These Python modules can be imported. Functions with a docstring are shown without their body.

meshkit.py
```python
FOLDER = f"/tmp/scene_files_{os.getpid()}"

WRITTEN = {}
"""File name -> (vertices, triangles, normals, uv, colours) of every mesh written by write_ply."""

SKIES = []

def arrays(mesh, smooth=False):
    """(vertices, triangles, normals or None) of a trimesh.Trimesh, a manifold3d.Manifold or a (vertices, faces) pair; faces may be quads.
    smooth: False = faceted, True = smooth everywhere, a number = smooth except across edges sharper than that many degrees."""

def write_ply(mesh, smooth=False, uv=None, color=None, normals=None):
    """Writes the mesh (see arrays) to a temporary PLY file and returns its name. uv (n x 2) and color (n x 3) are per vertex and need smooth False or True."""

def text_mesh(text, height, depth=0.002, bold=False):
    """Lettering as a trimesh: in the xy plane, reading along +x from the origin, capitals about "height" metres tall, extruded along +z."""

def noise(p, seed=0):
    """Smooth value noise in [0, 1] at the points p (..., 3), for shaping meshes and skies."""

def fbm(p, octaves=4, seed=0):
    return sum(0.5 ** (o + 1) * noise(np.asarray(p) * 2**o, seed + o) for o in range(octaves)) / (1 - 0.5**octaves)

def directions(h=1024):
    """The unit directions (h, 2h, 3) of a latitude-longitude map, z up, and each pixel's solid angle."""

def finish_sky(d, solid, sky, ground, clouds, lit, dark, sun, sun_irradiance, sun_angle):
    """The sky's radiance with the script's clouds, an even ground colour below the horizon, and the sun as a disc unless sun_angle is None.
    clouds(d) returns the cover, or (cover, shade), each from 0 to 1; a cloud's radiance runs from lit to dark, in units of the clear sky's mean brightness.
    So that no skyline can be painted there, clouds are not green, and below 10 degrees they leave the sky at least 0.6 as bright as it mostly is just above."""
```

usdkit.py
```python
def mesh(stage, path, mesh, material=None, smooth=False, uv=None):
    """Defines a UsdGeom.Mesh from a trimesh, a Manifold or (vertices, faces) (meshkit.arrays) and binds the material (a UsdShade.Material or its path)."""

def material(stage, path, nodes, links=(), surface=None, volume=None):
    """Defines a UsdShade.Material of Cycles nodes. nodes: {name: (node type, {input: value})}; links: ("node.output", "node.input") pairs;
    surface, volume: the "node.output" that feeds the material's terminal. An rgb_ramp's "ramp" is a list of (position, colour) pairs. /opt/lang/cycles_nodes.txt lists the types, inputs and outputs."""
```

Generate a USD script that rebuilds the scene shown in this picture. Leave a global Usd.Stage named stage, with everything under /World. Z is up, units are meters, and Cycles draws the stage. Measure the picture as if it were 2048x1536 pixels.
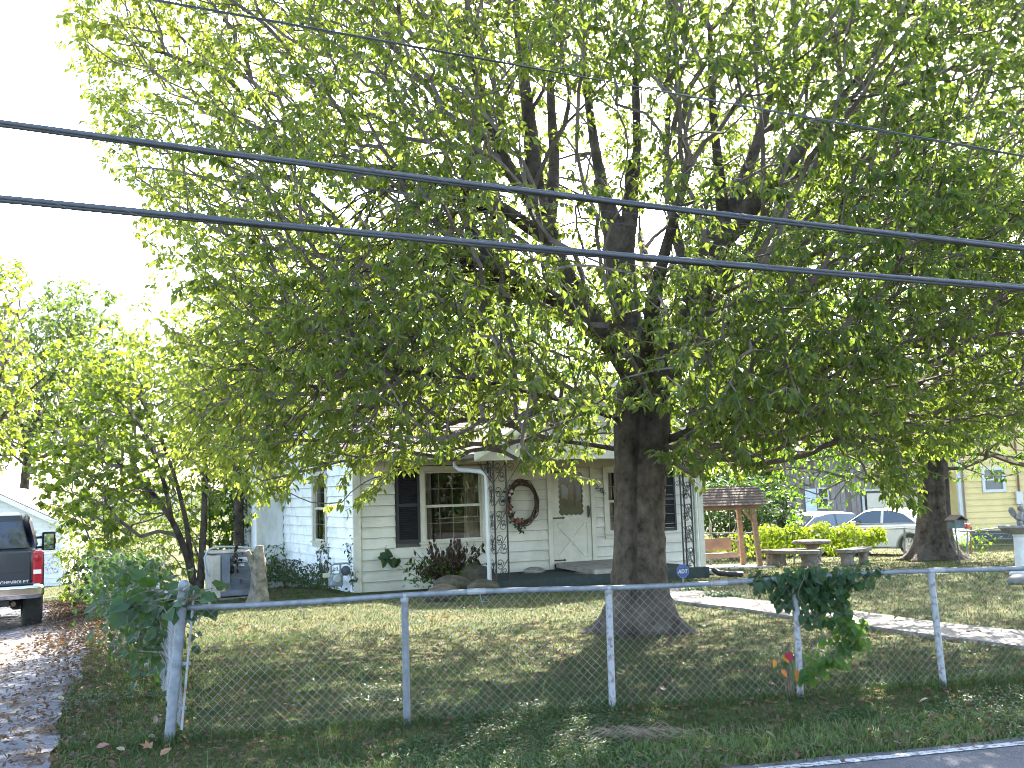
import math, random
import numpy as np, trimesh, shapely
from shapely.geometry import Polygon
import usdkit, meshkit
from pxr import Usd, UsdGeom, UsdLux, UsdShade, Gf, Sdf

stage = Usd.Stage.CreateInMemory()
UsdGeom.SetStageUpAxis(stage, UsdGeom.Tokens.z)
UsdGeom.Xform.Define(stage, '/World')
stage.SetDefaultPrim(stage.GetPrimAtPath('/World'))
UsdGeom.Scope.Define(stage, '/World/Looks')
random.seed(4); rng = np.random.default_rng(11)

# ---------------------------------------------------------------- camera, sky, sun, exposure
EYE = np.array([0, 0, 1.65]); FPX = 2050.0
TILT, ROLL = math.radians(6.126), math.radians(1.842)
EXPOSURE = 2.95
SUN_AZ, SUN_EL = math.radians(20), math.radians(40)      # azimuth from +y towards +x
FW = np.array([0, math.cos(TILT), math.sin(TILT)])
_r0 = np.array([1.0, 0, 0]); _u0 = np.array([0, -math.sin(TILT), math.cos(TILT)])
RT = math.cos(ROLL) * _r0 - math.sin(ROLL) * _u0
UP = math.cos(ROLL) * _u0 + math.sin(ROLL) * _r0
cam = UsdGeom.Camera.Define(stage, '/World/camera')
_m = Gf.Matrix4d(*RT, 0, *UP, 0, *(-FW), 0, *EYE, 1)
cam.AddTransformOp().Set(_m)
cam.CreateHorizontalApertureAttr(36.0); cam.CreateVerticalApertureAttr(27.0)
cam.CreateFocalLengthAttr(36.0 * FPX / 2048)
cam.CreateClippingRangeAttr(Gf.Vec2f(0.05, 5000))
cam.CreateExposureAttr(EXPOSURE)
SUN = np.array([math.sin(SUN_AZ) * math.cos(SUN_EL), math.cos(SUN_AZ) * math.cos(SUN_EL), math.sin(SUN_EL)])
sky = UsdLux.DomeLight.Define(stage, '/World/sky')
skym = usdkit.material(stage, '/World/Looks/sky_look', {
    's': ('sky_texture', {'sky_type': 'single_scattering', 'sun_disc': False, 'sun_elevation': SUN_EL, 'sun_rotation': SUN_AZ, 'aerosol_density': 2.2}),
    'b': ('background_shader', {'strength': 0.14})}, [('s.color', 'b.color')], surface='b.background')
UsdShade.MaterialBindingAPI.Apply(sky.GetPrim()).Bind(skym)
sky.GetPrim().SetCustomDataByKey('kind', 'structure')
sky.GetPrim().SetCustomDataByKey('label', 'bright hazy white sky behind the trees')
sun = UsdLux.DistantLight.Define(stage, '/World/sun')
sun.CreateIntensityAttr(1.25); sun.CreateAngleAttr(0.53); sun.CreateColorAttr(Gf.Vec3f(1.0, 0.94, 0.84))
sun.GetPrim().GetAttribute('inputs:normalize').Set(True) if sun.GetPrim().HasAttribute('inputs:normalize') else sun.CreateNormalizeAttr(True)
sun.AddRotateZOp().Set(-math.degrees(SUN_AZ)); sun.AddRotateXOp().Set(-(90 - math.degrees(SUN_EL)))

# ---------------------------------------------------------------- placing things: a pixel of the photograph and a depth give a point of the place
def ray(x, y):
    d = FW + (np.asarray(x, float)[..., None] - 1024) / FPX * RT - (np.asarray(y, float)[..., None] - 768) / FPX * UP
    return d / d[..., 1:2]
def at(x, y, depth): return EYE + ray(x, y) * np.asarray(depth, float)[..., None]
def sstep(u): u = np.clip(u, 0, 1); return u * u * (3 - 2 * u)
def hgt(x, y):
    x = np.asarray(x, float); y = np.asarray(y, float)
    sp = lambda u: np.log1p(np.exp(np.clip(u / 1.5, -40, 40))) * 1.5
    return -.045 * sp(np.minimum(y, 34) - 18) - .35 * sstep((-4 - x) / 6) - .3 * sstep((-11 - x) / 6)
def ground(px, py, dz=0.0):
    r = ray(px, py); d = 12.0
    for _ in range(80):
        p = EYE + r * d
        d = .5 * d + .5 * np.clip((hgt(p[0], p[1]) + dz - EYE[2]) / r[2], 1, 150)
    return EYE + r * d
def pixel(p):
    q = np.asarray(p, float) - EYE; d = q @ FW
    return 1024 + FPX * (q @ RT) / d, 768 - FPX * (q @ UP) / d

# ---------------------------------------------------------------- prims
_used = {}
def free_name(parent, name):
    k = (parent, name); n = _used.get(k, 0); _used[k] = n + 1
    return name if n == 0 else f'{name}_{n:03d}'
def tag(p, **kw):
    p = p.GetPrim() if hasattr(p, 'GetPrim') else p
    for k, v in kw.items():
        if v: p.SetCustomDataByKey({'cat': 'category'}.get(k, k), v)
class Thing:
    def __init__(s, name, label=None, cat=None, loc=(0, 0, 0), rz=0.0, group=None, kind=None):
        s.path = '/World/' + free_name('/World', name); s.loc = np.array(loc, float)
        s.x = UsdGeom.Xform.Define(stage, s.path)
        s.x.AddTranslateOp().Set(Gf.Vec3d(*map(float, loc)))
        if rz: s.x.AddRotateZOp().Set(math.degrees(rz))
        tag(s.x, label=label, cat=cat, group=group, kind=kind)
    def part(s, name, mesh, mat, under=None, smooth=False, label=None, kind=None):
        base = under or s.path
        p = base + '/' + free_name(base, name)
        m = usdkit.mesh(stage, p, mesh, mat, smooth)
        tag(m, label=label, kind=kind)
        return p
    def world(s, mesh):                     # mesh in world coordinates -> this thing's (unrotated) coordinates
        v, f = mesh
        return v - s.loc, f
def copy(src, loc, rz, label, cat, group, name):
    t = UsdGeom.Xform.Define(stage, '/World/' + free_name('/World', name))
    t.GetPrim().GetReferences().AddInternalReference(Sdf.Path(src.path))
    t.GetPrim().SetInstanceable(True)
    ops = {o.GetOpName(): o for o in t.GetOrderedXformOps()}
    t.ClearXformOpOrder()
    t.AddTranslateOp().Set(Gf.Vec3d(*map(float, loc))); t.AddRotateZOp().Set(math.degrees(rz))
    tag(t, label=label, cat=cat, group=group)
def solo(name, mesh, mat, label=None, cat=None, group=None, kind=None, smooth=False):
    m = usdkit.mesh(stage, '/World/' + free_name('/World', name), mesh, mat, smooth)
    tag(m, label=label, cat=cat, group=group, kind=kind)
    return m

# ---------------------------------------------------------------- mesh building
class MB:
    def __init__(s): s.v = []; s.f = []; s.n = 0
    def add(s, v, f):
        if hasattr(v, 'vertices'): v, f = v.vertices, v.faces
        v = np.asarray(v, float).reshape(-1, 3); f = np.asarray(f, int)
        if f.shape[1] == 4: f = np.vstack([f[:, [0, 1, 2]], f[:, [0, 2, 3]]])
        s.v.append(v); s.f.append(f + s.n); s.n += len(v); return s
    def box(s, c, size, rz=0.0, rx=0.0, ry=0.0):
        x, y, z = np.asarray(size, float) / 2
        v = np.array([[-x, -y, -z], [x, -y, -z], [x, y, -z], [-x, y, -z], [-x, -y, z], [x, -y, z], [x, y, z], [-x, y, z]])
        if rx: v = v @ rotm(rx, 0).T
        if ry: v = v @ rotm(ry, 1).T
        if rz: v = v @ rotm(rz, 2).T
        return s.add(v + np.asarray(c, float), BOXF)
    def span(s, a, b):
        a = np.asarray(a, float); b = np.asarray(b, float)
        return s.box((a + b) / 2, np.abs(b - a))
    def tube(s, pts, r, sides=6, cap=True):
        v, f = tube(pts, r, sides, cap); return s.add(v, f)
    def quad(s, a, b, c, d): return s.add([a, b, c, d], [[0, 1, 2, 3]])
    def prism(s, poly, depth, M=None):      # polygon in xy extruded along z by depth, then moved by the 4x4 M
        if not isinstance(poly, Polygon): poly = Polygon(poly)
        m = trimesh.creation.extrude_polygon(poly, depth, engine='earcut')
        if M is not None: m.apply_transform(M)
        return s.add(m.vertices, m.faces)
    @property
    def m(s): return np.vstack(s.v), np.vstack(s.f)
BOXF = np.array([[0, 3, 2, 1], [4, 5, 6, 7], [0, 1, 5, 4], [1, 2, 6, 5], [2, 3, 7, 6], [3, 0, 4, 7]])
def rotm(a, ax):
    c, s = math.cos(a), math.sin(a)
    return np.array([[[1, 0, 0], [0, c, -s], [0, s, c]], [[c, 0, s], [0, 1, 0], [-s, 0, c]], [[c, -s, 0], [s, c, 0], [0, 0, 1]]][ax])
def tube(pts, r, sides=6, cap=True):
    p = np.asarray(pts, float); n = len(p); r = np.broadcast_to(np.asarray(r, float), (n,))
    t = np.gradient(p, axis=0); t /= np.linalg.norm(t, axis=1, keepdims=True) + 1e-12
    u = np.cross(t[0], [0, 0, 1.0] if abs(t[0][2]) < .9 else [1.0, 0, 0]); U = []
    for k in range(n):
        u = u - t[k] * (u @ t[k]); u /= np.linalg.norm(u) + 1e-12; U.append(u)
    U = np.array(U); W = np.cross(t, U); a = np.arange(sides) * 2 * np.pi / sides
    v = (p[:, None] + r[:, None, None] * (np.cos(a)[None, :, None] * U[:, None] + np.sin(a)[None, :, None] * W[:, None])).reshape(-1, 3)
    i, j = np.meshgrid(np.arange(n - 1), np.arange(sides), indexing='ij'); k = (j + 1) % sides
    q = np.stack([i * sides + j, i * sides + k, (i + 1) * sides + k, (i + 1) * sides + j], -1).reshape(-1, 4)
    f = np.vstack([q[:, [0, 1, 2]], q[:, [0, 2, 3]]])
    if cap:
        v = np.vstack([v, p[:1], p[-1:]]); a0, a1 = len(v) - 2, len(v) - 1
        jj = np.arange(sides); kk = (jj + 1) % sides
        f = np.vstack([f, np.stack([np.full(sides, a0), kk, jj], 1), np.stack([np.full(sides, a1), (n - 1) * sides + jj, (n - 1) * sides + kk], 1)])
    return v, f
def lathe(profile, n=24, sx=1.0, sy=1.0):
    pr = np.asarray(profile, float); a = np.arange(n) * 2 * np.pi / n
    v = np.stack([pr[:, None, 0] * np.cos(a) * sx, pr[:, None, 0] * np.sin(a) * sy, np.broadcast_to(pr[:, None, 1], (len(pr), n))], -1).reshape(-1, 3)
    i, j = np.meshgrid(np.arange(len(pr) - 1), np.arange(n), indexing='ij'); k = (j + 1) % n
    return v, np.stack([i * n + j, i * n + k, (i + 1) * n + k, (i + 1) * n + j], -1).reshape(-1, 4)
def moved(mesh, loc=(0, 0, 0), rz=0.0, rx=0.0, ry=0.0, s=1.0):
    v, f = (mesh.vertices, mesh.faces) if hasattr(mesh, 'vertices') else mesh
    v = np.asarray(v, float) * s
    for a, ax in ((rx, 0), (ry, 1), (rz, 2)):
        if a: v = v @ rotm(a, ax).T
    return v + np.asarray(loc, float), f
def rbox(c, size, r=.03, seg=2):
    """A box with rounded edges."""
    x, y, z = np.asarray(size, float) / 2 - r
    b = trimesh.creation.icosphere(seg, r); pts = np.vstack([b.vertices + [i * x, j * y, k * z] for i in (-1, 1) for j in (-1, 1) for k in (-1, 1)])
    h = trimesh.convex.convex_hull(pts); return h.vertices + np.asarray(c, float), h.faces
def rough(mesh, amp, scale, seed=0):
    v, f = mesh if isinstance(mesh, tuple) else (np.array(mesh.vertices), mesh.faces)
    t = trimesh.Trimesh(v, f, process=False); n = t.vertex_normals
    return v + n * ((meshkit.fbm(v * scale + 31.7, 3, seed) - .5) * 2 * amp)[:, None], f
def unit(v): return v / (np.linalg.norm(v, axis=-1, keepdims=True) + 1e-12)

LEAF_T = {
    'ovate': (np.array([[0, 0, 0], [.28, .24, .09], [.62, .2, .07], [1, 0, -.05], [.62, -.2, .07], [.28, -.24, .09]]), np.array([[0, 2, 1], [0, 3, 2], [0, 5, 4], [0, 4, 3]])),
    'simple': (np.array([[0, 0, 0], [.42, .27, .07], [1, 0, -.04], [.42, -.27, .07]]), np.array([[0, 2, 1], [0, 3, 2]])),
    'heart': (np.array([[0.06, 0, 0], [-.06, .3, .06], [.3, .48, .08], [.7, .26, .02], [1, 0, -.1], [.7, -.26, .02], [.3, -.48, .08], [-.06, -.3, .06]]), np.array([[0, 2, 1], [0, 3, 2], [0, 4, 3], [0, 5, 4], [0, 6, 5], [0, 7, 6]])),
    'lobed': (np.array([[0, 0, 0], [.05, .4, .08], [.3, .2, 0], [.62, .5, .1], [.6, .16, .02], [1, 0, .1], [.6, -.16, .02], [.62, -.5, .1], [.3, -.2, 0], [.05, -.4, .08]]), np.array([[0, 2, 1], [0, 4, 2], [2, 4, 3], [0, 6, 4], [4, 6, 5], [0, 8, 6], [8, 7, 6], [0, 9, 8]]))}
def leaf_mesh(pos, d, nrm, size, shape='ovate'):
    T, F = LEAF_T[shape]
    d = unit(d); w = unit(np.cross(nrm, d)); n = np.cross(d, w)
    v = pos[:, None] + size[:, None, None] * (T[None, :, 0:1] * d[:, None] + T[None, :, 1:2] * w[:, None] + T[None, :, 2:3] * n[:, None])
    f = F[None] + (np.arange(len(pos)) * len(T))[:, None, None]
    return v.reshape(-1, 3), f.reshape(-1, 3)

# ---------------------------------------------------------------- materials
_mats = {}
def paint(name, c1, c2=None, scale=6.0, rough=.6, bump=0.0, bscale=60.0, metal=0.0, spec=.5, contrast=(.35, .65), stretch=None, island=0.0, coat=0.0):
    """Two tones mixed by noise (world position), optional fine relief."""
    if name in _mats: return _mats[name]
    c2 = c2 if c2 is not None else tuple(min(1, x * .72) for x in c1)
    N = {'g': ('geometry', {}), 'n': ('noise_texture', {'scale': scale, 'detail': 5.0, 'roughness': .62}),
         'r': ('rgb_ramp', {'ramp': [(contrast[0], c2), (contrast[1], c1)]}),
         'p': ('principled_bsdf', {'roughness': rough, 'metallic': metal, 'specular_ior_level': spec, 'coat_weight': coat})}
    L = [('n.fac', 'r.fac')]
    src = 'g.position'
    if stretch:
        N['m'] = ('mapping', {'scale': stretch}); L.append(('g.position', 'm.vector')); src = 'm.vector'
    L.append((src, 'n.vector'))
    col = 'r.color'
    if island:
        N['mr'] = ('map_range', {'from_min': 0.0, 'from_max': 1.0, 'to_min': 1 - island, 'to_max': 1 + island})
        N['hs'] = ('hsv', {'hue': .5, 'saturation': 1.0, 'fac': 1.0})
        L += [('g.random_per_island', 'mr.value'), ('mr.result', 'hs.value'), (col, 'hs.color')]; col = 'hs.color'
    L.append((col, 'p.base_color'))
    if bump:
        N['bn'] = ('noise_texture', {'scale': bscale, 'detail': 6.0, 'roughness': .65}); N['b'] = ('bump', {'strength': bump, 'distance': .02})
        L += [(src, 'bn.vector'), ('bn.fac', 'b.height'), ('b.normal', 'p.normal')]
    _mats[name] = usdkit.material(stage, '/World/Looks/' + name, N, L, surface='p.BSDF'); return _mats[name]
def leafmat(name, ramp, trans=.5, tint=(2.7, 2.4, .9), rough=.42, spec=.4, vary=.5, side=0.0):
    """Leaf colour picked per leaf; light passes through."""
    if name in _mats: return _mats[name]
    N = {'g': ('geometry', {}), 'r': ('rgb_ramp', {'ramp': ramp}), 'n': ('noise_texture', {'scale': 1.1, 'detail': 2.0}),
         'a': ('math', {'math_type': 'multiply_add', 'value2': vary, 'value3': -.5 * vary}), 'ad': ('math', {'math_type': 'add', 'use_clamp': True}),
         'p': ('principled_bsdf', {'roughness': rough, 'specular_ior_level': spec}), 't': ('translucent_bsdf', {}),
         'tm': ('mix_color', {'blend_type': 'multiply', 'fac': 1.0, 'b': tint, 'use_clamp': False, 'use_clamp_result': False}), 'x': ('mix_closure', {'fac': trans})}
    if side:                                             # this tree turns first on its left side
        N.update({'sx': ('separate_xyz', {}), 'sm': ('map_range', {'from_min': 2.5, 'from_max': -5.0, 'to_min': 0.0, 'to_max': side, 'clamp': True}), 'a2': ('math', {'math_type': 'add'})})
    L = [('g.position', 'n.vector'), ('n.fac', 'a.value1')] + ([('g.position', 'sx.vector'), ('sx.x', 'sm.value'), ('a.value', 'a2.value1'), ('sm.result', 'a2.value2'), ('a2.value', 'ad.value1')] if side else [('a.value', 'ad.value1')]) + [('g.random_per_island', 'ad.value2'), ('ad.value', 'r.fac'),
         ('r.color', 'p.base_color'), ('r.color', 'tm.a'), ('tm.result', 't.color'), ('p.BSDF', 'x.closure1'), ('t.BSDF', 'x.closure2')]
    _mats[name] = usdkit.material(stage, '/World/Looks/' + name, N, L, surface='x.closure'); return _mats[name]
def plain(name, c, rough=.5, metal=0.0, spec=.5, **kw):
    if name not in _mats:
        _mats[name] = usdkit.material(stage, '/World/Looks/' + name, {'p': ('principled_bsdf', {'base_color': c, 'roughness': rough, 'metallic': metal, 'specular_ior_level': spec, **kw})}, surface='p.BSDF')
    return _mats[name]
def glass(name, tint=(.9, .93, .92), ior=1.6):
    if name not in _mats:
        _mats[name] = usdkit.material(stage, '/World/Looks/' + name, {'t': ('transparent_bsdf', {'color': tint}), 'g': ('glossy_bsdf', {'roughness': .0, 'color': (1, 1, 1)}), 'f': ('fresnel', {'IOR': ior}), 'x': ('mix_closure', {})},
            [('f.fac', 'x.fac'), ('t.BSDF', 'x.closure1'), ('g.BSDF', 'x.closure2')], surface='x.closure')
    return _mats[name]
# ================================================================ SETTING: ground, road, driveway, path
def grid_mesh(xs, ys, dz=0.0, noise_amp=0.0):
    X, Y = np.meshgrid(xs, ys, indexing='xy'); Z = hgt(X, Y) + dz
    if noise_amp: Z = Z + noise_amp * (meshkit.fbm(np.stack([X, Y, X * 0], -1) * .9, 3, 3) - .5)
    v = np.stack([X, Y, Z], -1).reshape(-1, 3); nx = len(xs); i, j = np.meshgrid(np.arange(len(ys) - 1), np.arange(nx - 1), indexing='ij')
    q = np.stack([i * nx + j, i * nx + j + 1, (i + 1) * nx + j + 1, (i + 1) * nx + j], -1).reshape(-1, 4)
    return v, q
xs = np.unique(np.r_[-600, -300, -150, -80, -50, np.arange(-34, 40.1, .5), 55, 80, 150, 300, 600])
ys = np.unique(np.r_[-600, -300, -150, -80, -40, -25, np.arange(-16, 60.1, .5), 80, 120, 200, 300, 600])
lawn_m = usdkit.material(stage, '/World/Looks/lawn_soil', {
    'g': ('geometry', {}), 'n': ('noise_texture', {'scale': 1.3, 'detail': 7.0, 'roughness': .7}), 'n2': ('noise_texture', {'scale': 24.0, 'detail': 6.0, 'roughness': .75}),
    'r': ('rgb_ramp', {'ramp': [(.3, (.042, .056, .017)), (.48, (.078, .086, .030)), (.62, (.125, .11, .05)), (.75, (.060, .072, .022))]}),
    'r2': ('rgb_ramp', {'ramp': [(.32, (.35, .33, .3)), (.6, (1.15, 1.1, 1.0))]}), 'mx': ('mix_color', {'blend_type': 'multiply', 'fac': 1.0, 'use_clamp': False, 'use_clamp_result': False}),
    'p': ('principled_bsdf', {'roughness': .95, 'specular_ior_level': .1}), 'b': ('bump', {'strength': .8, 'distance': .04})},
    [('g.position', 'n.vector'), ('g.position', 'n2.vector'), ('n.fac', 'r.fac'), ('n2.fac', 'r2.fac'), ('r.color', 'mx.a'), ('r2.color', 'mx.b'), ('mx.result', 'p.base_color'), ('n2.fac', 'b.height'), ('b.normal', 'p.normal')], surface='p.BSDF')
solo('lawn', grid_mesh(xs, ys, 0, .03), lawn_m, kind='structure', label='leaf strewn lawn and ground', smooth=True)

ROAD_A, ROAD_D = np.array([1.40, 6.24]), unit(np.array([1.86, .44])); ROAD_N = np.array([ROAD_D[1], -ROAD_D[0]])
def strip(offs0, offs1, t0, t1, dz, n=60):
    t = np.linspace(t0, t1, n); a = ROAD_A + ROAD_D * t[:, None] + ROAD_N * offs0; b = ROAD_A + ROAD_D * t[:, None] + ROAD_N * offs1
    p = np.stack([a, b], 1).reshape(-1, 2); v = np.c_[p, np.full(len(p), 0.0) + dz]
    k = np.arange(n - 1) * 2
    return v, np.stack([k, k + 1, k + 3, k + 2], 1)
asphalt = usdkit.material(stage, '/World/Looks/asphalt', {
    'g': ('geometry', {}), 'n': ('noise_texture', {'scale': 90.0, 'detail': 5.0, 'roughness': .8}), 'n2': ('noise_texture', {'scale': .9, 'detail': 4.0}), 'v': ('voronoi_texture', {'scale': 160.0}),
    'r': ('rgb_ramp', {'ramp': [(.3, (.040, .041, .045)), (.55, (.085, .085, .09)), (.75, (.17, .17, .17))]}), 'r2': ('rgb_ramp', {'ramp': [(.3, (.75, .75, .77)), (.7, (1.2, 1.2, 1.2))]}),
    'mx': ('mix_color', {'blend_type': 'multiply', 'fac': 1.0, 'use_clamp': False, 'use_clamp_result': False}), 'p': ('principled_bsdf', {'roughness': .8}), 'b': ('bump', {'strength': .6, 'distance': .006})},
    [('g.position', 'n.vector'), ('g.position', 'n2.vector'), ('g.position', 'v.vector'), ('n.fac', 'r.fac'), ('n2.fac', 'r2.fac'), ('r.color', 'mx.a'), ('r2.color', 'mx.b'), ('mx.result', 'p.base_color'), ('v.distance', 'b.height'), ('b.normal', 'p.normal')], surface='p.BSDF')
rd_v, rd_f = strip(0, 6.6, -60, 60, .022)
# a ragged broken edge along the lawn
tt = np.linspace(-60, 60, 900); wob = .05 * (meshkit.fbm(np.c_[tt * 2.1, tt * 0, tt * 0], 4, 8) - .5) * 2
ra = ROAD_A + ROAD_D * tt[:, None] - ROAD_N * (wob + .03)[:, None]; rb = ROAD_A + ROAD_D * tt[:, None] + ROAD_N * 6.6
rv = np.c_[np.stack([ra, rb], 1).reshape(-1, 2), np.full(1800, .022)]; k = np.arange(899) * 2
solo('road', (rv, np.stack([k, k + 1, k + 3, k + 2], 1)), asphalt, kind='structure', label='grey asphalt street in the lower right corner')
line_m = paint('road_line', (.40, .40, .395), (.08, .08, .082), scale=30, rough=.7, contrast=(.43, .50))
lv, lf = strip(.07, .145, -60, 60, .0265, 400)
solo('edge_line', (lv, lf), line_m, kind='structure', label='worn white line along the road edge')

# driveway: old grey asphalt running back between road and garage
dr = np.array([[-2.55, 5.2], [-2.95, 6.7], [-3.65, 8.2], [-4.3, 10.0], [-5.1, 12.2], [-6.2, 15.2], [-7.6, 18.5], [-9.2, 22.0], [-11.5, 26.5]])
dl = np.array([[-6.8, 4.2], [-7.0, 5.6], [-7.4, 7.5], [-7.9, 10.0], [-8.6, 12.5], [-9.8, 16.0], [-11.4, 20.0], [-13.2, 24.0], [-15.0, 28.0]])
def resample(p, n):
    s = np.r_[0, np.cumsum(np.linalg.norm(np.diff(p, axis=0), axis=1))]; t = np.linspace(0, s[-1], n)
    return np.stack([np.interp(t, s, p[:, k]) for k in range(p.shape[1])], 1)
R_, L_ = resample(dr, 70), resample(dl, 70)
R_ = R_ + np.c_[.16 * (meshkit.fbm(np.c_[np.arange(70) * .4, np.zeros(70), np.zeros(70)], 3, 5) - .5) * 2, np.zeros(70)]
U_ = np.linspace(0, 1, 14); dg = (L_[:, None] * (1 - U_[None, :, None]) + R_[:, None] * U_[None, :, None])
dv = np.concatenate([dg, (hgt(dg[..., 0], dg[..., 1]) + .018)[..., None]], -1).reshape(-1, 3)
i_, j_ = np.meshgrid(np.arange(69), np.arange(13), indexing='ij')
dq = np.stack([i_ * 14 + j_, i_ * 14 + j_ + 1, (i_ + 1) * 14 + j_ + 1, (i_ + 1) * 14 + j_], -1).reshape(-1, 4)
drive_m = usdkit.material(stage, '/World/Looks/driveway_gravel', {
    'g': ('geometry', {}), 'n': ('noise_texture', {'scale': 55.0, 'detail': 6.0, 'roughness': .8}), 'n2': ('noise_texture', {'scale': 2.2, 'detail': 6.0, 'roughness': .7}),
    'r': ('rgb_ramp', {'ramp': [(.3, (.07, .07, .074)), (.52, (.14, .14, .148)), (.72, (.25, .245, .24))]}), 'r2': ('rgb_ramp', {'ramp': [(.40, (.40, .27, .15)), (.52, (.95, .95, 1.0))]}),
    'mx': ('mix_color', {'blend_type': 'multiply', 'fac': 1.0, 'use_clamp': False, 'use_clamp_result': False}), 'p': ('principled_bsdf', {'roughness': .9}), 'b': ('bump', {'strength': .7, 'distance': .01})},
    [('g.position', 'n.vector'), ('g.position', 'n2.vector'), ('n.fac', 'r.fac'), ('n2.fac', 'r2.fac'), ('r.color', 'mx.a'), ('r2.color', 'mx.b'), ('mx.result', 'p.base_color'), ('n.fac', 'b.height'), ('b.normal', 'p.normal')], surface='p.BSDF')
DRIVE = Polygon(np.vstack([dr, dl[::-1]]))
solo('driveway', (dv, dq[:, ::-1]), drive_m, kind='structure', label='old grey driveway with drifted leaves at the left')

# concrete path from the porch to the right
up_px = [(1228, 1158), (1330, 1172), (1400, 1187), (1452, 1199), (1589, 1214), (1708, 1228), (1861, 1250), (2048, 1270), (2300, 1298), (2700, 1345), (3300, 1420)]
lo_px = [(1215, 1185), (1300, 1200), (1350, 1207), (1420, 1216), (1486, 1223), (1589, 1240), (1725, 1258), (1861, 1277), (2048, 1302), (2300, 1338), (2700, 1398), (3300, 1490)]
pu = resample(np.array([ground(*p)[:2] for p in up_px]), 40); pl = resample(np.array([ground(*p)[:2] for p in lo_px]), 40)
conc = paint('concrete', (.20, .178, .158), (.115, .102, .09), scale=3.5, rough=.85, bump=.25, bscale=45)
PATH = Polygon(np.vstack([pu, pl[::-1]]))
path = Thing('garden_path', kind='structure', label='concrete garden path curving from porch to the right')
for k in range(0, 39, 3):                       # poured slab by slab, with open joints
    a, b = pu[k:min(k + 4, 40)], pl[k:min(k + 4, 40)]
    a = a.copy(); b = b.copy(); e = unit(a[-1] - a[0]) * .008; a[0] += e; b[0] += e; a[-1] -= e; b[-1] -= e
    ring = np.vstack([a, b[::-1]]); zt = hgt(ring[:, 0], ring[:, 1]) + .045
    n = len(ring); h = n // 2; v = np.vstack([np.c_[ring, zt], np.c_[ring, zt - .12]])
    f = [[q, q + 1, n - 2 - q, n - 1 - q] for q in range(h - 1)] + [[q, (q + 1) % n, (q + 1) % n + n, q + n] for q in range(n)]
    f = np.array(f)
    path.part('slab', (v, f), conc)

# far hill beyond the garage
hx = np.linspace(-260, 260, 60); prof = 2 + 4 * meshkit.fbm(np.c_[hx * .02, hx * 0, hx * 0], 4, 2)
hv = np.vstack([np.c_[hx, np.full(60, 215.0), np.full(60, -6.0)], np.c_[hx, np.full(60, 240.0), prof], np.c_[hx, np.full(60, 300.0), np.full(60, -6.0)]])
k = np.arange(59); hq = np.vstack([np.stack([k, k + 1, k + 61, k + 60], 1), np.stack([k + 60, k + 61, k + 121, k + 120], 1)])
solo('hill', (hv, hq), paint('hill_wood', (.07, .09, .05), (.035, .05, .03), scale=.25, rough=.95), kind='structure', label='low wooded hill in the far distance')

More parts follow.
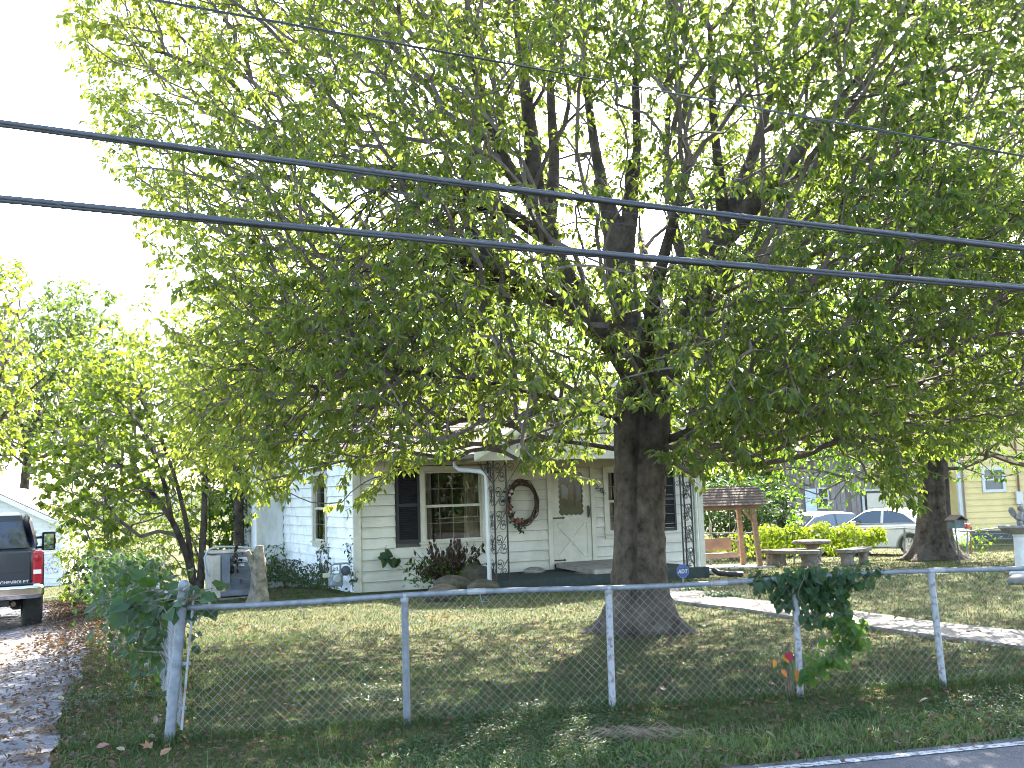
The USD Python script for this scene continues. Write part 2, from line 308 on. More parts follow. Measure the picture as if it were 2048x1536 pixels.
# ================================================================ HOUSE (local axes: s along the front, t into the house, z up)
AL = math.radians(25.854); C0 = np.array([-3.019, 19.387, 0])
HA = np.array([math.cos(AL), math.sin(AL), 0]); HB = np.array([-math.sin(AL), math.cos(AL), 0])
def hw(s, t, z): return C0 + HA * s + HB * t + np.array([0, 0, z])
white = paint('white_siding_shaded', (.50, .47, .39), (.41, .38, .31), scale=1.7, rough=.55, bump=.12, bscale=30, contrast=(.38, .60))  # house white toned down to cream for the shade on the front
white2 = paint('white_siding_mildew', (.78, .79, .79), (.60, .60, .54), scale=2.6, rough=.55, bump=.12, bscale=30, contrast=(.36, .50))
trim = paint('white_trim', (.48, .445, .36), (.39, .36, .285), scale=5, rough=.5, bump=.08)
black = paint('black_paint', (.012, .012, .014), (.008, .008, .01), rough=.5, bump=.15, bscale=25)
iron = plain('black_iron', (.015, .014, .014), rough=.4)
shing = paint('brown_shingle', (.175, .132, .113), (.11, .085, .073), scale=16, rough=.92, bump=.6, bscale=160, island=.28)
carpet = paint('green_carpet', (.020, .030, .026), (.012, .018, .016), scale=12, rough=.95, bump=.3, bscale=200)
dark = plain('dark_interior', (.05, .045, .04), rough=.9)
pane = glass('window_pane')
wood_old = paint('weathered_wood', (.30, .24, .19), (.18, .14, .11), scale=4, rough=.85, bump=.3, stretch=(1, 1, 6))
sheath = paint('sheathing_gap_shade', (.12, .11, .09), (.08, .07, .06), rough=.9)  # coloured dark to paint shadow lines into the gaps between boards
house = Thing('white_house', 'small white clapboard house with brown shingle roof and black shutters', 'house', C0, AL)
W_, D_ = 7.88, 6.6
ridge_t, ridge_z, eave_t, eave_z = 3.3, 4.32, -.46, 2.44
# sheathing with real openings
op = [(1.38, 2.60, .80, 2.15), (4.16, 5.08, .12, 2.16), (5.50, 6.66, .80, 2.08)]
sh = Polygon([(0, -.05), (W_, -.05), (W_, 2.42), (0, 2.42)])
for a, b, c, d in op: sh = sh.difference(shapely.box(a, c, b, d))
Mf = np.array([[1, 0, 0, 0], [0, 0, -1, .10], [0, 1, 0, 0], [0, 0, 0, 1.0]])
house.part('front_wall', MB().prism(sh, .09, Mf).m, sheath)
gable = Polygon([(0, -.05), (D_, -.05), (D_, 2.42), (ridge_t, 4.2), (0, 2.42)]).difference(shapely.box(1.98, .82, 2.92, 2.16))
Ms = np.array([[0, 0, 1, .01], [1, 0, 0, 0], [0, 1, 0, 0], [0, 0, 0, 1.0]])
house.part('side_wall', MB().prism(gable, .09, Ms).m, sheath)
Mr = Ms.copy(); Mr[0, 3] = W_ - .10
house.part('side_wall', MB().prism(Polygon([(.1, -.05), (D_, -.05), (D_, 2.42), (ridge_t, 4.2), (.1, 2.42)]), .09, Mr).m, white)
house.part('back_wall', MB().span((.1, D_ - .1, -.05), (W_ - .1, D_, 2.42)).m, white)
house.part('room_floor', MB().span((.1, .1, -.05), (W_ - .1, D_ - .1, .08)).m, dark)
house.part('room_partition', MB().span((.1, 2.6, .08), (W_ - .1, 2.66, 2.4)).m, dark)
foundm = paint('block_foundation', (.30, .29, .27), (.12, .12, .10), scale=5, rough=.9, bump=.5, bscale=20)
house.part('foundation', MB().span((.02, .012, -.5), (W_ - .02, D_ - .02, .05)).m, foundm)
def lap(a0, a1, z0, z1, side=False, jit=0.0):
    o0, o1 = .032 + jit, .005; z0 += .006
    pr = [(a0, 0, z0), (a1, 0, z0), (a1, 0, z1), (a0, 0, z1), (a0, -o0, z0), (a1, -o0, z0), (a1, -o1, z1), (a0, -o1, z1)]
    v = np.array(pr)
    if side: v = v[:, [1, 0, 2]]
    f = np.array([[4, 5, 6, 7], [0, 1, 5, 4], [1, 2, 6, 5], [2, 3, 7, 6], [3, 0, 4, 7]])
    return (v, f[:, ::-1] if side else f)
def cut(a0, a1, z0, z1, holes):
    segs = [(a0, a1)]
    for h0, h1, c, d in holes:
        if min(z1, d) - max(z0, c) > .35 * (z1 - z0):
            segs = [q for s0, s1 in segs for q in ((s0, min(s1, h0)), (max(s0, h1), s1)) if q[1] - q[0] > .03]
    return segs
front_holes = [(1.95, 6.75, -.2, .08), (.78, 1.30, .80, 2.2), (1.27, 2.71, .70, 2.24), (4.06, 5.18, .1, 2.26), (5.40, 6.76, .70, 2.16)]
EXPO = .203
for k in range(-1, 12):
    z0 = .09 + k * EXPO; z1 = min(z0 + EXPO, 2.40)
    if z1 - z0 < .05: continue
    for s0, s1 in cut(.10, W_ - .10, z0, z1, front_holes):
        cuts = [s0] + ([s0 + (s1 - s0) * rng.uniform(.35, .65)] if s1 - s0 > 2.5 else []) + [s1]
        for q in range(len(cuts) - 1):
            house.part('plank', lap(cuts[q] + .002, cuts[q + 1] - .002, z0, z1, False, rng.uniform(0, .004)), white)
    if k < 12:
        for s0, s1 in cut(.06, 5.70, z0, z1, [(1.88, 3.02, .74, 2.26)]):
            cuts = [s0] + ([s0 + (s1 - s0) * rng.uniform(.3, .7)] if s1 - s0 > 1.5 else []) + [s1]
            for q in range(len(cuts) - 1):
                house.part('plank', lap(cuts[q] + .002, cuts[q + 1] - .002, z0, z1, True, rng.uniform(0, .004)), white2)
for k in range(9):                                   # gable boards above the eaves
    z0 = 2.42 + k * EXPO; h = (4.2 - z0 - EXPO * .6) / (4.2 - 2.42) * 3.3
    if h > .2: house.part('plank', lap(ridge_t - h, ridge_t + h, z0, z0 + EXPO + .004, True), white2)
for s0, t0, s1, t1 in ((-.052, -.050, .09, .012), (W_ - .10, -.050, W_ + .04, .09)):
    house.part('corner_board', MB().span((s0, t0, -.13), (s1, t1, 2.40)).m, trim)
house.part('frieze_board', MB().span((.09, -.046, 2.26), (W_ - .1, -.005, 2.41)).m, trim)
# roof: courses of shingles on the street side
def roof_pt(s, u, lift=0.0):                        # u: distance up the street-side slope from the eave
    c = math.hypot(ridge_t - eave_t, ridge_z - eave_z); t = eave_t + (ridge_t - eave_t) * u / c; z = eave_z + (ridge_z - eave_z) * u / c
    nrm = np.array([0, -(ridge_z - eave_z) / c, (ridge_t - eave_t) / c])
    return np.array([s, t, z]) + nrm * lift
SL = math.hypot(ridge_t - eave_t, ridge_z - eave_z)
dk = MB()
v = np.array([roof_pt(-.34, 0, 0), roof_pt(W_ + .34, 0, 0), roof_pt(W_ + .34, SL, 0), roof_pt(-.34, SL, 0)])
dn = np.array([0, 0, -.10])
dk.add(np.vstack([v, v + dn]), BOXF[:, ::-1])
v2 = np.array([[-.34, ridge_t, ridge_z], [W_ + .34, ridge_t, ridge_z], [W_ + .34, D_ + .46, eave_z], [-.34, D_ + .46, eave_z]])
dk.add(np.vstack([v2, v2 + dn]), BOXF[:, ::-1])
roof = house.part('roof', dk.m, paint('roof_deck', (.2, .16, .14), rough=.9))
def tab(s0, s1, u0, u1):
    q = [roof_pt(s0, u0, .014), roof_pt(s1, u0, .014), roof_pt(s1, u1, .004), roof_pt(s0, u1, .004), roof_pt(s0, u0, .002), roof_pt(s1, u0, .002)]
    return np.array(q), np.array([[0, 1, 2], [0, 2, 3], [4, 5, 1], [4, 1, 0], [4, 0, 3], [5, 2, 1]])
rest = MB(); nsh = 0
for k in range(int(SL / .135)):
    s = -.34 - rng.uniform(0, .3) + (.15 if k % 2 else 0)
    while s < W_ + .34:
        s0, s1 = max(s, -.34), min(s + .297, W_ + .34)
        if s1 > s0 + .02:
            tm = tab(s0 + .003, s1 - .003, k * .135 + rng.uniform(-.004, .004), k * .135 + .14)
            if -.34 <= s0 < 3.4 and k < 22 and nsh < 270: house.part('shingle', tm, shing, under=roof); nsh += 1
            else: rest.add(*tm)
        s += .30
house.part('shingle', rest.m, shing, under=roof, kind='stuff')
house.part('ridge_cap', MB().tube([(-.34, ridge_t, ridge_z + .01), (W_ + .34, ridge_t, ridge_z + .01)], .05, 8).m, shing, under=roof)
for s0 in (-.36, W_ + .34):                          # rake boards
    for tA, zA in ((eave_t, eave_z), (D_ + .46, eave_z)):
        pA, pB = np.array([s0, tA, zA - .12]), np.array([s0, ridge_t, ridge_z - .12])
        q = np.array([pA, pB, pB + [0, 0, .15], pA + [0, 0, .15]])
        house.part('rake_board', MB().add(np.vstack([q, q + [.03, 0, 0]]), BOXF).m, trim)
house.part('soffit', MB().span((-.3, eave_t + .03, 2.405), (W_ + .3, .0, 2.425)).m, trim)
# gutter with half-round lip and downspout
gp = Polygon([(-.13, .0), (-.13, -.05), (-.11, -.10), (-.05, -.115), (0, -.10), (0, .0), (-.008, 0), (-.008, -.09), (-.05, -.105), (-.105, -.092), (-.12, -.05), (-.12, 0)])
Mg = np.array([[0, 0, 1, -.34], [1, 0, 0, eave_t - .005], [0, 1, 0, eave_z + .01], [0, 0, 0, 1.0]])
gut = paint('white_gutter', (.56, .56, .56), (.46, .46, .44), rough=.4, scale=4)
house.part('gutter', MB().prism(gp, 2.20, Mg).m, gut)
Mg2 = Mg.copy(); Mg2[0, 3] = 6.95
house.part('gutter', MB().prism(gp, 1.27, Mg2).m, gut)
ds = MB().tube([(1.82, -.54, 2.36), (1.82, -.54, 2.22), (1.86, -.66, 2.15), (1.98, -1.42, 2.08), (2.03, -1.52, 2.02), (2.03, -1.54, 1.8), (2.03, -1.54, .05)], .042, 8)
house.part('downspout', ds.m, gut, smooth=40)
ds = MB().tube([(6.62, -1.52, 2.2), (6.64, -1.54, 1.9), (6.64, -1.54, .10), (6.70, -1.58, .02), (6.90, -1.72, -.04)], .045, 8)
house.part('downspout', ds.m, paint('old_gutter', (.55, .55, .47), (.40, .42, .33), scale=5, rough=.5), smooth=40)

# ---- windows
def window(s0, s1, z0, z1, side=False, cols=4):
    T = (lambda m: (m[0][:, [1, 0, 2]], m[1][:, ::-1])) if side else (lambda m: m)
    a = MB()                                        # casing: jambs, head; sill apart
    a.span((s0 - .10, -.045, z0 - .02), (s0, .06, z1 + .09)); a.span((s1, -.045, z0 - .02), (s1 + .10, .06, z1 + .09)); a.span((s0, -.044, z1), (s1, .06, z1 + .088))
    w = house.part('window', T(a.m), trim)
    house.part('sill', T(MB().span((s0 - .12, -.075, z0 - .055), (s1 + .12, .06, z0 - .022)).m), trim, under=w)
    house.part('apron', T(MB().span((s0 - .09, -.04, z0 - .14), (s1 + .09, -.006, z0 - .057)).m), trim, under=w)
    zm = (z0 + z1) / 2 - .01
    for lo, hi, off in ((z0 - .02, zm + .02, .0), (zm - .02, z1, .03)):
        f = MB(); r = .045
        f.span((s0, off - .01, lo), (s0 + r, off + .018, hi)); f.span((s1 - r, off - .01, lo), (s1, off + .018, hi))
        f.span((s0 + r, off - .01, lo), (s1 - r, off + .018, lo + r)); f.span((s0 + r, off - .01, hi - r), (s1 - r, off + .018, hi))
        house.part('sash', T(f.m), trim, under=w)
        mu = MB()
        for c in range(1, cols): mu.span((s0 + r + (s1 - s0 - 2 * r) * c / cols - .008, off + .012, lo + r), (s0 + r + (s1 - s0 - 2 * r) * c / cols + .008, off + .024, hi - r))
        mu.span((s0 + r, off + .0125, (lo + hi) / 2 - .008), (s1 - r, off + .0235, (lo + hi) / 2 + .008))
        house.part('muntin', T(mu.m), trim, under=w)
        house.part('pane', T(MB().quad((s0 + r, off + .008, lo + r), (s1 - r, off + .008, lo + r), (s1 - r, off + .008, hi - r), (s0 + r, off + .008, hi - r)).m), pane, under=w)
    return w
window(1.38, 2.60, .80, 2.15); window(5.50, 6.66, .80, 2.08); window(1.98, 2.92, .82, 2.16, True, 3)
drape = paint('dusty_drape', (.42, .36, .31), (.25, .2, .17), scale=4, rough=.9)
for s0, s1 in ((1.30, 1.62), (2.30, 2.70), (5.4, 5.75), (6.4, 6.76)):
    x = np.linspace(s0, s1, 40); y = .22 + .025 * np.sin(x * 60); 
    v = np.vstack([np.c_[x, y, np.full(40, .3)], np.c_[x, y, np.full(40, 2.3)]]); k = np.arange(39)
    house.part('curtain', (v, np.stack([k, k + 1, k + 41, k + 40], 1)), drape, smooth=True)
# ---- shutters: louvred panels
def shutter(s0, s1, z0, z1):
    a = MB().span((s0, -.055, z0), (s0 + .045, -.026, z1)).span((s1 - .045, -.055, z0), (s1, -.026, z1))
    for zz in (z0, (z0 + z1) / 2 - .03, z1 - .06): a.span((s0 + .045, -.054, zz), (s1 - .045, -.027, zz + .06))
    p = house.part('shutter', a.m, black)
    b = MB(); n = 30
    for k in range(n):
        zz = z0 + .07 + (z1 - z0 - .14) * k / n
        b.box(((s0 + s1) / 2, -.040, zz + .02), (s1 - s0 - .09, .006, .045), rx=.6)
    house.part('louvre', b.m, black, under=p, kind='stuff')
shutter(.80, 1.27, .78, 2.22); shutter(6.77, 7.20, .76, 2.12)
# ---- front door: storm door with scalloped pane
dc = MB().span((4.06, -.045, .10), (4.16, .05, 2.27)).span((5.08, -.045, .10), (5.18, .05, 2.27)).span((4.16, -.044, 2.17), (5.08, .05, 2.268))
house.part('door_casing', dc.m, trim)
pts = []
gs0, gs1, gz0, gz1 = 4.33, 4.90, 1.18, 2.05
def scal(a, b, n, r):
    out = []
    for k in range(n):
        c0 = a + (b - a) * k / n; c1 = a + (b - a) * (k + 1) / n; mid = (c0 + c1) / 2; nrm = np.array([(b - a)[1], -(b - a)[0]]) / np.linalg.norm(b - a)
        for u in np.linspace(0, 1, 8)[:-1]: out.append(c0 + (c1 - c0) * u + nrm * r * math.sin(math.pi * u))
    return out
cn = [np.array(q) for q in ((gs0 + .02, gz0 + .02), (gs1 - .02, gz0 + .02), (gs1 - .02, gz1 - .02), (gs0 + .02, gz1 - .02))]
for q, n in ((0, 5), (1, 8), (2, 5), (3, 8)): pts += scal(cn[q], cn[(q + 1) % 4], n, .028)
gpoly = Polygon(pts).buffer(0)
dpoly = shapely.box(4.17, .20, 5.07, 2.16).difference(gpoly)
Md = np.array([[1, 0, 0, 0], [0, 0, -1, .02], [0, 1, 0, 0], [0, 0, 0, 1.0]])
door = house.part('door', MB().prism(dpoly, .04, Md).m, trim)
dl_ = MB()
for a, b in (((4.17, .20), (4.27, 1.10)), ((4.97, .20), (5.07, 1.10)), ((4.27, .20), (4.97, .30)), ((4.27, 1.02), (4.97, 1.10))): dl_.span((a[0], -.030, a[1]), (b[0], -.0203, b[1]))
L = math.hypot(.70, .72); dl_.box((4.62, -.0245, .66), (L - .06, .008, .07), ry=-math.atan2(.72, .70)); dl_.box((4.62, -.0268, .66), (L - .06, .008, .07), ry=math.atan2(.72, .70))
house.part('door_moulding', dl_.m, trim, under=door)
Mp = Md.copy(); Mp[1, 3] = .006
vp, fp = trimesh.creation.triangulate_polygon(gpoly.buffer(.004), engine='earcut'); house.part('door_pane', (np.c_[vp[:, 0], np.full(len(vp), .004), vp[:, 1]], fp), glass('door_glass', (.92, .94, .9), 1.5), under=door)
inner = MB().span((4.17, .021, .12), (5.07, .06, 2.16))
house.part('inner_door', inner.m, paint('inner_door_dark', (.075, .078, .062), (.04, .045, .035), scale=3, rough=.6), under=door)
# flat coloured pieces set just behind the scalloped pane
for nm, poly, c in (('white_patch', [(4.42, 1.52), (4.56, 1.50), (4.58, 1.72), (4.50, 1.80), (4.42, 1.82)], (.30, .30, .32)), ('pink_patch', [(4.56, 1.54), (4.70, 1.46), (4.71, 1.80), (4.58, 1.80)], (.17, .11, .088)),
                    ('brown_patch', [(4.40, 1.48), (4.50, 1.54), (4.58, 1.40), (4.48, 1.32)], (.06, .05, .035)), ('dark_post', [(4.70, 1.35), (4.74, 1.35), (4.74, 1.92), (4.66, 1.98), (4.60, 1.92), (4.70, 1.86)], (.015, .015, .015)),
                    ('grey_patch', [(4.76, 1.45), (4.88, 1.5), (4.88, 1.82), (4.78, 1.80)], (.14, .15, .16))):
    house.part(nm, MB().prism(Polygon(poly), .002, Mp @ np.array([[1, 0, 0, 0], [0, 1, 0, 0], [0, 0, 1, -.004 - .0007 * len(nm)], [0, 0, 0, 1.0]])).m, plain('door_' + nm, c, rough=.7), under=door)
for z in (2.07, 1.13, .27):
    h = MB().span((4.17, -.036, z - .015), (4.40, -.0305, z + .015)).prism(Polygon([(4.40, z - .03), (4.46, z), (4.40, z + .03)]), .0055, np.array([[1, 0, 0, 0], [0, 0, -1, -.0305], [0, 1, 0, 0], [0, 0, 0, 1.0]]))
    house.part('hinge', h.m, iron, under=door)
house.part('handle', MB().span((4.995, -.05, 1.12), (5.03, -.0305, 1.36)).tube([(5.012, -.05, 1.33), (5.012, -.085, 1.30), (5.012, -.085, 1.20), (5.012, -.05, 1.17)], .009, 6).m, iron, under=door)
lan = MB().span((4.50, -.16, 2.29), (4.70, -.02, 2.31)).span((4.52, -.14, 2.311), (4.68, -.03, 2.34))
house.part('porch_lamp', lan.m, iron)
num = MB()
for k, ch in enumerate('2506'):
    m = meshkit.text_mesh(ch, .095, .006); q = np.array(m.vertices); q[:, 0] *= 1.05
    num.add(np.c_[q[:, 0] + 5.185 + k * .058, -.046 - q[:, 2], q[:, 1] + 1.70 - k * .042], m.faces)
house.part('house_number', num.m, iron)

# ---- porch: deck, gable roof, wrought-iron corner columns
PS0, PS1, PT = 1.95, 6.75, -1.75
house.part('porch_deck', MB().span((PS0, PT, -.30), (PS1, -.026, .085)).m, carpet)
house.part('porch_step', MB().add(*moved(rbox((0, 0, 0), (1.36, 1.55, .10), .012), (4.86, -.86, .15), rx=.045)).m, paint('step_concrete', (.30, .26, .22), (.19, .16, .13), scale=5, rough=.9, bump=.3, bscale=40))
pk_s, pk_z, pe_z, ps_l, ps_r = 4.33, 3.82, 2.36, 1.62, 7.04
PF = -1.98                                            # front of the porch roof
def slope_z(s): return pe_z + (pk_z - pe_z) * (1 - abs(s - pk_s) / (pk_s - ps_l))
for sgn, s_e in ((1, ps_l), (-1, ps_r)):
    def back(s):                                     # where this roof meets the main roof
        z = slope_z(s) if s != s_e else pe_z
        return eave_t + (z - eave_z) / (ridge_z - eave_z) * (ridge_t - eave_t) + .05
    q = np.array([(s_e, PF, pe_z + .03), (pk_s, PF, pk_z + .03), (pk_s, back(pk_s), pk_z + .03), (s_e, max(back(s_e), -.4), pe_z + .03)])
    q = q if sgn > 0 else q[::-1]
    r2 = house.part('porch_roof', MB().add(np.vstack([q, q - [0, 0, .07]]), BOXF).m, shing)
    f0, f1 = np.array([s_e - .02 * sgn, PF - .004, pe_z - .10]), np.array([pk_s, PF - .004, pk_z - .10])
    q = np.array([f0, f1, f1 + [0, 0, .155], f0 + [0, 0, .155]])
    house.part('bargeboard', MB().add(np.vstack([q, q + [0, -.028, 0]]), BOXF).m, paint('cream_trim', (.52, .50, .38), (.43, .42, .30), scale=4, rough=.5))
nb = 8
for k in range(nb):                                   # boards of the porch gable
    z0 = 2.42 + k * .185
    h0 = (pk_z - .06 - z0) / (pk_z - pe_z) * (pk_s - ps_l) - .02; h1 = (pk_z - .06 - z0 - .183) / (pk_z - pe_z) * (pk_s - ps_l) - .02
    if h1 < .03: h1 = .03
    if h0 < .1: continue
    v = np.array([(pk_s - h0, PT + .0, z0), (pk_s + h0, PT + .0, z0), (pk_s + h1, PT + .0, z0 + .183), (pk_s - h1, PT + .0, z0 + .183)]); w = v + [0, -.02, 0]; w[2:, 1] += .014
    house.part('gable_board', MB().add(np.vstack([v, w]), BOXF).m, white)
house.part('porch_beam', MB().span((ps_l + .12, PT - .05, 2.27), (ps_r - .12, PT + .06, 2.415)).m, trim)
for s0 in (PS0 + .06, PS1 - .08): house.part('porch_beam', MB().span((s0, PT + .06, 2.27), (s0 + .10, -.035, 2.41)).m, trim)
house.part('porch_ceiling', MB().span((ps_l + .1, PT + .06, 2.416), (ps_r - .1, -.03, 2.43)).m, trim)
def spiral(c, r0, turns, a0, sgn, n=22):
    u = np.linspace(0, 1, n); a = a0 + sgn * turns * 2 * np.pi * u; r = r0 * (1 - .72 * u)
    return np.stack([c[0] + r * np.cos(a), c[1] + r * np.sin(a)], 1)
def iron_panel(mb, org, ax, wdt, z0, z1, flip):
    """One wrought-iron trellis panel: two bars, diagonals and C-scrolls, in the plane through org along ax."""
    P3 = lambda p: np.asarray(org) + np.asarray(ax) * (wdt - p[0] if flip else p[0]) + np.array([0, 0, p[1]])
    n = 5; H = (z1 - z0) / n
    for k in range(n):
        b = z0 + k * H
        mb.tube([P3((0, b + .03)), P3((wdt, b + H - .03))], .007, 4)
        for c, r, a0, sg in (((.06 + .02, b + H - .11), .075, -1.2, 1), ((wdt - .08, b + .11), .075, 2.0, 1), ((.075, b + H * .58), .06, 2.6, -1), ((wdt - .075, b + H * .42), .06, -.5, -1)):
            mb.tube([P3(p) for p in spiral(c, r, 1.25, a0, sg)], .0065, 4)
for s0, sx, fl in ((2.12, 1, False), (6.22, 1, True)):
    col = MB(); z0, z1 = .085, 2.27; Wd = .25
    bars = [(s0, PT + .10), (s0 + Wd, PT + .10), (s0 if sx > 0 and not fl else s0 + Wd, PT + .10 + Wd)]
    for a, b in bars: col.span((a - .012, b - .012, z0), (a + .012, b + .012, z1))
    iron_panel(col, (s0, PT + .10, 0), (1, 0, 0), Wd, z0, z1, fl)
    iron_panel(col, (bars[2][0], PT + .10, 0), (0, 1, 0), Wd, z0, z1, not fl)
    # brackets under the beam
    for d, o in (((1, 0, 0), (s0 + Wd, PT + .10, 0)), ((-1, 0, 0), (s0, PT + .10, 0)), ((0, 1, 0), (bars[2][0], PT + .10 + Wd, 0))):
        P3 = lambda p: np.asarray(o) + np.asarray(d) * p[0] + np.array([0, 0, p[1]])
        col.tube([P3((0, z1 - .45)), P3((.32, z1 - .02))], .007, 4)
        for c, r, a0, sg in (((.09, z1 - .10), .075, -1.2, 1), ((.07, z1 - .50), .06, 2.0, 1)): col.tube([P3(p) for p in spiral(c, r, 1.25, a0, sg)], .0065, 4)
    house.part('iron_column', col.m, iron)

# ---- addition at the back left: boarded panel over peeling painted block
peel = paint('peeling_white', (.70, .70, .69), (.16, .14, .12), scale=9, rough=.8, bump=.4, bscale=18, contrast=(.36, .42))
pan = paint('stained_white_panel', (.74, .74, .73), (.56, .55, .52), scale=1.6, rough=.6, stretch=(3, 3, .8), contrast=(.36, .56))
house.part('addition_wall', MB().span((-.60, 5.72, .20), (-.02, 8.5, 2.55)).m, pan)
house.part('addition_base', MB().span((-.58, 5.74, -.8), (-.02, 8.48, .13)).m, peel)
house.part('addition_sill', MB().span((-.63, 5.66, .13), (-.025, 8.5, .20)).m, paint('rotten_sill', (.58, .54, .46), (.20, .14, .10), scale=10, rough=.8, contrast=(.40, .5)))
house.part('addition_trim', MB().span((-.66, 5.69, .20), (-.54, 5.73, 2.5)).m, paint('cream_board', (.72, .70, .60), (.6, .58, .48), scale=4))
house.part('addition_roof', MB().box((-.40, 7.1, 2.55), (1.0, 3.2, .08), ry=.28).m, paint('rusty_roof', (.20, .11, .07), (.10, .06, .045), scale=7, rough=.8))
house.part('vent_hood', MB().box((-.72, 5.75, 1.86), (.34, .3, .05), ry=.35).box((-.60, 5.8, 1.76), (.05, .26, .2)).m, plain('vent_brown', (.06, .04, .035), rough=.7))
# ================================================================ TREES
class Grow:
    """Limbs placed by hand, then every leaf target is joined to the nearest limb by a curving shoot."""
    def __init__(s): s.p = []; s.par = []; s.L = []; s.r = []; s.ok = []
    def limb(s, pts, radii, start=-1, attach=True, step=.25):
        pts = np.asarray(pts, float)
        d = np.r_[0, np.cumsum(np.linalg.norm(np.diff(pts, axis=0), axis=1))]; n = max(2, int(d[-1] / step) + 1); t = np.linspace(0, d[-1], n)
        q = np.stack([np.interp(t, d, pts[:, k]) for k in range(3)], 1); rr = np.interp(t, d, radii)
        for _ in range(2): q[1:-1] = .25 * q[:-2] + .5 * q[1:-1] + .25 * q[2:]
        ids = []; par = start
        for k in range(0 if start < 0 else 1, n):
            s.p.append(q[k]); s.par.append(par); s.r.append(rr[k]); s.ok.append(attach and (attach is True or t[k] / d[-1] > attach))
            s.L.append(0 if par < 0 else s.L[par] + np.linalg.norm(q[k] - s.p[par])); par = len(s.p) - 1; ids.append(par)
        return ids
    def near(s, q): return int(np.argmin(np.linalg.norm(np.array(s.p) - q, axis=1)))
    def shoots(s, targets, bf=.5, step=.28, up=.35, droop=0.0, seed=0):
        R = np.random.default_rng(seed); N0 = len(s.p); cap = N0 + len(targets) * 40
        P_ = np.zeros((cap, 3)); L_ = np.full(cap, 1e9); par = np.full(cap, -1); P_[:N0] = s.p; par[:N0] = s.par
        L_[:N0] = np.where(s.ok, s.L, 1e6); Lr = np.zeros(cap); Lr[:N0] = s.L; n = N0
        sk = P_[:N0][np.array(s.ok)]
        from scipy.spatial import cKDTree
        order = np.argsort(cKDTree(sk).query(targets)[0]); tips = []
        for ti in order:
            t = targets[ti]; dv = t - P_[:n]; d = np.sqrt((dv * dv).sum(1))
            j = int(np.argmin(d + bf * np.minimum(L_[:n], 1e5) + (L_[:n] > 1e5) * 1e6)); dj = d[j]
            if dj < .06: tips.append(j); continue
            base = P_[j]; pd = base - P_[par[j]] if par[j] >= 0 else np.array([0, 0, 1.0]); pd = pd / (np.linalg.norm(pd) + 1e-9)
            ctrl = base + (.45 * (t - base) + .28 * dj * pd + np.array([0, 0, up * .3 * dj])) + R.normal(0, .05 * dj, 3)
            m = max(1, min(38, int(dj / step + .5))); u = (np.arange(1, m + 1) / m)[:, None]
            q = (1 - u) ** 2 * base + 2 * u * (1 - u) * ctrl + u ** 2 * t
            q[:, 2] -= droop * dj * (u[:, 0] ** 2) * 0
            for k in range(m):
                P_[n] = q[k]; par[n] = j if k == 0 else n - 1; Lr[n] = Lr[par[n]] + np.linalg.norm(P_[n] - P_[par[n]]); L_[n] = Lr[n]; n += 1
            tips.append(n - 1)
        s.P, s.Par, s.N0 = P_[:n], par[:n], N0
        cnt = np.zeros(n); np.add.at(cnt, np.array(tips), 1.0)
        for k in range(n - 1, -1, -1):
            if s.Par[k] >= 0: cnt[s.Par[k]] += cnt[k]
        s.cnt = cnt; return s
    def wood(s, rt=.0035, pw=.46, rmax=.09, skip_limbs=True):
        r = np.minimum(rt * np.maximum(s.cnt, 1) ** pw, rmax); k = np.arange(len(s.P)); sel = (s.Par >= 0) & ((k >= s.N0) if skip_limbs else True)
        k = k[sel]; a = s.P[s.Par[k]]; b = s.P[k]; rb = r[k]; ra = np.minimum(np.where(s.Par[k] >= s.N0, r[s.Par[k]], 1e9), rb * 1.3)
        return segs(a, b, ra, rb, 3 + 0)
    def leaf_sites(s, per, maxcnt=2.5, seed=1):
        R = np.random.default_rng(seed); k = np.where((s.Par >= 0) & (s.cnt <= maxcnt) & (np.arange(len(s.P)) >= s.N0))[0]
        k = np.repeat(k, per); u = R.random(len(k))[:, None]; a = s.P[s.Par[k]]; b = s.P[k]
        return a + (b - a) * u, unit(b - a)
def segs(a, b, ra, rb, sides=3):
    d = unit(b - a); up = np.where(np.abs(d[:, 2:]) < .9, np.array([[0, 0, 1.0]]), np.array([[1.0, 0, 0]])); u = unit(np.cross(d, up)); w = np.cross(d, u)
    an = np.arange(sides) * 2 * np.pi / sides; ring = np.cos(an)[None, :, None] * u[:, None] + np.sin(an)[None, :, None] * w[:, None]
    v = np.concatenate([a[:, None] + ring * np.asarray(ra)[:, None, None], b[:, None] + ring * np.asarray(rb)[:, None, None]], 1)
    j = np.arange(sides); kx = (j + 1) % sides; f = np.vstack([np.stack([j, kx, kx + sides], 1), np.stack([j, kx + sides, j + sides], 1)])
    return v.reshape(-1, 3), (f[None] + (np.arange(len(a)) * 2 * sides)[:, None, None]).reshape(-1, 3)
def leaves_on(sites, dirs, size, droop=.6, spread=.9, seed=2, shape='ovate', off=.04, var=.35):
    R = np.random.default_rng(seed); n = len(sites); lat = unit(R.normal(0, 1, (n, 3)))
    d = unit(.35 * dirs + spread * lat * [1, 1, .7] + [0, 0, -droop]); pos = sites + unit(lat) * off * R.random((n, 1)) + d * .01
    nr = unit(np.array([0, 0, 1.0]) + R.normal(0, .55, (n, 3)))
    return pos, d, nr, size * (1 + var * R.uniform(-1, 1, n)), shape
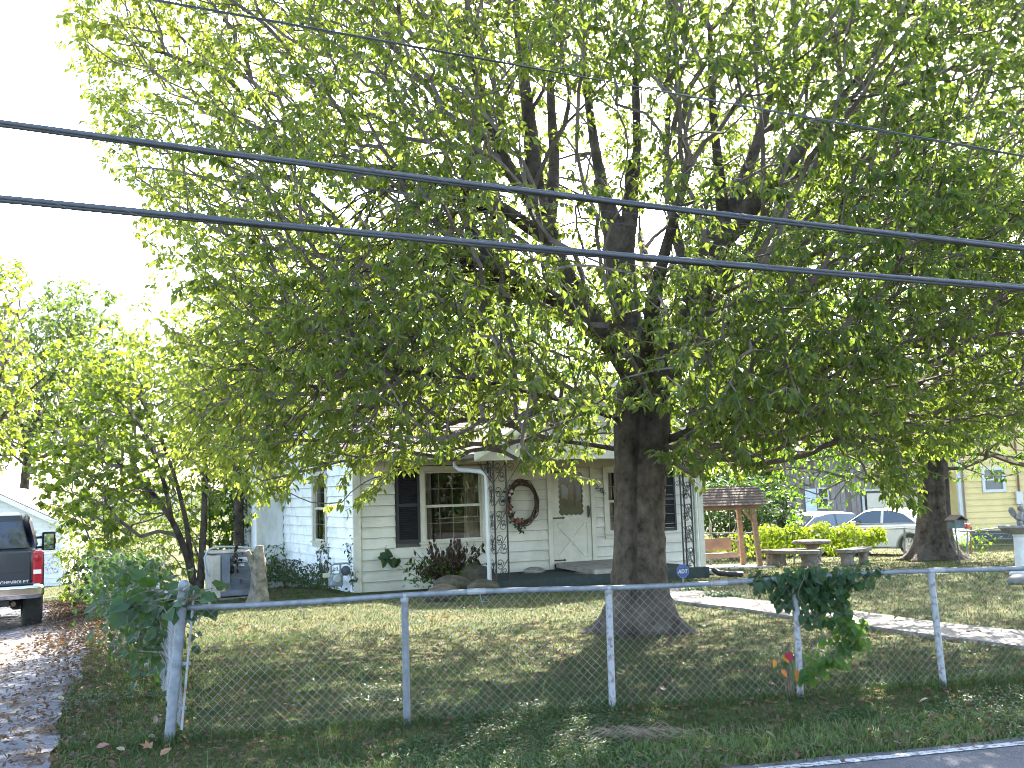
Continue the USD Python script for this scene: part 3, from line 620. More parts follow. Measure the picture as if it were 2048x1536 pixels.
def sample_crown(poly, depth, half, n, seed=3, clump=.75, thr=.40, dens=None, ctr=None, rad=None, flat=1.0, feather=55):
    """Points of a crown: directions inside poly, depths filling a rounded volume around depth."""
    R = np.random.default_rng(seed); core = Polygon(poly); pg = core.buffer(feather * .5); x0, y0, x1, y1 = pg.bounds; out = []; got = 0
    cx, cy = ctr or ((x0 + x1) / 2, (y0 + y1) / 2); rx, ry = rad or ((x1 - x0) / 2 * 1.05, (y1 - y0) / 2 * 1.05)
    while got < n:
        x = R.uniform(x0, x1, 6000); y = R.uniform(y0, y1, 6000); ok = shapely.contains_xy(pg, x, y)
        rr = ((x - cx) / rx) ** 2 + ((y - cy) / ry) ** 2; h = half * np.sqrt(np.clip(1 - rr, .06, 1))
        dd = depth + R.uniform(-1, 1, 6000) * h * flat
        p = at(x, y, dd); ok &= p[:, 2] > hgt(p[:, 0], p[:, 1]) + .12
        ok &= meshkit.fbm(p * clump, 2, seed) > thr - .08 + .12 * R.random(6000)
        edge = shapely.distance(shapely.points(x, y), pg.exterior); ok &= R.random(6000) < np.clip(edge / (feather * 2.0), .0, 1) ** .8 + .02
        if dens is not None: ok &= R.random(6000) < dens(x, y, dd) * .55
        out.append(p[ok]); got += ok.sum()
    return np.vstack(out)[:n]
bark = usdkit.material(stage, '/World/Looks/bark', {
    'g': ('geometry', {}), 'm': ('mapping', {'scale': (1, 1, .8)}), 'n': ('noise_texture', {'scale': 6.0, 'detail': 8.0, 'roughness': .7}), 'n2': ('noise_texture', {'scale': 1.6, 'detail': 3.0}), 'v': ('voronoi_texture', {'scale': 15.0}),
    'r': ('rgb_ramp', {'ramp': [(.34, (.018, .014, .011)), (.47, (.058, .046, .036)), (.62, (.092, .075, .060)), (.76, (.14, .118, .095))]}), 'r2': ('rgb_ramp', {'ramp': [(.35, (.7, .68, .6)), (.65, (1.15, 1.1, 1.05))]}),
    'mx': ('mix_color', {'blend_type': 'multiply', 'fac': 1.0, 'use_clamp': False, 'use_clamp_result': False}), 'ad': ('math', {'math_type': 'multiply_add', 'value2': -.6}),
    'p': ('principled_bsdf', {'roughness': .9, 'specular_ior_level': .2}), 'b': ('bump', {'strength': .9, 'distance': .03})},
    [('g.position', 'm.vector'), ('m.vector', 'n.vector'), ('g.position', 'n2.vector'), ('m.vector', 'v.vector'), ('n.fac', 'r.fac'), ('n2.fac', 'r2.fac'), ('r.color', 'mx.a'), ('r2.color', 'mx.b'), ('mx.result', 'p.base_color'),
     ('v.distance', 'ad.value1'), ('n.fac', 'ad.value3'), ('ad.value', 'b.height'), ('b.normal', 'p.normal')], surface='p.BSDF')
twigm = paint('twig_bark', (.13, .10, .075), (.07, .052, .04), scale=8, rough=.9)
LEAF_MAIN = [(.0, (.062, .098, .030)), (.30, (.108, .146, .045)), (.55, (.168, .185, .062)), (.72, (.245, .225, .080)), (.88, (.34, .25, .095)), (1.0, (.30, .175, .085))]
leaf_a = leafmat('leaf_hackberry', LEAF_MAIN, trans=.65, vary=.45, side=.32)
leaf_b = leafmat('leaf_green', [(0, (.05, .11, .018)), (.5, (.10, .165, .026)), (.85, (.18, .21, .035)), (1, (.30, .24, .05))], trans=.58)
leaf_y = leafmat('leaf_yellowing', [(0, (.10, .15, .026)), (.35, (.20, .22, .038)), (.7, (.33, .29, .055)), (.9, (.38, .22, .045)), (1, (.32, .11, .035))], trans=.6, tint=(1.9, 1.75, .7))
leaf_d = leafmat('leaf_dark', [(0, (.02, .05, .014)), (.6, (.045, .085, .022)), (1, (.11, .13, .04))], trans=.42)
leaf_f = leafmat('leaf_far', [(0, (.05, .085, .028)), (.5, (.085, .125, .035)), (1, (.17, .18, .05))], trans=.45)
leaf_ivy = leafmat('leaf_ivy', [(0, (.028, .062, .022)), (.5, (.055, .105, .03)), (.85, (.11, .15, .04)), (1, (.24, .2, .05))], trans=.45, rough=.45)

def trunk_mesh(pts, radii, sides=28, flare=0.0, grooves=(), seed=0, wart=.012, step=.07):
    pts = np.asarray(pts, float); d = np.r_[0, np.cumsum(np.linalg.norm(np.diff(pts, axis=0), axis=1))]; n = max(6, int(d[-1] / step)); t = np.linspace(0, d[-1], n)
    q = np.stack([np.interp(t, d, pts[:, k]) for k in range(3)], 1); rr = np.interp(t, d, radii)
    for _ in range(4): q[1:-1] = .25 * q[:-2] + .5 * q[1:-1] + .25 * q[2:]
    v, f = tube(q, rr, sides); m = n * sides
    ang = np.arctan2((v[:m].reshape(n, sides, 3) - q[:, None])[..., 1], (v[:m].reshape(n, sides, 3) - q[:, None])[..., 0]); z = t[:, None]
    k = 1 + 0 * ang
    if flare:
        lobe = np.clip(.5 + .5 * np.cos(5 * ang + 1.0 + seed + .5 * np.sin(2 * ang)), 0, 1) ** 1.7; k = k + flare * np.exp(-z / .20) * (.20 + 1.15 * lobe + .2 * np.cos(3 * ang + 2.2)) + .16 * np.exp(-z / .7) * (lobe - .3)
    for a, w, dep, z0, z1 in grooves:
        da = (ang - a + np.pi) % (2 * np.pi) - np.pi; k = k - dep * np.exp(-(da / w) ** 2) * sstep((z - z0) / .3) * sstep((z1 - z) / .4)
    c = np.repeat(q, sides, 0); v[:m] = c + (v[:m] - c) * k.reshape(-1, 1)
    nz = meshkit.fbm(v * [5, 5, 2.2] + seed, 4, seed) - .5; wr = np.clip(meshkit.fbm(v * 17 + seed, 2, seed + 5) - .60, 0, 1)
    dirn = unit(v - np.vstack([c, q[:1], q[-1:]]) + 1e-9); v = v + dirn * ((nz * .10 * np.r_[np.repeat(rr, sides), rr[0], rr[-1]]) + wr * wart * 6)[:, None]
    return v, f

def plant(name, label, cat, base, limbs, targets, leafmat_, leaf_size, per, bf=.5, up=.35, seed=1, shape='ovate', group=None, rt=.0035, maxcnt=2.5, droop=.6, bark_=None, trunk_kw=None, rmax=.09, step=.28, singles=0, wood_name='branches', crown_name='crown', attach=True):
    """A woody plant: trunk and limbs (thick meshes), thin branches, and a crown of separate leaves."""
    th = Thing(name, label, cat, base, group=group)
    g = Grow(); tm = MB()
    ids = []
    for k, (pts, rad, par) in enumerate(limbs):
        st = -1 if par is None else g.near(np.asarray(pts[0]))
        ids.append(g.limb(pts, rad, st, attach if k else (attach if attach is not True else .55)))
        if k == 0: tm.add(*trunk_mesh(pts, rad, **(trunk_kw or {})))
        elif max(rad) < .02: tm.add(*tube(resample(np.asarray(pts), 14), np.linspace(rad[0], rad[-1], 14), 5))
        else: tm.add(*trunk_mesh(pts, rad, sides=14, seed=seed + k, wart=.006, step=.12))
    th.part('trunk', th.world(tm.m), bark_ or bark, smooth=True)
    if len(targets):
        g.shoots(targets, bf, step, up, seed=seed)
        th.part(wood_name, th.world(g.wood(rt, rmax=rmax)), twigm, kind='stuff')
        sites, dirs = g.leaf_sites(per, maxcnt, seed)
        pos, d, nr, sz, sh = leaves_on(sites, dirs, leaf_size, droop, seed=seed + 3, shape=shape)
        if singles:
            px, py = pixel(pos); vis = (px > 0) & (px < 2048) & (py > 0) & (py < 1536); dist = np.where(vis, np.linalg.norm(pos - EYE, axis=1), 1e9); near = np.argsort(dist)[:singles]
            keep = np.ones(len(pos), bool); keep[near] = False
            fa_ = keep & (np.linalg.norm(pos - EYE, axis=1) > 12.3); ke_ = keep & ~fa_; lm_ = MB().add(*leaf_mesh(pos[ke_], d[ke_], nr[ke_], sz[ke_], sh)).add(*leaf_mesh(pos[fa_], d[fa_], nr[fa_], sz[fa_] * 1.08, 'simple')).m
            cp = th.part(crown_name, th.world(lm_), leafmat_, kind='stuff')
            for q in near: th.part('leaf', th.world(leaf_mesh(pos[q:q + 1], d[q:q + 1], nr[q:q + 1], sz[q:q + 1], sh)), leaf_a, under=cp)
        else:
            th.part(crown_name, th.world(leaf_mesh(pos, d, nr, sz, sh)), leafmat_, kind='stuff')
    return th

# ---------------------------------------------------------------- the big tree in the front yard
TB = ground(1282, 1262); TD = TB[1]
def lp(*a): return [at(x, y, TD + dd) for x, y, dd in a]
crown_poly = [(210, -620), (120, -200), (135, 60), (150, 165), (185, 235), (225, 290), (262, 360), (275, 420), (292, 480), (305, 560), (250, 625), (262, 700), (300, 800), (330, 880), (420, 930), (480, 990), (515, 1045), (560, 985), (620, 965), (690, 1030), (735, 950),
              (800, 948), (850, 895), (905, 895), (965, 850), (1020, 900), (1060, 945), (1130, 930), (1200, 945), (1240, 930), (1345, 950), (1400, 962), (1470, 930), (1560, 900), (1640, 880), (1730, 905), (1790, 1010), (1830, 1015), (1850, 900), (1960, 880), (2120, 800), (2330, 500), (2420, 0), (2300, -620)]
def main_dens(x, y, d):
    w = np.where(y < 0, .55, .8)
    w = w * np.where((x < 420) & (y > 150) & (y < 640), .62, 1.0) * np.where((x > 1330) & (y > 330), 1.7, 1.0)
    w = w * np.where(((x - 1300) / 75) ** 2 + ((y - 475) / 60) ** 2 < 1, .04, 1.0)
    w = w * np.where(((x - 700) / 90) ** 2 + ((y - 400) / 26) ** 2 < 1, .2, 1.0) * np.where((x > 1100) & (x < 1330) & (y > 180) & (y < 520), .6, 1.0)
    w = w * np.where((x > 330) & (x < 1010) & (y > 560) & (y < 930), 1.5, 1.0)
    w = w * np.where((x > 1020) & (x < 1540) & (y > 150) & (y < 750) & (d < TD + .3), np.where(y > 500, .6, .3), 1.0)
    w = w * np.where((y > 760) & (x > 900) & (x < 1230), .8, 1.0)
    z = EYE[2] + (ray(x, y)[..., 2]) * d
    line = 7.15 + .22 * (x / 2048.0)                 # kept clear of the overhead cables
    w = w * (d > line + .35) * np.where((x < 1050), d < 16.3 + .9 * (z - 2.5), 1.0)
    return w * np.where((y > 820) & (x > 1180) & (x < 1360), np.where(d < TD - .2, .10, .8), 1.0)
tgt = sample_crown(crown_poly, TD - .1, 5.2, 31000, 5, .8, .42, main_dens, (1250, 330), (1230, 1050))
main_limbs = [
    (lp((1283, 1275, 0), (1280, 1180, 0), (1279, 1060, 0), (1280, 960, .05), (1284, 860, .05), (1290, 775, .05), (1296, 730, .05)), [.36, .315, .30, .30, .33, .34, .26], None),
    (lp((1290, 770, .0), (1240, 700, -.1), (1175, 630, -.3), (1120, 545, -.4), (1098, 480, -.4), (1080, 400, -.4), (1062, 330, -.3)), [.22, .165, .14, .14, .13, .10, .06], 0),
    (lp((1288, 760, .1), (1262, 680, .3), (1246, 590, .4), (1240, 510, .4), (1222, 430, .4), (1196, 360, .5)), [.24, .19, .18, .19, .12, .06], 0),
    (lp((1242, 530, .4), (1252, 470, .35), (1265, 410, .3), (1258, 320, .2)), [.17, .12, .10, .05], 2),
    (lp((1300, 775, .0), (1345, 722, .05), (1382, 650, .1), (1398, 580, .1), (1420, 510, .1), (1450, 440, .1), (1478, 400, .1)), [.25, .21, .185, .18, .19, .18, .12], 0),
    (lp((1375, 690, .1), (1402, 712, .0), (1422, 716, -.05)), [.12, .09, .065], 4),
    (lp((1430, 490, .1), (1490, 425, .0), (1560, 350, -.1), (1640, 250, -.2), (1720, 150, -.3)), [.17, .13, .085, .06, .03], 4),
    (lp((1455, 430, .1), (1500, 330, .5), (1540, 200, .9), (1580, 60, 1.3)), [.12, .075, .055, .03], 4),
    (lp((1448, 450, .1), (1440, 360, -.3), (1425, 220, -.6), (1420, 60, -.9)), [.10, .06, .045, .03], 4),
    (lp((1185, 640, -.3), (1110, 600, -.8), (1030, 555, -1.3), (960, 520, -1.7), (905, 480, -2.0)), [.11, .085, .07, .06, .04], 1),
    (lp((1000, 540, -1.5), (915, 420, -1.4), (935, 330, -1.2), (965, 265, -1.1)), [.07, .055, .05, .03], 9),
    (lp((1085, 430, -.4), (1010, 330, -.8), (960, 200, -1.0), (930, 60, -1.2)), [.11, .075, .05, .03], 1),
    (lp((1070, 380, -.35), (1060, 250, -.2), (1040, 100, .0), (1025, -60, .1)), [.12, .085, .06, .03], 1),
    (lp((1095, 470, -.4), (1110, 330, .1), (1100, 180, .3), (1110, 20, .5)), [.10, .07, .05, .03], 1),
    (lp((1098, 480, -.4), (980, 400, -1.2), (820, 340, -1.8), (640, 330, -2.2)), [.09, .065, .045, .025], 1),
    (lp((1215, 420, .4), (1190, 300, .9), (1170, 150, 1.3), (1160, -20, 1.6)), [.09, .065, .05, .03], 2),
    (lp((1260, 420, .3), (1275, 300, .2), (1270, 150, .1), (1290, 0, 0)), [.08, .055, .045, .03], 3),
    (lp((1395, 590, .1), (1350, 470, .8), (1330, 330, 1.3), (1340, 180, 1.7)), [.10, .07, .05, .03], 4),
    (lp((1290, 800, .2), (1330, 660, 1.4), (1300, 560, 2.6), (1280, 470, 3.6)), [.15, .11, .085, .05], 0),
    (lp((1250, 710, -.1), (1180, 660, 1.2), (1060, 600, 2.4), (900, 560, 3.2)), [.12, .085, .06, .03], 1),
    (lp((1320, 745, .0), (1480, 640, 1.5), (1650, 560, 2.4), (1800, 500, 3.0)), [.11, .08, .055, .03], 4),
    (lp((1330, 880, .05), (1420, 850, -.3), (1560, 800, -.8), (1700, 700, -1.3)), [.055, .045, .035, .02], 0),
    (lp((1335, 915, .05), (1420, 890, .3), (1540, 865, .8), (1650, 800, 1.2)), [.045, .038, .03, .018], 0),
    (lp((1245, 900, .05), (1160, 885, .5), (1070, 880, .9)), [.035, .028, .015], 0),
    (lp((1240, 840, 0), (1120, 800, -.8), (960, 760, -1.6), (800, 740, -2.2)), [.026, .022, .018, .01], 0),
    (lp((1290, 770, -.1), (1300, 640, -1.4), (1330, 500, -2.4), (1380, 330, -3.0)), [.11, .08, .055, .03], 0),
]
_R = np.random.default_rng(19)
for k in range(64):                                   # long thin arching shoots sweeping down to the left
    via = np.array([(1185, 640, -.3), (1110, 600, -.8), (1030, 555, -1.3), (960, 520, -1.7), (905, 480, -2.0)] if k % 3 else [(1098, 480, -.4), (980, 400, -1.2), (820, 340, -1.8)], float)
    u_ = _R.uniform(.25, 1) * (len(via) - 1); i_ = min(int(u_), len(via) - 2); x0, y0, d0 = via[i_] + (via[i_ + 1] - via[i_]) * (u_ - i_)
    x3, y3 = _R.uniform(300, 860), _R.uniform(640, 950); d3 = d0 + _R.uniform(-1.2, .9); lift = _R.uniform(40, 150)
    q = np.array([(x0, y0, d0), (x0 + (x3 - x0) * .3, y0 + (y3 - y0) * .16 - lift * .6, d0 + (d3 - d0) * .3), (x0 + (x3 - x0) * .65, y0 + (y3 - y0) * .5 - lift * .45, d0 + (d3 - d0) * .65), (x3, y3, d3)])
    main_limbs.append((lp(*q), [.013, .010, .007, .003], 9 if k % 3 else 14))
ctrl_kw = dict(sides=84, flare=.95, grooves=((-1.93, .11, .34, .2, 2.9), (-2.45, .22, -.10, .3, 2.3), (-.9, .3, .08, .2, 2.5)), seed=2, wart=.014)
big = plant('yard_tree', 'big old tree with grooved grey trunk and cut back limbs in front of the house', 'tree', TB, main_limbs, tgt, leaf_a, .078, 9, bf=.42, up=.35, seed=7, rt=.0034, trunk_kw=ctrl_kw, singles=300, step=.24, maxcnt=5, droop=.8, rmax=.032)
# ---------------------------------------------------------------- the second yard tree on the right, and the others around
def simple_limbs(px0, px1, depth, r0, n, spread, seed, rise=1.0, dspread=1.5):
    """A trunk from pixel px0 up to px1 at depth and n limbs fanning out above it."""
    R = np.random.default_rng(seed)
    a = at(*px0, depth); b = at(*px1, depth)
    tr = [a, a + (b - a) * .35 + R.normal(0, .04, 3) * [1, 1, 0], a + (b - a) * .7 + R.normal(0, .05, 3) * [1, 1, 0], b]
    out = [(tr, [r0, r0 * .86, r0 * .78, r0 * .62], None)]
    for k in range(n):
        an = 2 * np.pi * (k + R.uniform(-.25, .25)) / n; e = np.array([math.cos(an) * spread, math.sin(an) * dspread, rise * R.uniform(.6, 1.2)])
        s = b + (a - b) * R.uniform(0, .12)
        out.append(([s, s + e * .35 + [0, 0, .15], s + e * .7 + [0, 0, .1], s + e], [r0 * .42, r0 * .3, r0 * .2, r0 * .08], 0))
    return out
T2 = ground(1870, 1121)
t2_poly = [(1330, 700), (1340, 540), (1400, 400), (1500, 330), (1620, 260), (1800, 200), (2050, 160), (2450, 240), (2640, 520), (2600, 760), (2350, 900), (2120, 940), (1990, 945), (1900, 940), (1850, 950), (1790, 960), (1700, 985), (1640, 1000), (1560, 985), (1500, 960), (1440, 945), (1380, 900)]
t2l = simple_limbs((1872, 1112), (1860, 890), T2[1], .42, 8, 4.2, 21, 2.6, 3.5)
t2l[0] = ([at(1872, 1122, T2[1]), at(1869, 1070, T2[1]), at(1868, 1010, T2[1]), at(1866, 950, T2[1]), at(1860, 880, T2[1]), at(1858, 820, T2[1])], [.56, .45, .39, .39, .37, .30], None)
tg2 = sample_crown(t2_poly, T2[1] + .6, 5.8, 11000, 23, .5, .40, None, (1870, 560), (640, 480))
plant('yard_tree', 'second yard tree with fluted flaring trunk beside the pale parked sedan', 'tree', T2, t2l, tg2, leaf_b, .135, 5, bf=.35, seed=25, rt=.006, shape='simple', step=.5, maxcnt=4, trunk_kw=dict(sides=36, flare=.6, grooves=((-1.7, .2, .32, .15, 3.0), (-.9, .18, .2, .1, 2.6), (-2.5, .2, .18, .2, 2.0)), seed=5, wart=.01))

# redbud with several leaning stems at the left corner of the house
RB = ground(395, 1201)
rl = [([at(398, 1201, RB[1]), at(402, 1140, RB[1]), at(408, 1040, RB[1]), at(411, 950, RB[1]), at(408, 880, RB[1]), at(400, 780, RB[1])], [.085, .07, .065, .06, .05, .02], None),
      ([at(392, 1195, RB[1] + .2), at(378, 1120, RB[1] + .2), at(350, 1050, RB[1] + .1), at(318, 1000, RB[1]), at(270, 950, RB[1] - .2), at(200, 900, RB[1] - .5)], [.085, .075, .06, .05, .035, .015], 0),
      ([at(386, 1150, RB[1] + .2), at(372, 1040, RB[1] + .3), at(352, 960, RB[1] + .5), at(320, 870, RB[1] + .6), at(270, 780, RB[1] + .6)], [.06, .05, .04, .03, .012], 1),
      ([at(345, 1045, RB[1] + .1), at(330, 970, RB[1] - .4), at(290, 860, RB[1] - .8), at(200, 760, RB[1] - 1)], [.045, .04, .025, .01], 1)]
rb_poly = [(80, 860), (110, 780), (110, 700), (180, 670), (280, 690), (400, 700), (520, 720), (560, 800), (520, 900), (470, 960), (440, 1000), (420, 960), (380, 950), (330, 1000), (280, 1060), (230, 1080), (150, 1060), (90, 1000), (60, 940)]
plant('small_tree', 'yellowing small tree with several leaning stems left of the house', 'tree', RB, rl, sample_crown(rb_poly, RB[1] + .2, 2.2, 1900, 31, .9, .38), leaf_y, .105, 5, bf=.35, seed=33, rt=.004, shape='heart', step=.35, maxcnt=4, trunk_kw=dict(sides=14, wart=.004))

# thicket along the back fence at the left
def bush(name, label, poly, depth, half, n, mat, leaf, per, seed, base_px, group=None, shape='simple', r0=.05, step=.4, cat='shrub', maxcnt=4, clump=.8):
    b = at(*base_px, depth); b[2] = hgt(b[0], b[1]) - .02
    ys_ = [p[1] for p in poly]; top = at(base_px[0], min(ys_), depth); R = np.random.default_rng(seed)
    limbs = [([b, b + (top - b) * .2 + [.05, 0, 0], b + (top - b) * .45, b + (top - b) * .75], [r0, r0 * .8, r0 * .6, r0 * .2], None)]
    for k in range(4):
        an = k * 1.57 + R.uniform(-.4, .4); w = half * .7; h = (top - b)[2]
        limbs.append(([b + [0, 0, .05], b + np.array([math.cos(an) * w * .4, math.sin(an) * w * .4, h * .3]), b + np.array([math.cos(an) * w, math.sin(an) * w, h * .6])], [r0 * .7, r0 * .5, r0 * .15], 0))
    return plant(name, label, cat, b, limbs, sample_crown(poly, depth, half, n, seed, clump, .36), mat, leaf, per, bf=.3, seed=seed, rt=.004, shape=shape, step=step, maxcnt=maxcnt, trunk_kw=dict(sides=8, wart=.002), group=group)
bush('overgrown_shrub', 'tall yellow green shrub between the white garage and the leaning stems', [(120, 1110), (115, 1020), (110, 930), (130, 860), (200, 830), (280, 870), (330, 950), (330, 1060), (300, 1120), (200, 1130)], 29.5, 2.0, 900, leaf_y, .14, 5, 41, (215, 1150))
bush('overgrown_shrub', 'bright green shrub behind the leaning stems and the heat pump', [(300, 1140), (290, 1000), (300, 900), (360, 850), (440, 860), (500, 900), (505, 1000), (500, 1090), (440, 1130)], 26.5, 1.8, 900, leaf_y, .14, 5, 43, (420, 1150))
bush('overgrown_shrub', 'leafy green shrub pressed against the house addition', [(430, 1100), (430, 980), (450, 900), (500, 880), (530, 930), (520, 1010), (500, 1100)], 25.6, .8, 500, leaf_b, .13, 5, 45, (480, 1130))
bush('overgrown_shrub', 'low sunlit scrub behind the leaning gate post', [(140, 1190), (150, 1110), (200, 1090), (260, 1100), (300, 1130), (290, 1200), (200, 1210)], 25.0, 1.0, 600, leaf_y, .12, 4, 47, (215, 1195), shape='simple')
# ivy-clad pole-like trunk beside the addition
IV = at(480, 1120, 25.0); IV[2] = hgt(IV[0], IV[1])
ivl = [([IV, at(477, 1000, 25.0), at(474, 900, 25.0), at(470, 760, 25.2), at(455, 640, 25.4)], [.13, .115, .10, .07, .03], None), ([at(474, 900, 25), at(520, 800, 25.5), at(560, 700, 26)], [.12, .08, .03], 0), ([at(473, 880, 25), at(430, 760, 24.6), at(380, 680, 24)], [.12, .08, .03], 0)]
plant('side_tree', 'dark trunked tree rising just behind the house addition', 'tree', IV, ivl, sample_crown([(330, 760), (340, 620), (430, 520), (560, 480), (690, 520), (740, 640), (720, 770), (640, 840), (540, 870), (420, 850)], 26.0, 3.0, 2600, 51, .6, .40), leaf_y, .15, 5, bf=.35, seed=52, rt=.005, shape='simple', step=.45, maxcnt=4, trunk_kw=dict(sides=14, wart=.008))
# trees behind
def backtree(label, poly, depth, half, n, mat, leaf, seed, base_px, top_px, r0=.3, per=5, spread=3.0, clump=.4, name='background_tree', thr=.41):
    b = at(*base_px, depth); b[2] = hgt(b[0], b[1]) - .1
    l = simple_limbs(base_px, top_px, depth, r0, 7, spread, seed, spread * .9, spread * .8); l[0][0][0] = b
    return plant(name, label, 'tree', b, l, sample_crown(poly, depth, half, n, seed, clump, thr), mat, leaf, per, bf=.35, seed=seed + 1, rt=.010, shape='simple', step=.8, maxcnt=4, group=None, trunk_kw=dict(sides=12, wart=.01), rmax=.14)
backtree('tall yellow tinged tree at the far left edge', [(-200, 1000), (-240, 700), (-150, 540), (-40, 500), (30, 530), (62, 600), (70, 700), (60, 800), (20, 900), (-60, 1000)], 47, 5.5, 2300, leaf_y, .30, 61, (-40, 1150), (-30, 850))
backtree('hazy green tree behind the white garage', [(-30, 930), (-40, 760), (30, 650), (90, 590), (160, 575), (230, 600), (285, 660), (290, 780), (250, 880), (160, 930), (60, 900)], 58, 6.5, 2600, leaf_f, .36, 63, (30, 1130), (60, 860))
backtree('bright tree behind the left half of the house roof', [(440, 860), (430, 760), (480, 700), (580, 660), (700, 680), (790, 720), (820, 790), (800, 860)], 36, 3.5, 1700, leaf_y, .24, 65, (620, 1060), (630, 860))
backtree('green tree behind the right half of the house roof', [(800, 860), (790, 720), (860, 620), (980, 580), (1120, 600), (1220, 660), (1260, 780), (1250, 880)], 42, 5.0, 2300, leaf_b, .26, 67, (1030, 1050), (1030, 860))
backtree('leaf covered tree behind the roofed swing', [(1300, 1010), (1310, 860), (1350, 720), (1440, 640), (1560, 620), (1640, 700), (1660, 820), (1620, 930), (1560, 990), (1480, 1000), (1400, 1010)], 46, 5.5, 2600, leaf_b, .27, 69, (1536, 1090), (1538, 900), r0=.42)
bush('evergreen_shrub', 'grey green rounded shrub behind the roofed swing', [(1395, 1075), (1398, 1000), (1430, 965), (1490, 960), (1530, 990), (1545, 1075)], 33.5, 1.5, 1100, leaf_d, .15, 5, 71, (1460, 1090))
bush('evergreen_shrub', 'dark dense shrub at the corner of the grey barn', [(1505, 1070), (1500, 1010), (1525, 975), (1560, 980), (1580, 1010), (1582, 1065)], 35.5, 1.0, 800, leaf_d, .14, 5, 73, (1545, 1085))
# the street side opposite: what the windows and shade see
for lab, x, y, s in (('dark conifer across the street', 19.7, 1.0, 1), ('broad tree across the street beyond the conifer', 31.0, -7.0, 2), ('broad tree further along the street', 29.5, 2.5, 3), ('broad tree between conifer and corner', 24.0, -14.0, 6)):
    b = np.array([x, y, 0.0]); R = np.random.default_rng(90 + s); n = 700
    if s == 1:
        hh = R.uniform(.6, 7.5, n); an = R.uniform(0, 6.28, n); rr = (8 - hh) * .33 * np.sqrt(R.uniform(.2, 1, n)); tg = b + np.c_[rr * np.cos(an), rr * np.sin(an), hh]
    else:
        q = unit(R.normal(0, 1, (n, 3))) * (R.uniform(.3, 1, (n, 1)) ** .4) * [5.5, 5.5, 4.0]; tg = b + q + [0, 0, 6.5]
    plant('street_tree', lab, 'tree', b, [([b, b + [0, 0, 2.0], b + [0, 0, 4.5], b + [0, 0, 7]], [.3, .25, .18, .05], None)], tg, leaf_d if s == 1 else leaf_b, .42, 4, bf=.3, seed=s + 90, rt=.02, shape='simple', step=1.0, maxcnt=4, trunk_kw=dict(sides=10))

# cut stump with two stubs in front of the heat pump
SB = ground(517, 1213); SD = SB[1]
st = Thing('tree_stump', 'lichened stump cut off at head height with two stubs beside the house', 'stump', SB)
m = MB().add(*trunk_mesh([at(517, 1216, SD), at(519, 1175, SD), at(517, 1130, SD), at(519, 1105, SD), at(520, 1091, SD)], [.165, .125, .115, .075, .058], sides=22, flare=.3, seed=7, wart=.02))
st.part('trunk', st.world(m.m), paint('lichen_bark', (.21, .185, .14), (.055, .045, .03), scale=9, rough=.95, bump=.9, bscale=30), smooth=True)
m = MB().add(*trunk_mesh([at(510, 1140, SD), at(503, 1118, SD - .05), at(494, 1102, SD - .1)], [.075, .05, .045], sides=14, seed=8))
st.part('stub', st.world(m.m), paint('lichen_bark', (.3, .3, .3)), smooth=True)
# ================================================================ FRONT CHAIN-LINK FENCE
galv = paint('galvanized_steel', (.155, .166, .178), (.095, .10, .108), scale=14, rough=.5, metal=.2, spec=.5)
galv_old = paint('rusty_galvanized', (.22, .22, .22), (.13, .09, .065), scale=9, rough=.65, metal=.15, contrast=(.34, .5))
wirem = paint('fence_wire', (.24, .25, .255), (.15, .145, .14), scale=5, rough=.55, metal=.25)
def fpt(px):                                         # point on the fence line above/below rail at image column px
    u = (px - 380) / (2048 - 380); y = 1213 + (1135 - 1213) * u; dep = 7.42 + (8.62 - 7.42) * u
    return at(px, y, dep)
pA, pB = fpt(380), fpt(2048); fdir = unit((pB - pA) * [1, 1, 0]); RAILZ = .5 * (pA[2] + pB[2])
def fx(px):                                          # horizontal position of the fence at image column px
    lo, hi = -1.0, 3.0
    for _ in range(50):
        mid = (lo + hi) / 2; p = pA + (pB - pA) * mid
        if pixel(p)[0] < px: lo = mid
        else: hi = mid
    return pA + (pB - pA) * lo
def fence_point(px, z): p = fx(px).copy(); p[2] = z; return p
front = Thing('chain_link_fence', 'grey chain-link front fence with leaning posts along the lawn', 'fence', [pA[0], pA[1], 0])
F0 = np.array([pA[0], pA[1], 0])
def sag(px):                                         # height of the top rail
    p = fx(px); base = pA[2] + (pB[2] - pA[2]) * ((p - pA) @ (pB - pA)) / ((pB - pA) @ (pB - pA))
    return base + .012 * math.sin(px * .0075 + 1.0)
POSTS = [(809, 809), (1215, 1217), (1587, 1590), (1871, 1862), (2190, 2180), (2560, 2550), (3050, 3040), (3700, 3690)]
end_b, end_t = ground(337, 1432), None
ebD = fx(372)[1]; end_b = at(337, 1440, ebD - .05); end_b[2] = -.05; end_t = at(368, 1172, ebD)
ep = MB().tube([end_b, end_t], .037, 14)
front.part('end_post', front.world(ep.m), galv, smooth=40)
cap = MB().add(*moved(lathe([(.0, .045), (.022, .04), (.038, .02), (.042, 0), (.042, -.03), (.037, -.035)], 14), end_t))
front.part('post_cap', front.world(cap.m), galv, smooth=50)
bar = MB().tube([end_b + (end_t - end_b) * .12 + fdir * .075, end_b + (end_t - end_b) * .97 + fdir * .072], .009, 5)
front.part('tension_bar', front.world(bar.m), galv_old)
for q in (.25, .52, .78, .93):
    c = end_b + (end_t - end_b) * q; m = MB().tube([c - unit(end_t - end_b) * .012, c + unit(end_t - end_b) * .012], .043, 12).box(c + fdir * .055, (.08, .012, .022), rz=math.atan2(fdir[1], fdir[0]))
    front.part('brace_band', front.world(m.m), galv)
rail_px = np.r_[374, np.linspace(400, 3750, 70)]
rail = np.array([fence_point(q, sag(q)) for q in rail_px])
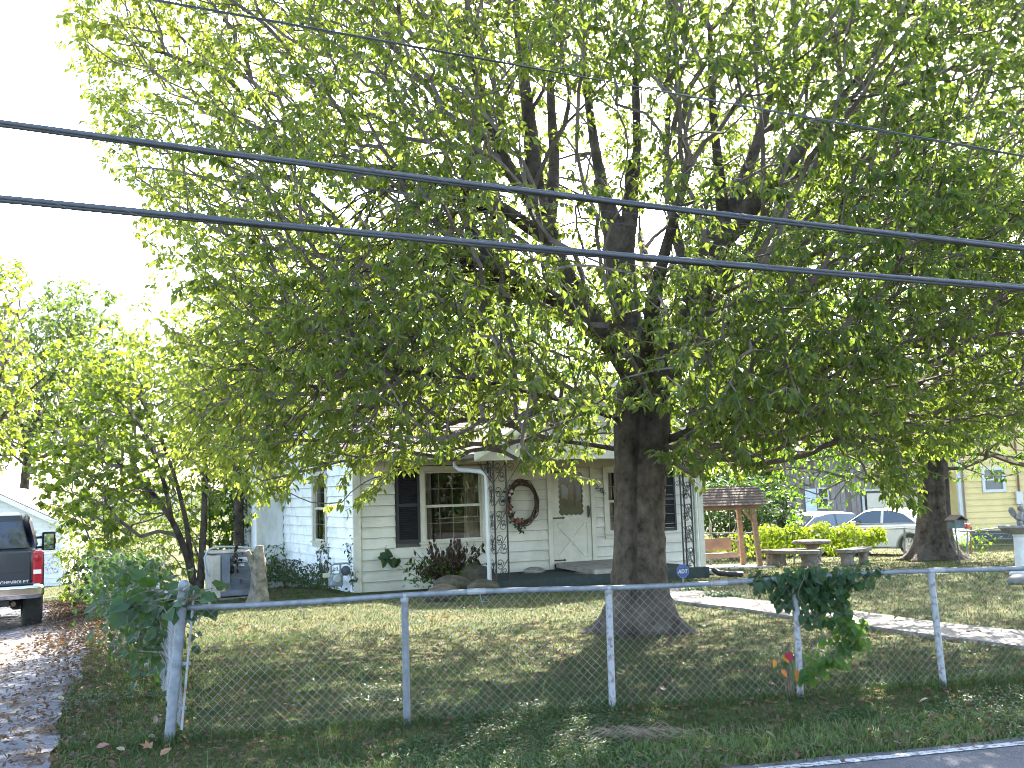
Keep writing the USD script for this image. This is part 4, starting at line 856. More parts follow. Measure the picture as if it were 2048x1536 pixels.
splits = [0, 12, 22, 31, 44, len(rail) - 1]
for a, b in zip(splits[:-1], splits[1:]): front.part('top_rail', front.world(MB().tube(rail[a:b + 1], .0205, 10).m), galv, smooth=60)
for k in splits[1:-1]: front.part('rail_sleeve', front.world(MB().tube(rail[k - 0:k + 1].tolist() + [(rail[k] + fdir * .14).tolist()], .0235, 10).m), galv_old)
post_white = paint('post_flaking', (.235, .235, .24), (.115, .095, .085), scale=30, rough=.6, contrast=(.38, .52))
for k, (bx, tx) in enumerate(POSTS):
    b = fence_point(bx, -.08); t = fence_point(tx, sag(tx) - .035); mt = galv if k == 0 else post_white
    off = np.array([fdir[1], -fdir[0], 0]) * -.002
    pp = front.part('line_post', front.world(MB().tube([b + off, t + off], .0265, 12).m), mt, smooth=40)
    m = MB().tube([t - [0, 0, .01], t + [0, 0, .02]], .031, 12); m.tube([t + [0, 0, .03] - fdir * .012, t + [0, 0, .03] + fdir * .012], .026, 10)
    front.part('loop_cap', front.world(m.m), galv_old, under=pp)
# woven wire: each wire a zigzag; neighbours hook together
def chainlink(path_pts, zlo, zhi, pitch=.033, r=.0012, wob=.006, seed=3):
    """path_pts: polyline in plan (n,2); zlo/zhi functions of arclength."""
    s = np.r_[0, np.cumsum(np.linalg.norm(np.diff(path_pts, axis=0), axis=1))]; Ltot = s[-1]; R = np.random.default_rng(seed)
    A, B = [], []; nrow = 2 * int(round(.9 / pitch))
    for k in range(int(Ltot / pitch)):
        x0 = (k + .5) * pitch; z1, z0 = zhi(x0), zlo(x0); n = int((z1 - z0) / pitch)
        zz = z1 - np.arange(n + 1) * pitch; side = np.where((np.arange(n + 1) + k) % 2 == 0, 1, -1)
        xx = x0 + side * pitch * .5 + wob * np.sin(zz * 5 + x0 * 1.7) ; off = side * .0022 + .012 * np.sin(x0 * 2.1 + zz * 3)
        px = np.interp(xx, s, path_pts[:, 0]); py = np.interp(xx, s, path_pts[:, 1]); tx = np.gradient(path_pts[:, 0]).mean(); ty = np.gradient(path_pts[:, 1]).mean(); h = math.hypot(tx, ty)
        p = np.c_[px - ty / h * off, py + tx / h * off, zz]; A.append(p[:-1]); B.append(p[1:])
    A = np.vstack(A); B = np.vstack(B); return segs(A, B, np.full(len(A), r), np.full(len(A), r), 3)
seg_px = [383] + [p[1] for p in POSTS]
for k in range(len(seg_px) - 1):
    pp = np.array([fx(q)[:2] for q in np.linspace(seg_px[k] + 3, seg_px[k + 1] - 3, 12)])
    z_at = lambda x, a=seg_px[k], b=seg_px[k + 1], Lk=np.linalg.norm(pp[-1] - pp[0]): sag(a + (b - a) * x / Lk) - .012
    front.part('chain_link_mesh', front.world(chainlink(pp + np.array([-fdir[1], fdir[0]]) * -.026, lambda x: .03, z_at, seed=k)), wirem, kind='stuff')
for px, zt, pts in ((600, 0, 0), (955, 0, 0), (1480, 0, 0)):      # loose tie wires
    c = fence_point(px, sag(px)); front.part('tie_wire', front.world(MB().tube([c + [0, 0, .022], c + fdir * .02 + [0, -.03, -.01], c + fdir * .03 + [0, -.03, -.07], c + fdir * .045 + [0, -.03, -.12]], .0025, 5).m), galv)
c = fence_point(815, sag(815)); front.part('tie_wire', front.world(MB().tube([c + [0, -.03, -.1], c + fdir * .06 + [0, -.035, -.125], c + fdir * .13 + [0, -.03, -.135], c + fdir * .15 + [0, -.03, -.11]], .003, 5).m), galv)
c = fence_point(960, sag(960)); front.part('tie_wire', front.world(MB().tube([c + [0, -.025, -.03], c + fdir * .01 + [0, -.035, -.07], c + fdir * .06 + [0, -.03, -.075], c + fdir * .07 + [0, -.03, -.05]], .003, 5).m), galv)

# side fence running back from the end post, swallowed by vines
side = Thing('chain_link_fence', 'vine covered chain-link fence running back beside the driveway', 'fence', [end_b[0], end_b[1], 0])
sd0 = end_t[:2]; sd1 = at(212, 1150, 21.0)[:2]
sp = np.stack([np.linspace(sd0[0], sd1[0], 30), np.linspace(sd0[1], sd1[1], 30)], 1); sh_ = hgt(sp[:, 0], sp[:, 1]); sl = np.r_[0, np.cumsum(np.linalg.norm(np.diff(sp, axis=0), axis=1))]
side.part('top_rail', side.world(MB().tube(np.c_[sp, sh_ + .93], .02, 8).m), galv_old, smooth=60)
for k in (7, 14, 21, 29): side.part('line_post', side.world(MB().tube([[*sp[k], sh_[k] - .1], [*sp[k], sh_[k] + .95]], .026, 8).m), galv_old)
side.part('chain_link_mesh', side.world(chainlink(sp, lambda x: float(np.interp(x, sl, sh_)) + .03, lambda x: float(np.interp(x, sl, sh_)) + .92, r=.0016)), wirem, kind='stuff')

def vine(name, label, pts_fn, n, mat, leaf, seed, shape='heart', stems=8, cat='vine', droop=.8, stem_r=.004):
    """A climbing plant: pts_fn(R,n) gives leaf seats; stems wander between them."""
    R = np.random.default_rng(seed); p = pts_fn(R, n); base = p[np.argmin(p[:, 2])].copy(); th = Thing(name, label, cat, base)
    from scipy.spatial import cKDTree
    sm = MB(); tree = cKDTree(p)
    for k in range(stems):
        q = p[R.integers(len(p))]; line = [q]; dirv = unit(R.normal(0, 1, 3))
        for _ in range(14):
            i = tree.query(line[-1] + dirv * .16)[1]; nx = line[-1] + (p[i] - line[-1]) * .6 + R.normal(0, .01, 3); dirv = unit(dirv * .6 + unit(nx - line[-1] + 1e-6) + R.normal(0, .35, 3)); line.append(nx)
        sm.tube(np.array(line), stem_r * R.uniform(.6, 1.4), 4)
    th.part('stems', th.world(sm.m), twigm, kind='stuff')
    fake = unit(R.normal(0, 1, (len(p), 3)))
    pos, d, nr, sz, shp = leaves_on(p, fake, leaf, droop, seed=seed, shape=shape, off=.03)
    nr = unit(nr + np.array([0, -.8, 0]))
    th.part('leaves', th.world(leaf_mesh(pos, d, nr, sz, shp)), mat, kind='stuff')
    return th
def side_pts(R, n):
    u = .09 + .91 * R.beta(.9, 1.2, n) ; k = u * 29; x = np.interp(k, np.arange(30), sp[:, 0]); y = np.interp(k, np.arange(30), sp[:, 1]); g = hgt(x, y)
    top = .98 + .10 * np.sin(u * 30) + .10 * (meshkit.noise(np.c_[u * 22, u * 0, u * 0]) - .3)
    z = g + top * (1 - R.beta(1.0, 1.9, n) * .95); wd = .07 + .16 * np.minimum(u * 3, 1)
    return np.c_[x + R.normal(0, 1, n) * wd - .06 * np.minimum(u * 5, 1), y + R.normal(0, .08, n), z]
vine('fence_vine', 'thick vine heaped over the side fence behind the end post', side_pts, 3000, leafmat('leaf_vine_mixed', [(0, (.035, .068, .025)), (.5, (.065, .105, .035)), (.85, (.12, .14, .05)), (1, (.22, .17, .06))], trans=.42, tint=(1.6, 1.5, .7)), .07, 3, stems=90)
def end_pts(R, n):
    c = end_t + np.array([-.16, .0, -.07]); return c + R.normal(0, 1, (n, 3)) * [.17, .12, .05] + np.array([-.03, .08, -.02])
vine('fence_vine', 'large leaved vine spray around the top of the end post', end_pts, 85, leaf_ivy, .11, 5, stems=10, droop=.35)
def clump_pts(R, n):
    px = np.clip(R.normal(1630, 58, n), 1520, 1760); drop = R.beta(1, 2.2, n) * np.interp(px, [1520, 1580, 1650, 1710, 1760], [.18, .40, .52, .22, .08])
    p = np.array([fx(q) for q in px]); p[:, 2] = RAILZ + .05 - drop + R.normal(0, .02, n); p[:, :2] += R.normal(0, .05, (n, 2)); return p
vine('fence_vine', 'ivy clump hanging over the front rail before the concrete table', clump_pts, 450, leaf_ivy, .068, 7, stems=10, droop=.9, stem_r=.0022)
def tail_pts(R, n):
    u = R.random(n); px = 1665 + 70 * np.sin(u * 5) * u + R.normal(0, 14, n) + 20 * (R.random(n) > .6); z = RAILZ - .25 - u * .52; p = np.array([fx(q) for q in px]); p[:, 2] = np.maximum(z, .1) + R.normal(0, .03, n); p[:, :2] += R.normal(0, .03, (n, 2)); return p
vine('fence_vine', 'thin yellow green vine trailing down the front fence below the ivy clump', tail_pts, 190, leaf_b, .065, 9, stems=9, stem_r=.0022, droop=.9)
# coloured seedling at the foot of a post
SDL = fence_point(1570, .02); sdl = Thing('seedling', 'small seedling with orange and red leaves at the foot of a fence post', 'plant', SDL)
stm = MB()
spec = [(1550, 1318, 'orange_leaf', (.52, .21, .018), .075), (1564, 1309, 'orange_leaf', (.55, .22, .02), .085), (1574, 1306, 'red_leaf', (.25, .012, .02), .075), (1563, 1338, 'amber_leaf', (.50, .17, .02), .075), (1594, 1338, 'amber_leaf', (.52, .24, .02), .10), (1610, 1337, 'green_leaf', (.04, .09, .02), .10), (1545, 1330, 'green_leaf', (.05, .11, .02), .08), (1583, 1340, 'green_leaf', (.06, .13, .02), .07), (1578, 1318, 'green_leaf', (.05, .08, .03), .09)]
dpt = fx(1570)[1] - .12
for x, y, nm, c, sz in spec:
    p = at(x, y, dpt + rng.uniform(-.05, .05)); stm.tube([[p[0] * .3 + SDL[0] * .7, p[1] * .3 + SDL[1] * .7, .02], (p + [SDL[0], SDL[1], p[2]]) / 2 + [0, 0, .02], p], .0025, 4)
    sdl.part('leaf', sdl.world(leaf_mesh(np.array([p]), unit(np.array([[rng.uniform(-.6, .6), -.3, -.6]])), np.array([[0, -1, .5]]), np.array([sz]), 'heart' if 'red' in nm else 'ovate')), leafmat('seed_' + nm, [(0, c), (1, tuple(q * 1.15 for q in c))], trans=.45, tint=(1.3, 1.2, 1), vary=.1), label=nm.replace('_', ' ') + ' of the seedling')
sdl.part('stem', sdl.world(stm.m), twigm)

# ================================================================ OVERHEAD CABLES
cabm = paint('cable_sheath', (.032, .034, .038), (.02, .02, .022), scale=20, rough=.45)
def cable(x0, y0, d0, x1, y1, d1, ext=1.6, n=80, sagm=.0):
    a, b = at(x0, y0, d0), at(x1, y1, d1); t = np.linspace(-ext, 1 + ext, n)[:, None]; p = a + (b - a) * t; p[:, 2] += sagm * (t[:, 0] - .5) ** 2 - sagm * .25; return p
def bundle(name, label, c, r, strands, lash):
    th = Thing(name, label, 'cable', c[0]); t = unit(c[-1] - c[0]); u = unit(np.cross(t, [0, 0, 1.0])); w = np.cross(t, u); s = np.r_[0, np.cumsum(np.linalg.norm(np.diff(c, axis=0), axis=1))]
    fine = np.linspace(0, s[-1], 900); cc = np.stack([np.interp(fine, s, c[:, k]) for k in range(3)], 1)
    for k in range(strands):
        an = fine * .55 + k * 2 * np.pi / strands + .3 * np.sin(fine * .9 + k); o = r * .52
        th.part('strand', th.world(MB().tube(cc + o * (np.cos(an)[:, None] * u + np.sin(an)[:, None] * w), r * .56, 7, False).m), cabm, smooth=True)
    if lash:
        fl = np.linspace(0, s[-1], 5200); cl = np.stack([np.interp(fl, s, c[:, k]) for k in range(3)], 1); an = fl * 2 * np.pi / .42
        th.part('lashing_wire', th.world(MB().tube(cl + r * 1.05 * (np.cos(an)[:, None] * u + np.sin(an)[:, None] * w), .0012, 3, False).m), plain('lash', (.12, .12, .125), rough=.5, metal=.5))
bundle('overhead_cable', 'upper of two thick lashed cable bundles crossing the tree', cable(0, 247, 6.35, 2048, 497, 7.35, sagm=.10), .0235, 4, True)
bundle('overhead_cable', 'lower of two thick lashed cable bundles crossing the tree', cable(0, 398, 6.15, 2048, 576, 7.15, sagm=.08), .0245, 4, True)
bundle('overhead_cable', 'topmost twisted pair wire crossing the upper left of the tree', cable(310, 0, 6.45, 1500, 214, 7.2, ext=.8), .008, 2, False)
for lab, q in (('thin wire at the far left just under the upper bundle', (0, 309, 7.4, 2048, 500, 8.3)), ('thin wire at the far left just above the lower bundle', (0, 337, 7.4, 2048, 520, 8.3))):
    c = cable(*q); th = Thing('overhead_wire', lab, 'wire', c[0]); th.part('wire', th.world(MB().tube(c, .0028, 5, False).m), cabm)
# ================================================================ THINGS ROUND THE HOUSE
# wreath on the porch wall
wc = hw(3.46, -.075, 1.47); wr = Thing('wreath', 'brown twig wreath with dried flowers hanging on the porch wall', 'wreath', wc, AL)
vinewood = paint('grapevine', (.10, .06, .042), (.05, .03, .022), scale=30, rough=.9)
for k in range(9):
    a = np.linspace(0, 2 * np.pi, 70); ph = k * .7; r = .355 + .035 * np.sin(a * 3 + ph) + rng.uniform(-.02, .02)
    wr.part('twig', MB().tube(np.c_[r * np.cos(a) * .93, -.01 + .032 * np.cos(a * 4 + ph * 2), r * 1.18 * np.sin(a)], .012, 5, False).m, vinewood, smooth=True)
fl = MB()
R = np.random.default_rng(5)
for k in range(26):
    a = R.uniform(2.5, 4.6); r = R.normal(.36, .035); fl_c = (r * math.cos(a) * .95, R.uniform(-.09, -.04), r * 1.18 * math.sin(a))
    nm, c = [('pale_flower', (.50, .40, .34)), ('red_flower', (.20, .04, .035)), ('brown_flower', (.14, .08, .05)), ('ochre_flower', (.22, .15, .05))][k % 4]
    m = rough(trimesh.creation.icosphere(1, R.uniform(.022, .042)), .012, 40, k)
    wr.part(nm, moved(m, fl_c), plain('wreath_' + nm, c, rough=.9))
a = R.uniform(2.4, 5.0, 90); r = R.normal(.37, .05, 90); p = np.c_[r * np.cos(a) * .95, R.uniform(-.08, -.02, 90), r * 1.18 * np.sin(a)]
p = np.vstack([p, np.c_[R.normal(-.10, .04, 20), R.uniform(-.08, -.03, 20), R.uniform(-.62, -.42, 20)]])
wr.part('dried_leaves', leaf_mesh(p, unit(R.normal(0, 1, (110, 3))), unit(R.normal(0, 1, (110, 3)) + [0, -1, 0]), R.uniform(.05, .10, 110)), leafmat('wreath_leaf', [(0, (.035, .05, .02)), (.6, (.07, .055, .03)), (1, (.13, .06, .04))], trans=.2), kind='stuff')
# grey-brown heap and doormat on the porch
hp = hw(3.55, -.32, .085); solo('stone', (lambda m: (m[0] * [1.9, .9, .55] @ rotm(AL, 2).T + hp + [0, 0, .03], m[1]))(rough(trimesh.creation.icosphere(3, .13), .05, 7, 3)), paint('pale_stone', (.28, .25, .21), (.15, .13, .11), scale=12, rough=.9, bump=.4), 'low grey brown stone lying on the dark porch floor under the wreath', 'stone', smooth=True)
mt = Thing('doormat', 'tan doormat on the porch floor beside the concrete step', 'doormat', hw(4.25, -1.32, .0855), AL)
mt.part('mat', rbox((0, 0, .006), (.42, .42, .012), .005, 1), paint('tan_mat', (.26, .19, .11), (.17, .12, .07), scale=40, rough=.95))

# heat pump
AC = ground(462, 1197); ac_rz = AL; ac = Thing('heat_pump', 'dark grey heat pump unit with louvred side left of the house', 'air conditioner', AC, ac_rz)
acm = paint('grey_enamel', (.125, .14, .165), (.085, .095, .11), scale=5, rough=.5); acb = paint('beige_enamel', (.42, .38, .32), (.3, .26, .21), scale=5, rough=.6)
ac.part('pad', MB().span((-.5, -.42, -.05), (.5, .45, .05)).m, conc)
ac.part('cabinet', rbox((.04, 0, .47), (.74, .70, .80), .02), acm, smooth=35)
ac.part('corner_panel', MB().span((-.42, -.372, .06), (-.26, .33, .84)).m, acb)
ac.part('electrical_box', MB().span((-.235, -.40, .32), (-.09, -.352, .80)).m, acm)
ac.part('top_plate', rbox((-.02, 0, .89), (.84, .74, .04), .015), acb)
sl_ = MB()
for k in range(22): sl_.box((.16, -.356, .20 + k * .026), (.46, .012, .010), rx=.5)
ac.part('grille', sl_.m, acm, kind='stuff')
ac.part('rating_label', MB().span((.0, -.3585, .70), (.26, -.3525, .78)).m, plain('label_white', (.55, .56, .56), rough=.6))
ac.part('warning_label', MB().span((-.02, -.3585, .62), (.18, -.3525, .67)).m, plain('label_white', (.5,) * 3))
tb_ = np.array([(-.44, -.2, .45), (-.50, -.22, .6), (-.52, -.2, .8), (-.44, -.15, .95), (-.25, -.1, .99), (.1, -.05, .97), (.4, 0, .93)])
ac.part('conduit', MB().tube(resample(tb_, 24), .018, 8).m, plain('conduit_grey', (.33, .34, .35), rough=.5), smooth=50)
R = np.random.default_rng(8); p = np.array([0.02, -.40, .78]) + R.normal(0, 1, (24, 3)) * [.05, .02, .16]
dv = Thing('dead_vine_sprig', 'dark withered leaves dangling over the heat pump front', 'vine', AC, ac_rz)
dv.part('leaves', leaf_mesh(p, unit(R.normal(0, .5, (24, 3)) + [0, 0, -1]), unit(R.normal(0, 1, (24, 3)) + [0, -1, 0]), R.uniform(.08, .15, 24)), leafmat('dead_leaf', [(0, (.03, .02, .015)), (1, (.09, .06, .04))], trans=.2), kind='stuff')
dv.part('stem', MB().tube([(.03, -.39, 1.05), (.02, -.41, .85), (.03, -.42, .6), (.0, -.41, .45)], .006, 5).m, twigm)

# gas meter at the house corner
GM = hw(.0, .0, 0) * 0 + ground(672, 1186); gm = Thing('gas_meter', 'grey green gas meter with pipes at the left house corner', 'gas meter', GM, AL)
gmm = paint('meter_grey', (.24, .27, .27), (.15, .17, .17), scale=14, rough=.6)
gm.part('body', moved(rbox((0, 0, .24), (.26, .18, .24), .05), (0, 0, 0)), gmm, smooth=40)
gm.part('dial', moved(lathe([(0, .03), (.06, .03), (.075, .015), (.08, 0)], 18), (.0, -.09, .27), rx=math.pi / 2), plain('meter_dial', (.35, .36, .34), rough=.4))
gm.part('regulator', moved(lathe([(0, .08), (.05, .075), (.085, .04), (.095, .0), (.085, -.04), (.0, -.05)], 18), (.20, .02, .40), rx=math.pi / 2), plain('regulator_dark', (.05, .06, .06), rough=.6), smooth=40)
gm.part('pipe', MB().tube([(-.09, 0, .1), (-.09, 0, .5), (-.02, 0, .54), (.22, .0, .54), (.30, .02, .50), (.31, .03, -.15)], .019, 8).tube([(.09, 0, .36), (.09, 0, .54)], .019, 8).m, gmm, smooth=40)
gm.part('valve', MB().span((-.24, -.04, .30), (-.12, .04, .38)).m, plain('valve_tan', (.42, .38, .28), rough=.7))
# vines creeping on the side wall
def wall_pts(R, n):
    c = R.choice(4, n, p=[.42, .2, .2, .18]); t0 = np.array([1.9, 2.35, .15, 4.6])[c]; h = np.array([1.0, .75, 1.05, .5])[c]; u = R.beta(1, 1.5, n)
    t = t0 + R.normal(0, .10, n) + .12 * np.sin(u * 9 + c); z = -.05 + u * h; return C0 + HA * (-.05 + R.normal(0, .015, n))[:, None] + HB * t[:, None] + np.c_[z * 0, z * 0, z]
vine('wall_creeper', 'reddish and green creeper climbing the white side wall', wall_pts, 260, leafmat('creeper_leaf', [(0, (.03, .05, .02)), (.5, (.06, .07, .03)), (.8, (.22, .09, .05)), (1, (.32, .14, .07))], trans=.35), .075, 13, stems=34, stem_r=.0035, shape='simple')
def base_pts(R, n): t = R.uniform(.5, 5.6, n); z = R.beta(1, 2.2, n) * .55 - .08; return C0 + HA * (-.12 - R.uniform(0, .35, n))[:, None] + HB * t[:, None] + np.c_[z * 0, z * 0, z]
vine('foundation_weeds', 'dark weeds growing along the foundation of the side wall', base_pts, 900, leaf_ivy, .07, 15, stems=50, cat='weeds', shape='simple')
def base2_pts(R, n): s = R.uniform(-.7, .3, n); z = R.beta(1, 1.5, n) * .9 - .2; return C0 + HA * (s - .25)[:, None] + HB * (5.35 + R.normal(0, .12, n))[:, None] + np.c_[z * 0, z * 0, z]
vine('foundation_weeds', 'green weedy clump below the stained addition panel', base2_pts, 420, leaf_b, .08, 17, stems=26, cat='weeds', shape='simple')

# withered perennial under the front window, with stones beside it
BB = hw(1.55, -.75, -.06); bsh = Thing('withered_bush', 'withered brown flower bush with green shoots under the front window', 'bush', BB, AL)
R = np.random.default_rng(21); sm = MB(); lp_, ld_ = [], []; gp_, gd_ = [], []
for k in range(80):
    an = R.uniform(0, 6.28); ln = R.uniform(.15, .55); top = np.array([math.cos(an) * ln * 1.5, math.sin(an) * ln * .6, R.uniform(.45, .95) * (1.15 - ln * .5)]); b = np.array([math.cos(an) * .22, math.sin(an) * .12, 0])
    q = np.array([b, b * .5 + top * .5 + [0, 0, .10], top]); sm.tube(resample(q, 6), .0045, 4)
    for _ in range(9):
        u = R.uniform(.35, 1); lp_.append(b + (top - b) * u + R.normal(0, .02, 3) + [0, 0, .06 * math.sin(u * 3.1)]); ld_.append([R.normal(0, .35), R.normal(0, .35), -1])
for k in range(300):
    an = R.uniform(0, 6.28); r_ = R.uniform(.1, .8); gp_.append([math.cos(an) * r_ - .12, math.sin(an) * r_ * .55 - .05, R.uniform(.05, .55)]); gd_.append([R.normal(0, .8), R.normal(0, .8), R.normal(.2, .5)])
bsh.part('stem', sm.m, paint('dry_stem', (.13, .075, .05), (.07, .04, .03), scale=10, rough=.9), kind='stuff')
bsh.part('withered_leaves', leaf_mesh(np.array(lp_), unit(np.array(ld_)), unit(R.normal(0, 1, (len(lp_), 3)) + [0, -.5, 0]), R.uniform(.07, .13, len(lp_))), leafmat('withered', [(0, (.04, .025, .014)), (.6, (.09, .055, .03)), (1, (.16, .10, .055))], trans=.2), kind='stuff')
bsh.part('green_leaves', leaf_mesh(np.array(gp_), unit(np.array(gd_)), unit(R.normal(0, .5, (300, 3)) + [0, 0, 1]), R.uniform(.06, .13, 300)), leaf_b, kind='stuff')
BV = hw(.52, -.06, .55); bv = Thing('vine_sprig', 'few large dark green leaves against the boards left of the black shutter', 'vine', BV, AL)
q = np.array([(-.10, -.05, .03), (-.02, -.07, -.02), (.06, -.06, .05), (.0, -.05, .08), (.14, -.05, -.03), (.24, -.05, -.05)]); R = np.random.default_rng(3)
bv.part('leaves', leaf_mesh(q, unit(R.normal(0, .6, (6, 3)) + [.2, 0, -.7]), unit(R.normal(0, .3, (6, 3)) + [0, -1, .3]), R.uniform(.15, .22, 6), 'heart'), leaf_ivy)
bv.part('stem', MB().tube([(.9, -.25, -.55), (.4, -.12, -.3), (.2, -.06, -.08), (.0, -.05, .02), (.04, -.05, .22)], .005, 5).m, twigm)
rockm = paint('mossy_rock', (.075, .060, .032), (.028, .024, .013), scale=7, rough=.95, bump=.6, bscale=24)
for k, (px, py, r_, lab) in enumerate([(910, 1172, .30, 'big mossy fieldstone left of the downspout foot'), (952, 1160, .34, 'topmost mossy fieldstone behind the downspout foot'), (972, 1172, .24, 'mossy fieldstone right at the porch corner'), (880, 1185, .22, 'low mossy fieldstone at the foot of the withered bush')]):
    q = ground(px, py + 18); z = q[2] + r_ * .45; m = rough(trimesh.creation.icosphere(3, r_), .09, 2.6, 30 + k)
    solo('fieldstone', (m[0] * [1.15, .8, .72 if k != 1 else .95] + [q[0], q[1], z], m[1]), rockm, lab, 'stone', smooth=True)
# flower bed edging wall of dark earth in front of porch
R = np.random.default_rng(31)
def blade_plant(name, label, base, n, ln, mat, wid=.022, seed=1, spread=.8):
    R = np.random.default_rng(seed); th = Thing(name, label, 'plant', base); mb = MB()
    for k in range(n):
        an = R.uniform(0, 6.28); L = ln * R.uniform(.6, 1.1); d = np.array([math.cos(an), math.sin(an), 0]) * spread * R.uniform(.4, 1); w = np.cross(d, [0, 0, 1]); w = w / (np.linalg.norm(w) + 1e-9) * wid; o = R.normal(0, .10, 3) * [1, 1, 0]
        u = np.linspace(0, 1, 5)[:, None]; c = o + d * L * u + np.array([0, 0, L]) * (u * 1.0 - .75 * u * u); ww = w * (1 - u ** 1.6)
        v = np.vstack([c - ww, c + ww]); mb.add(v, [[i, i + 1, i + 6, i + 5] for i in range(4)])
    th.part('leaves', mb.m, mat, kind='stuff'); return th
for lab, px, py in (('strappy edging plant at the path side left of the yard sign', 1338, 1172), ('strappy edging plant under the yard sign', 1385, 1185), ('strappy edging plant at the bend of the garden path', 1430, 1196), ('small strappy plant beside the bend of the path', 1450, 1198)):
    blade_plant('edging_plant', lab, ground(px, py), 70, .30, leaf_d, .014, px)
# dry stalks by the corner
blade_plant('dry_stalks', 'dark withered stalks beside the right house corner', ground(1425, 1150), 14, .45, plain('dead_stalk', (.06, .04, .03), rough=.9), .02, 7, .25)
# yard sign
YS = ground(1367, 1176); ysn = Thing('yard_sign', 'blue octagonal security yard sign with pale letters by the porch', 'sign', YS, .12)
zc = 1.65 - 0; c_ = at(1367, 1142, YS[1]); zc = c_[2] - YS[2]
oct_ = [(math.cos(a) * .115, math.sin(a) * .115 * 1.08) for a in np.arange(8) * np.pi / 4 + np.pi / 8]
MX = np.array([[1, 0, 0, 0], [0, 0, -1, 0], [0, 1, 0, zc], [0, 0, 0, 1.0]])
ysn.part('stake', MB().tube([(0, .012, -.15), (0, .012, zc + .05)], .008, 6).m, plain('stake_grey', (.3, .3, .3), rough=.5, metal=.5))
ysn.part('panel', MB().prism(Polygon(oct_), .012, MX).m, plain('sign_blue', (.030, .065, .22), rough=.4))
ysn.part('border', MB().prism(Polygon(oct_).buffer(-.006).difference(Polygon(oct_).buffer(-.011)), .0015, MX @ np.array([[1, 0, 0, 0], [0, 1, 0, 0], [0, 0, 1, .0122], [0, 0, 0, 1.0]])).m, plain('sign_line', (.16, .2, .36), rough=.4))
tm_ = meshkit.text_mesh('ADT', .062, .002, True); q = np.array(tm_.vertices); q[:, 0] += q[:, 1] * .12; q[:, 0] -= (q[:, 0].max() + q[:, 0].min()) / 2; q[:, 0] *= .95
ysn.part('lettering', (np.c_[q[:, 0], -.0125 - q[:, 2], q[:, 1] + zc - .035], tm_.faces), plain('sign_cream', (.60, .57, .44), rough=.5))
tm_ = meshkit.text_mesh('SECURITY', .014, .0015, False); q = np.array(tm_.vertices); q[:, 0] -= q[:, 0].max() / 2
ysn.part('small_lettering', (np.c_[q[:, 0], -.0125 - q[:, 2], q[:, 1] + zc + .062], tm_.faces), plain('sign_line', (.16, .2, .36)))
# black drain hose at the downspout foot
hz_ = hw(6.92, -1.72, -.05); solo('drain_hose', MB().tube([hz_ + [-.05, 0, .06], hz_ + [.05, -.1, .0], hz_ + [.25, -.2, -.02], hz_ + [.5, -.25, -.03]], .055, 10).m, plain('black_hose', (.012, .012, .013), rough=.5), 'short black drain hose at the foot of the right downspout', 'hose', smooth=50)

# ================================================================ PICKUP TRUCK at the left (x = forward, y = left)
TR = ground(61, 1251); th_ = math.radians(90 + 29)
fwd = np.array([math.cos(th_), math.sin(th_)]); lft = np.array([-math.sin(th_), math.cos(th_)])
TW = 2.0                                             # width over the tyres
org = TR[:2] + lft * (TW / 2 - .15) - fwd * -.0; org = org - fwd * 1.05
tk = Thing('pickup_truck', 'black pickup truck with bed cap seen from behind on the driveway', 'truck', [org[0], org[1], TR[2]], th_)
tpaint = paint('black_car_paint', (.011, .012, .016), (.008, .009, .012), scale=3, rough=.28, coat=.35); chrome = plain('chrome', (.75, .74, .72), rough=.12, metal=1.0)
tglass = plain('tinted_glass', (.012, .014, .017), rough=.03, spec=.9)
hwd = .97
def side_prism(poly, w0, w1): return MB().prism(Polygon(poly), w1 - w0, np.array([[1, 0, 0, 0], [0, 0, 1, w0], [0, 1, 0, 0], [0, 0, 0, 1.0]]))
def rounded_body(profile, half, r=.10, tumble=0.0):
    """Side profile (x,z) lofted across the width, edges pulled in near the sides."""
    pg = Polygon(profile); ys_ = [-half, -half + r * .3, -half + r, half - r, half - r * .3, half]; ins = [r * .9, r * .35, 0, 0, r * .35, r * .9]
    mb = MB(); rings = []
    for y, q in zip(ys_, ins):
        p2 = pg.buffer(-q * .6, join_style=1) if q > 0 else pg
        e = p2.exterior; rings.append(np.array([e.interpolate(t, normalized=True).coords[0] for t in np.linspace(0, 1, 91)[:-1]]))
    rings = [np.roll(rg, -int(np.argmin(np.linalg.norm(rg - rings[2][0], axis=1))), 0) for rg in rings]
    zmax = pg.bounds[3]; zmin = pg.bounds[1]; v = np.vstack([np.c_[rg[:, 0], y - np.sign(y) * tumble * np.clip((rg[:, 1] - zmin) / (zmax - zmin), 0, 1) , rg[:, 1]] for rg, y in zip(rings, ys_)]); n = 90
    f = [[a * n + k, a * n + (k + 1) % n, (a + 1) * n + (k + 1) % n, (a + 1) * n + k] for a in range(5) for k in range(n)]
    mb.add(v, f)
    for rg, y, fl in ((rings[0], -half, 1), (rings[-1], half, 0)):
        m = trimesh.creation.triangulate_polygon(Polygon(rg), engine='earcut'); vv, ff = m
        mb.add(np.c_[vv[:, 0], np.full(len(vv), y - np.sign(y) * 0) - np.sign(y) * tumble * np.clip((vv[:, 1] - zmin) / (zmax - zmin), 0, 1), vv[:, 1]], ff if fl else ff[:, ::-1])
    return mb.m
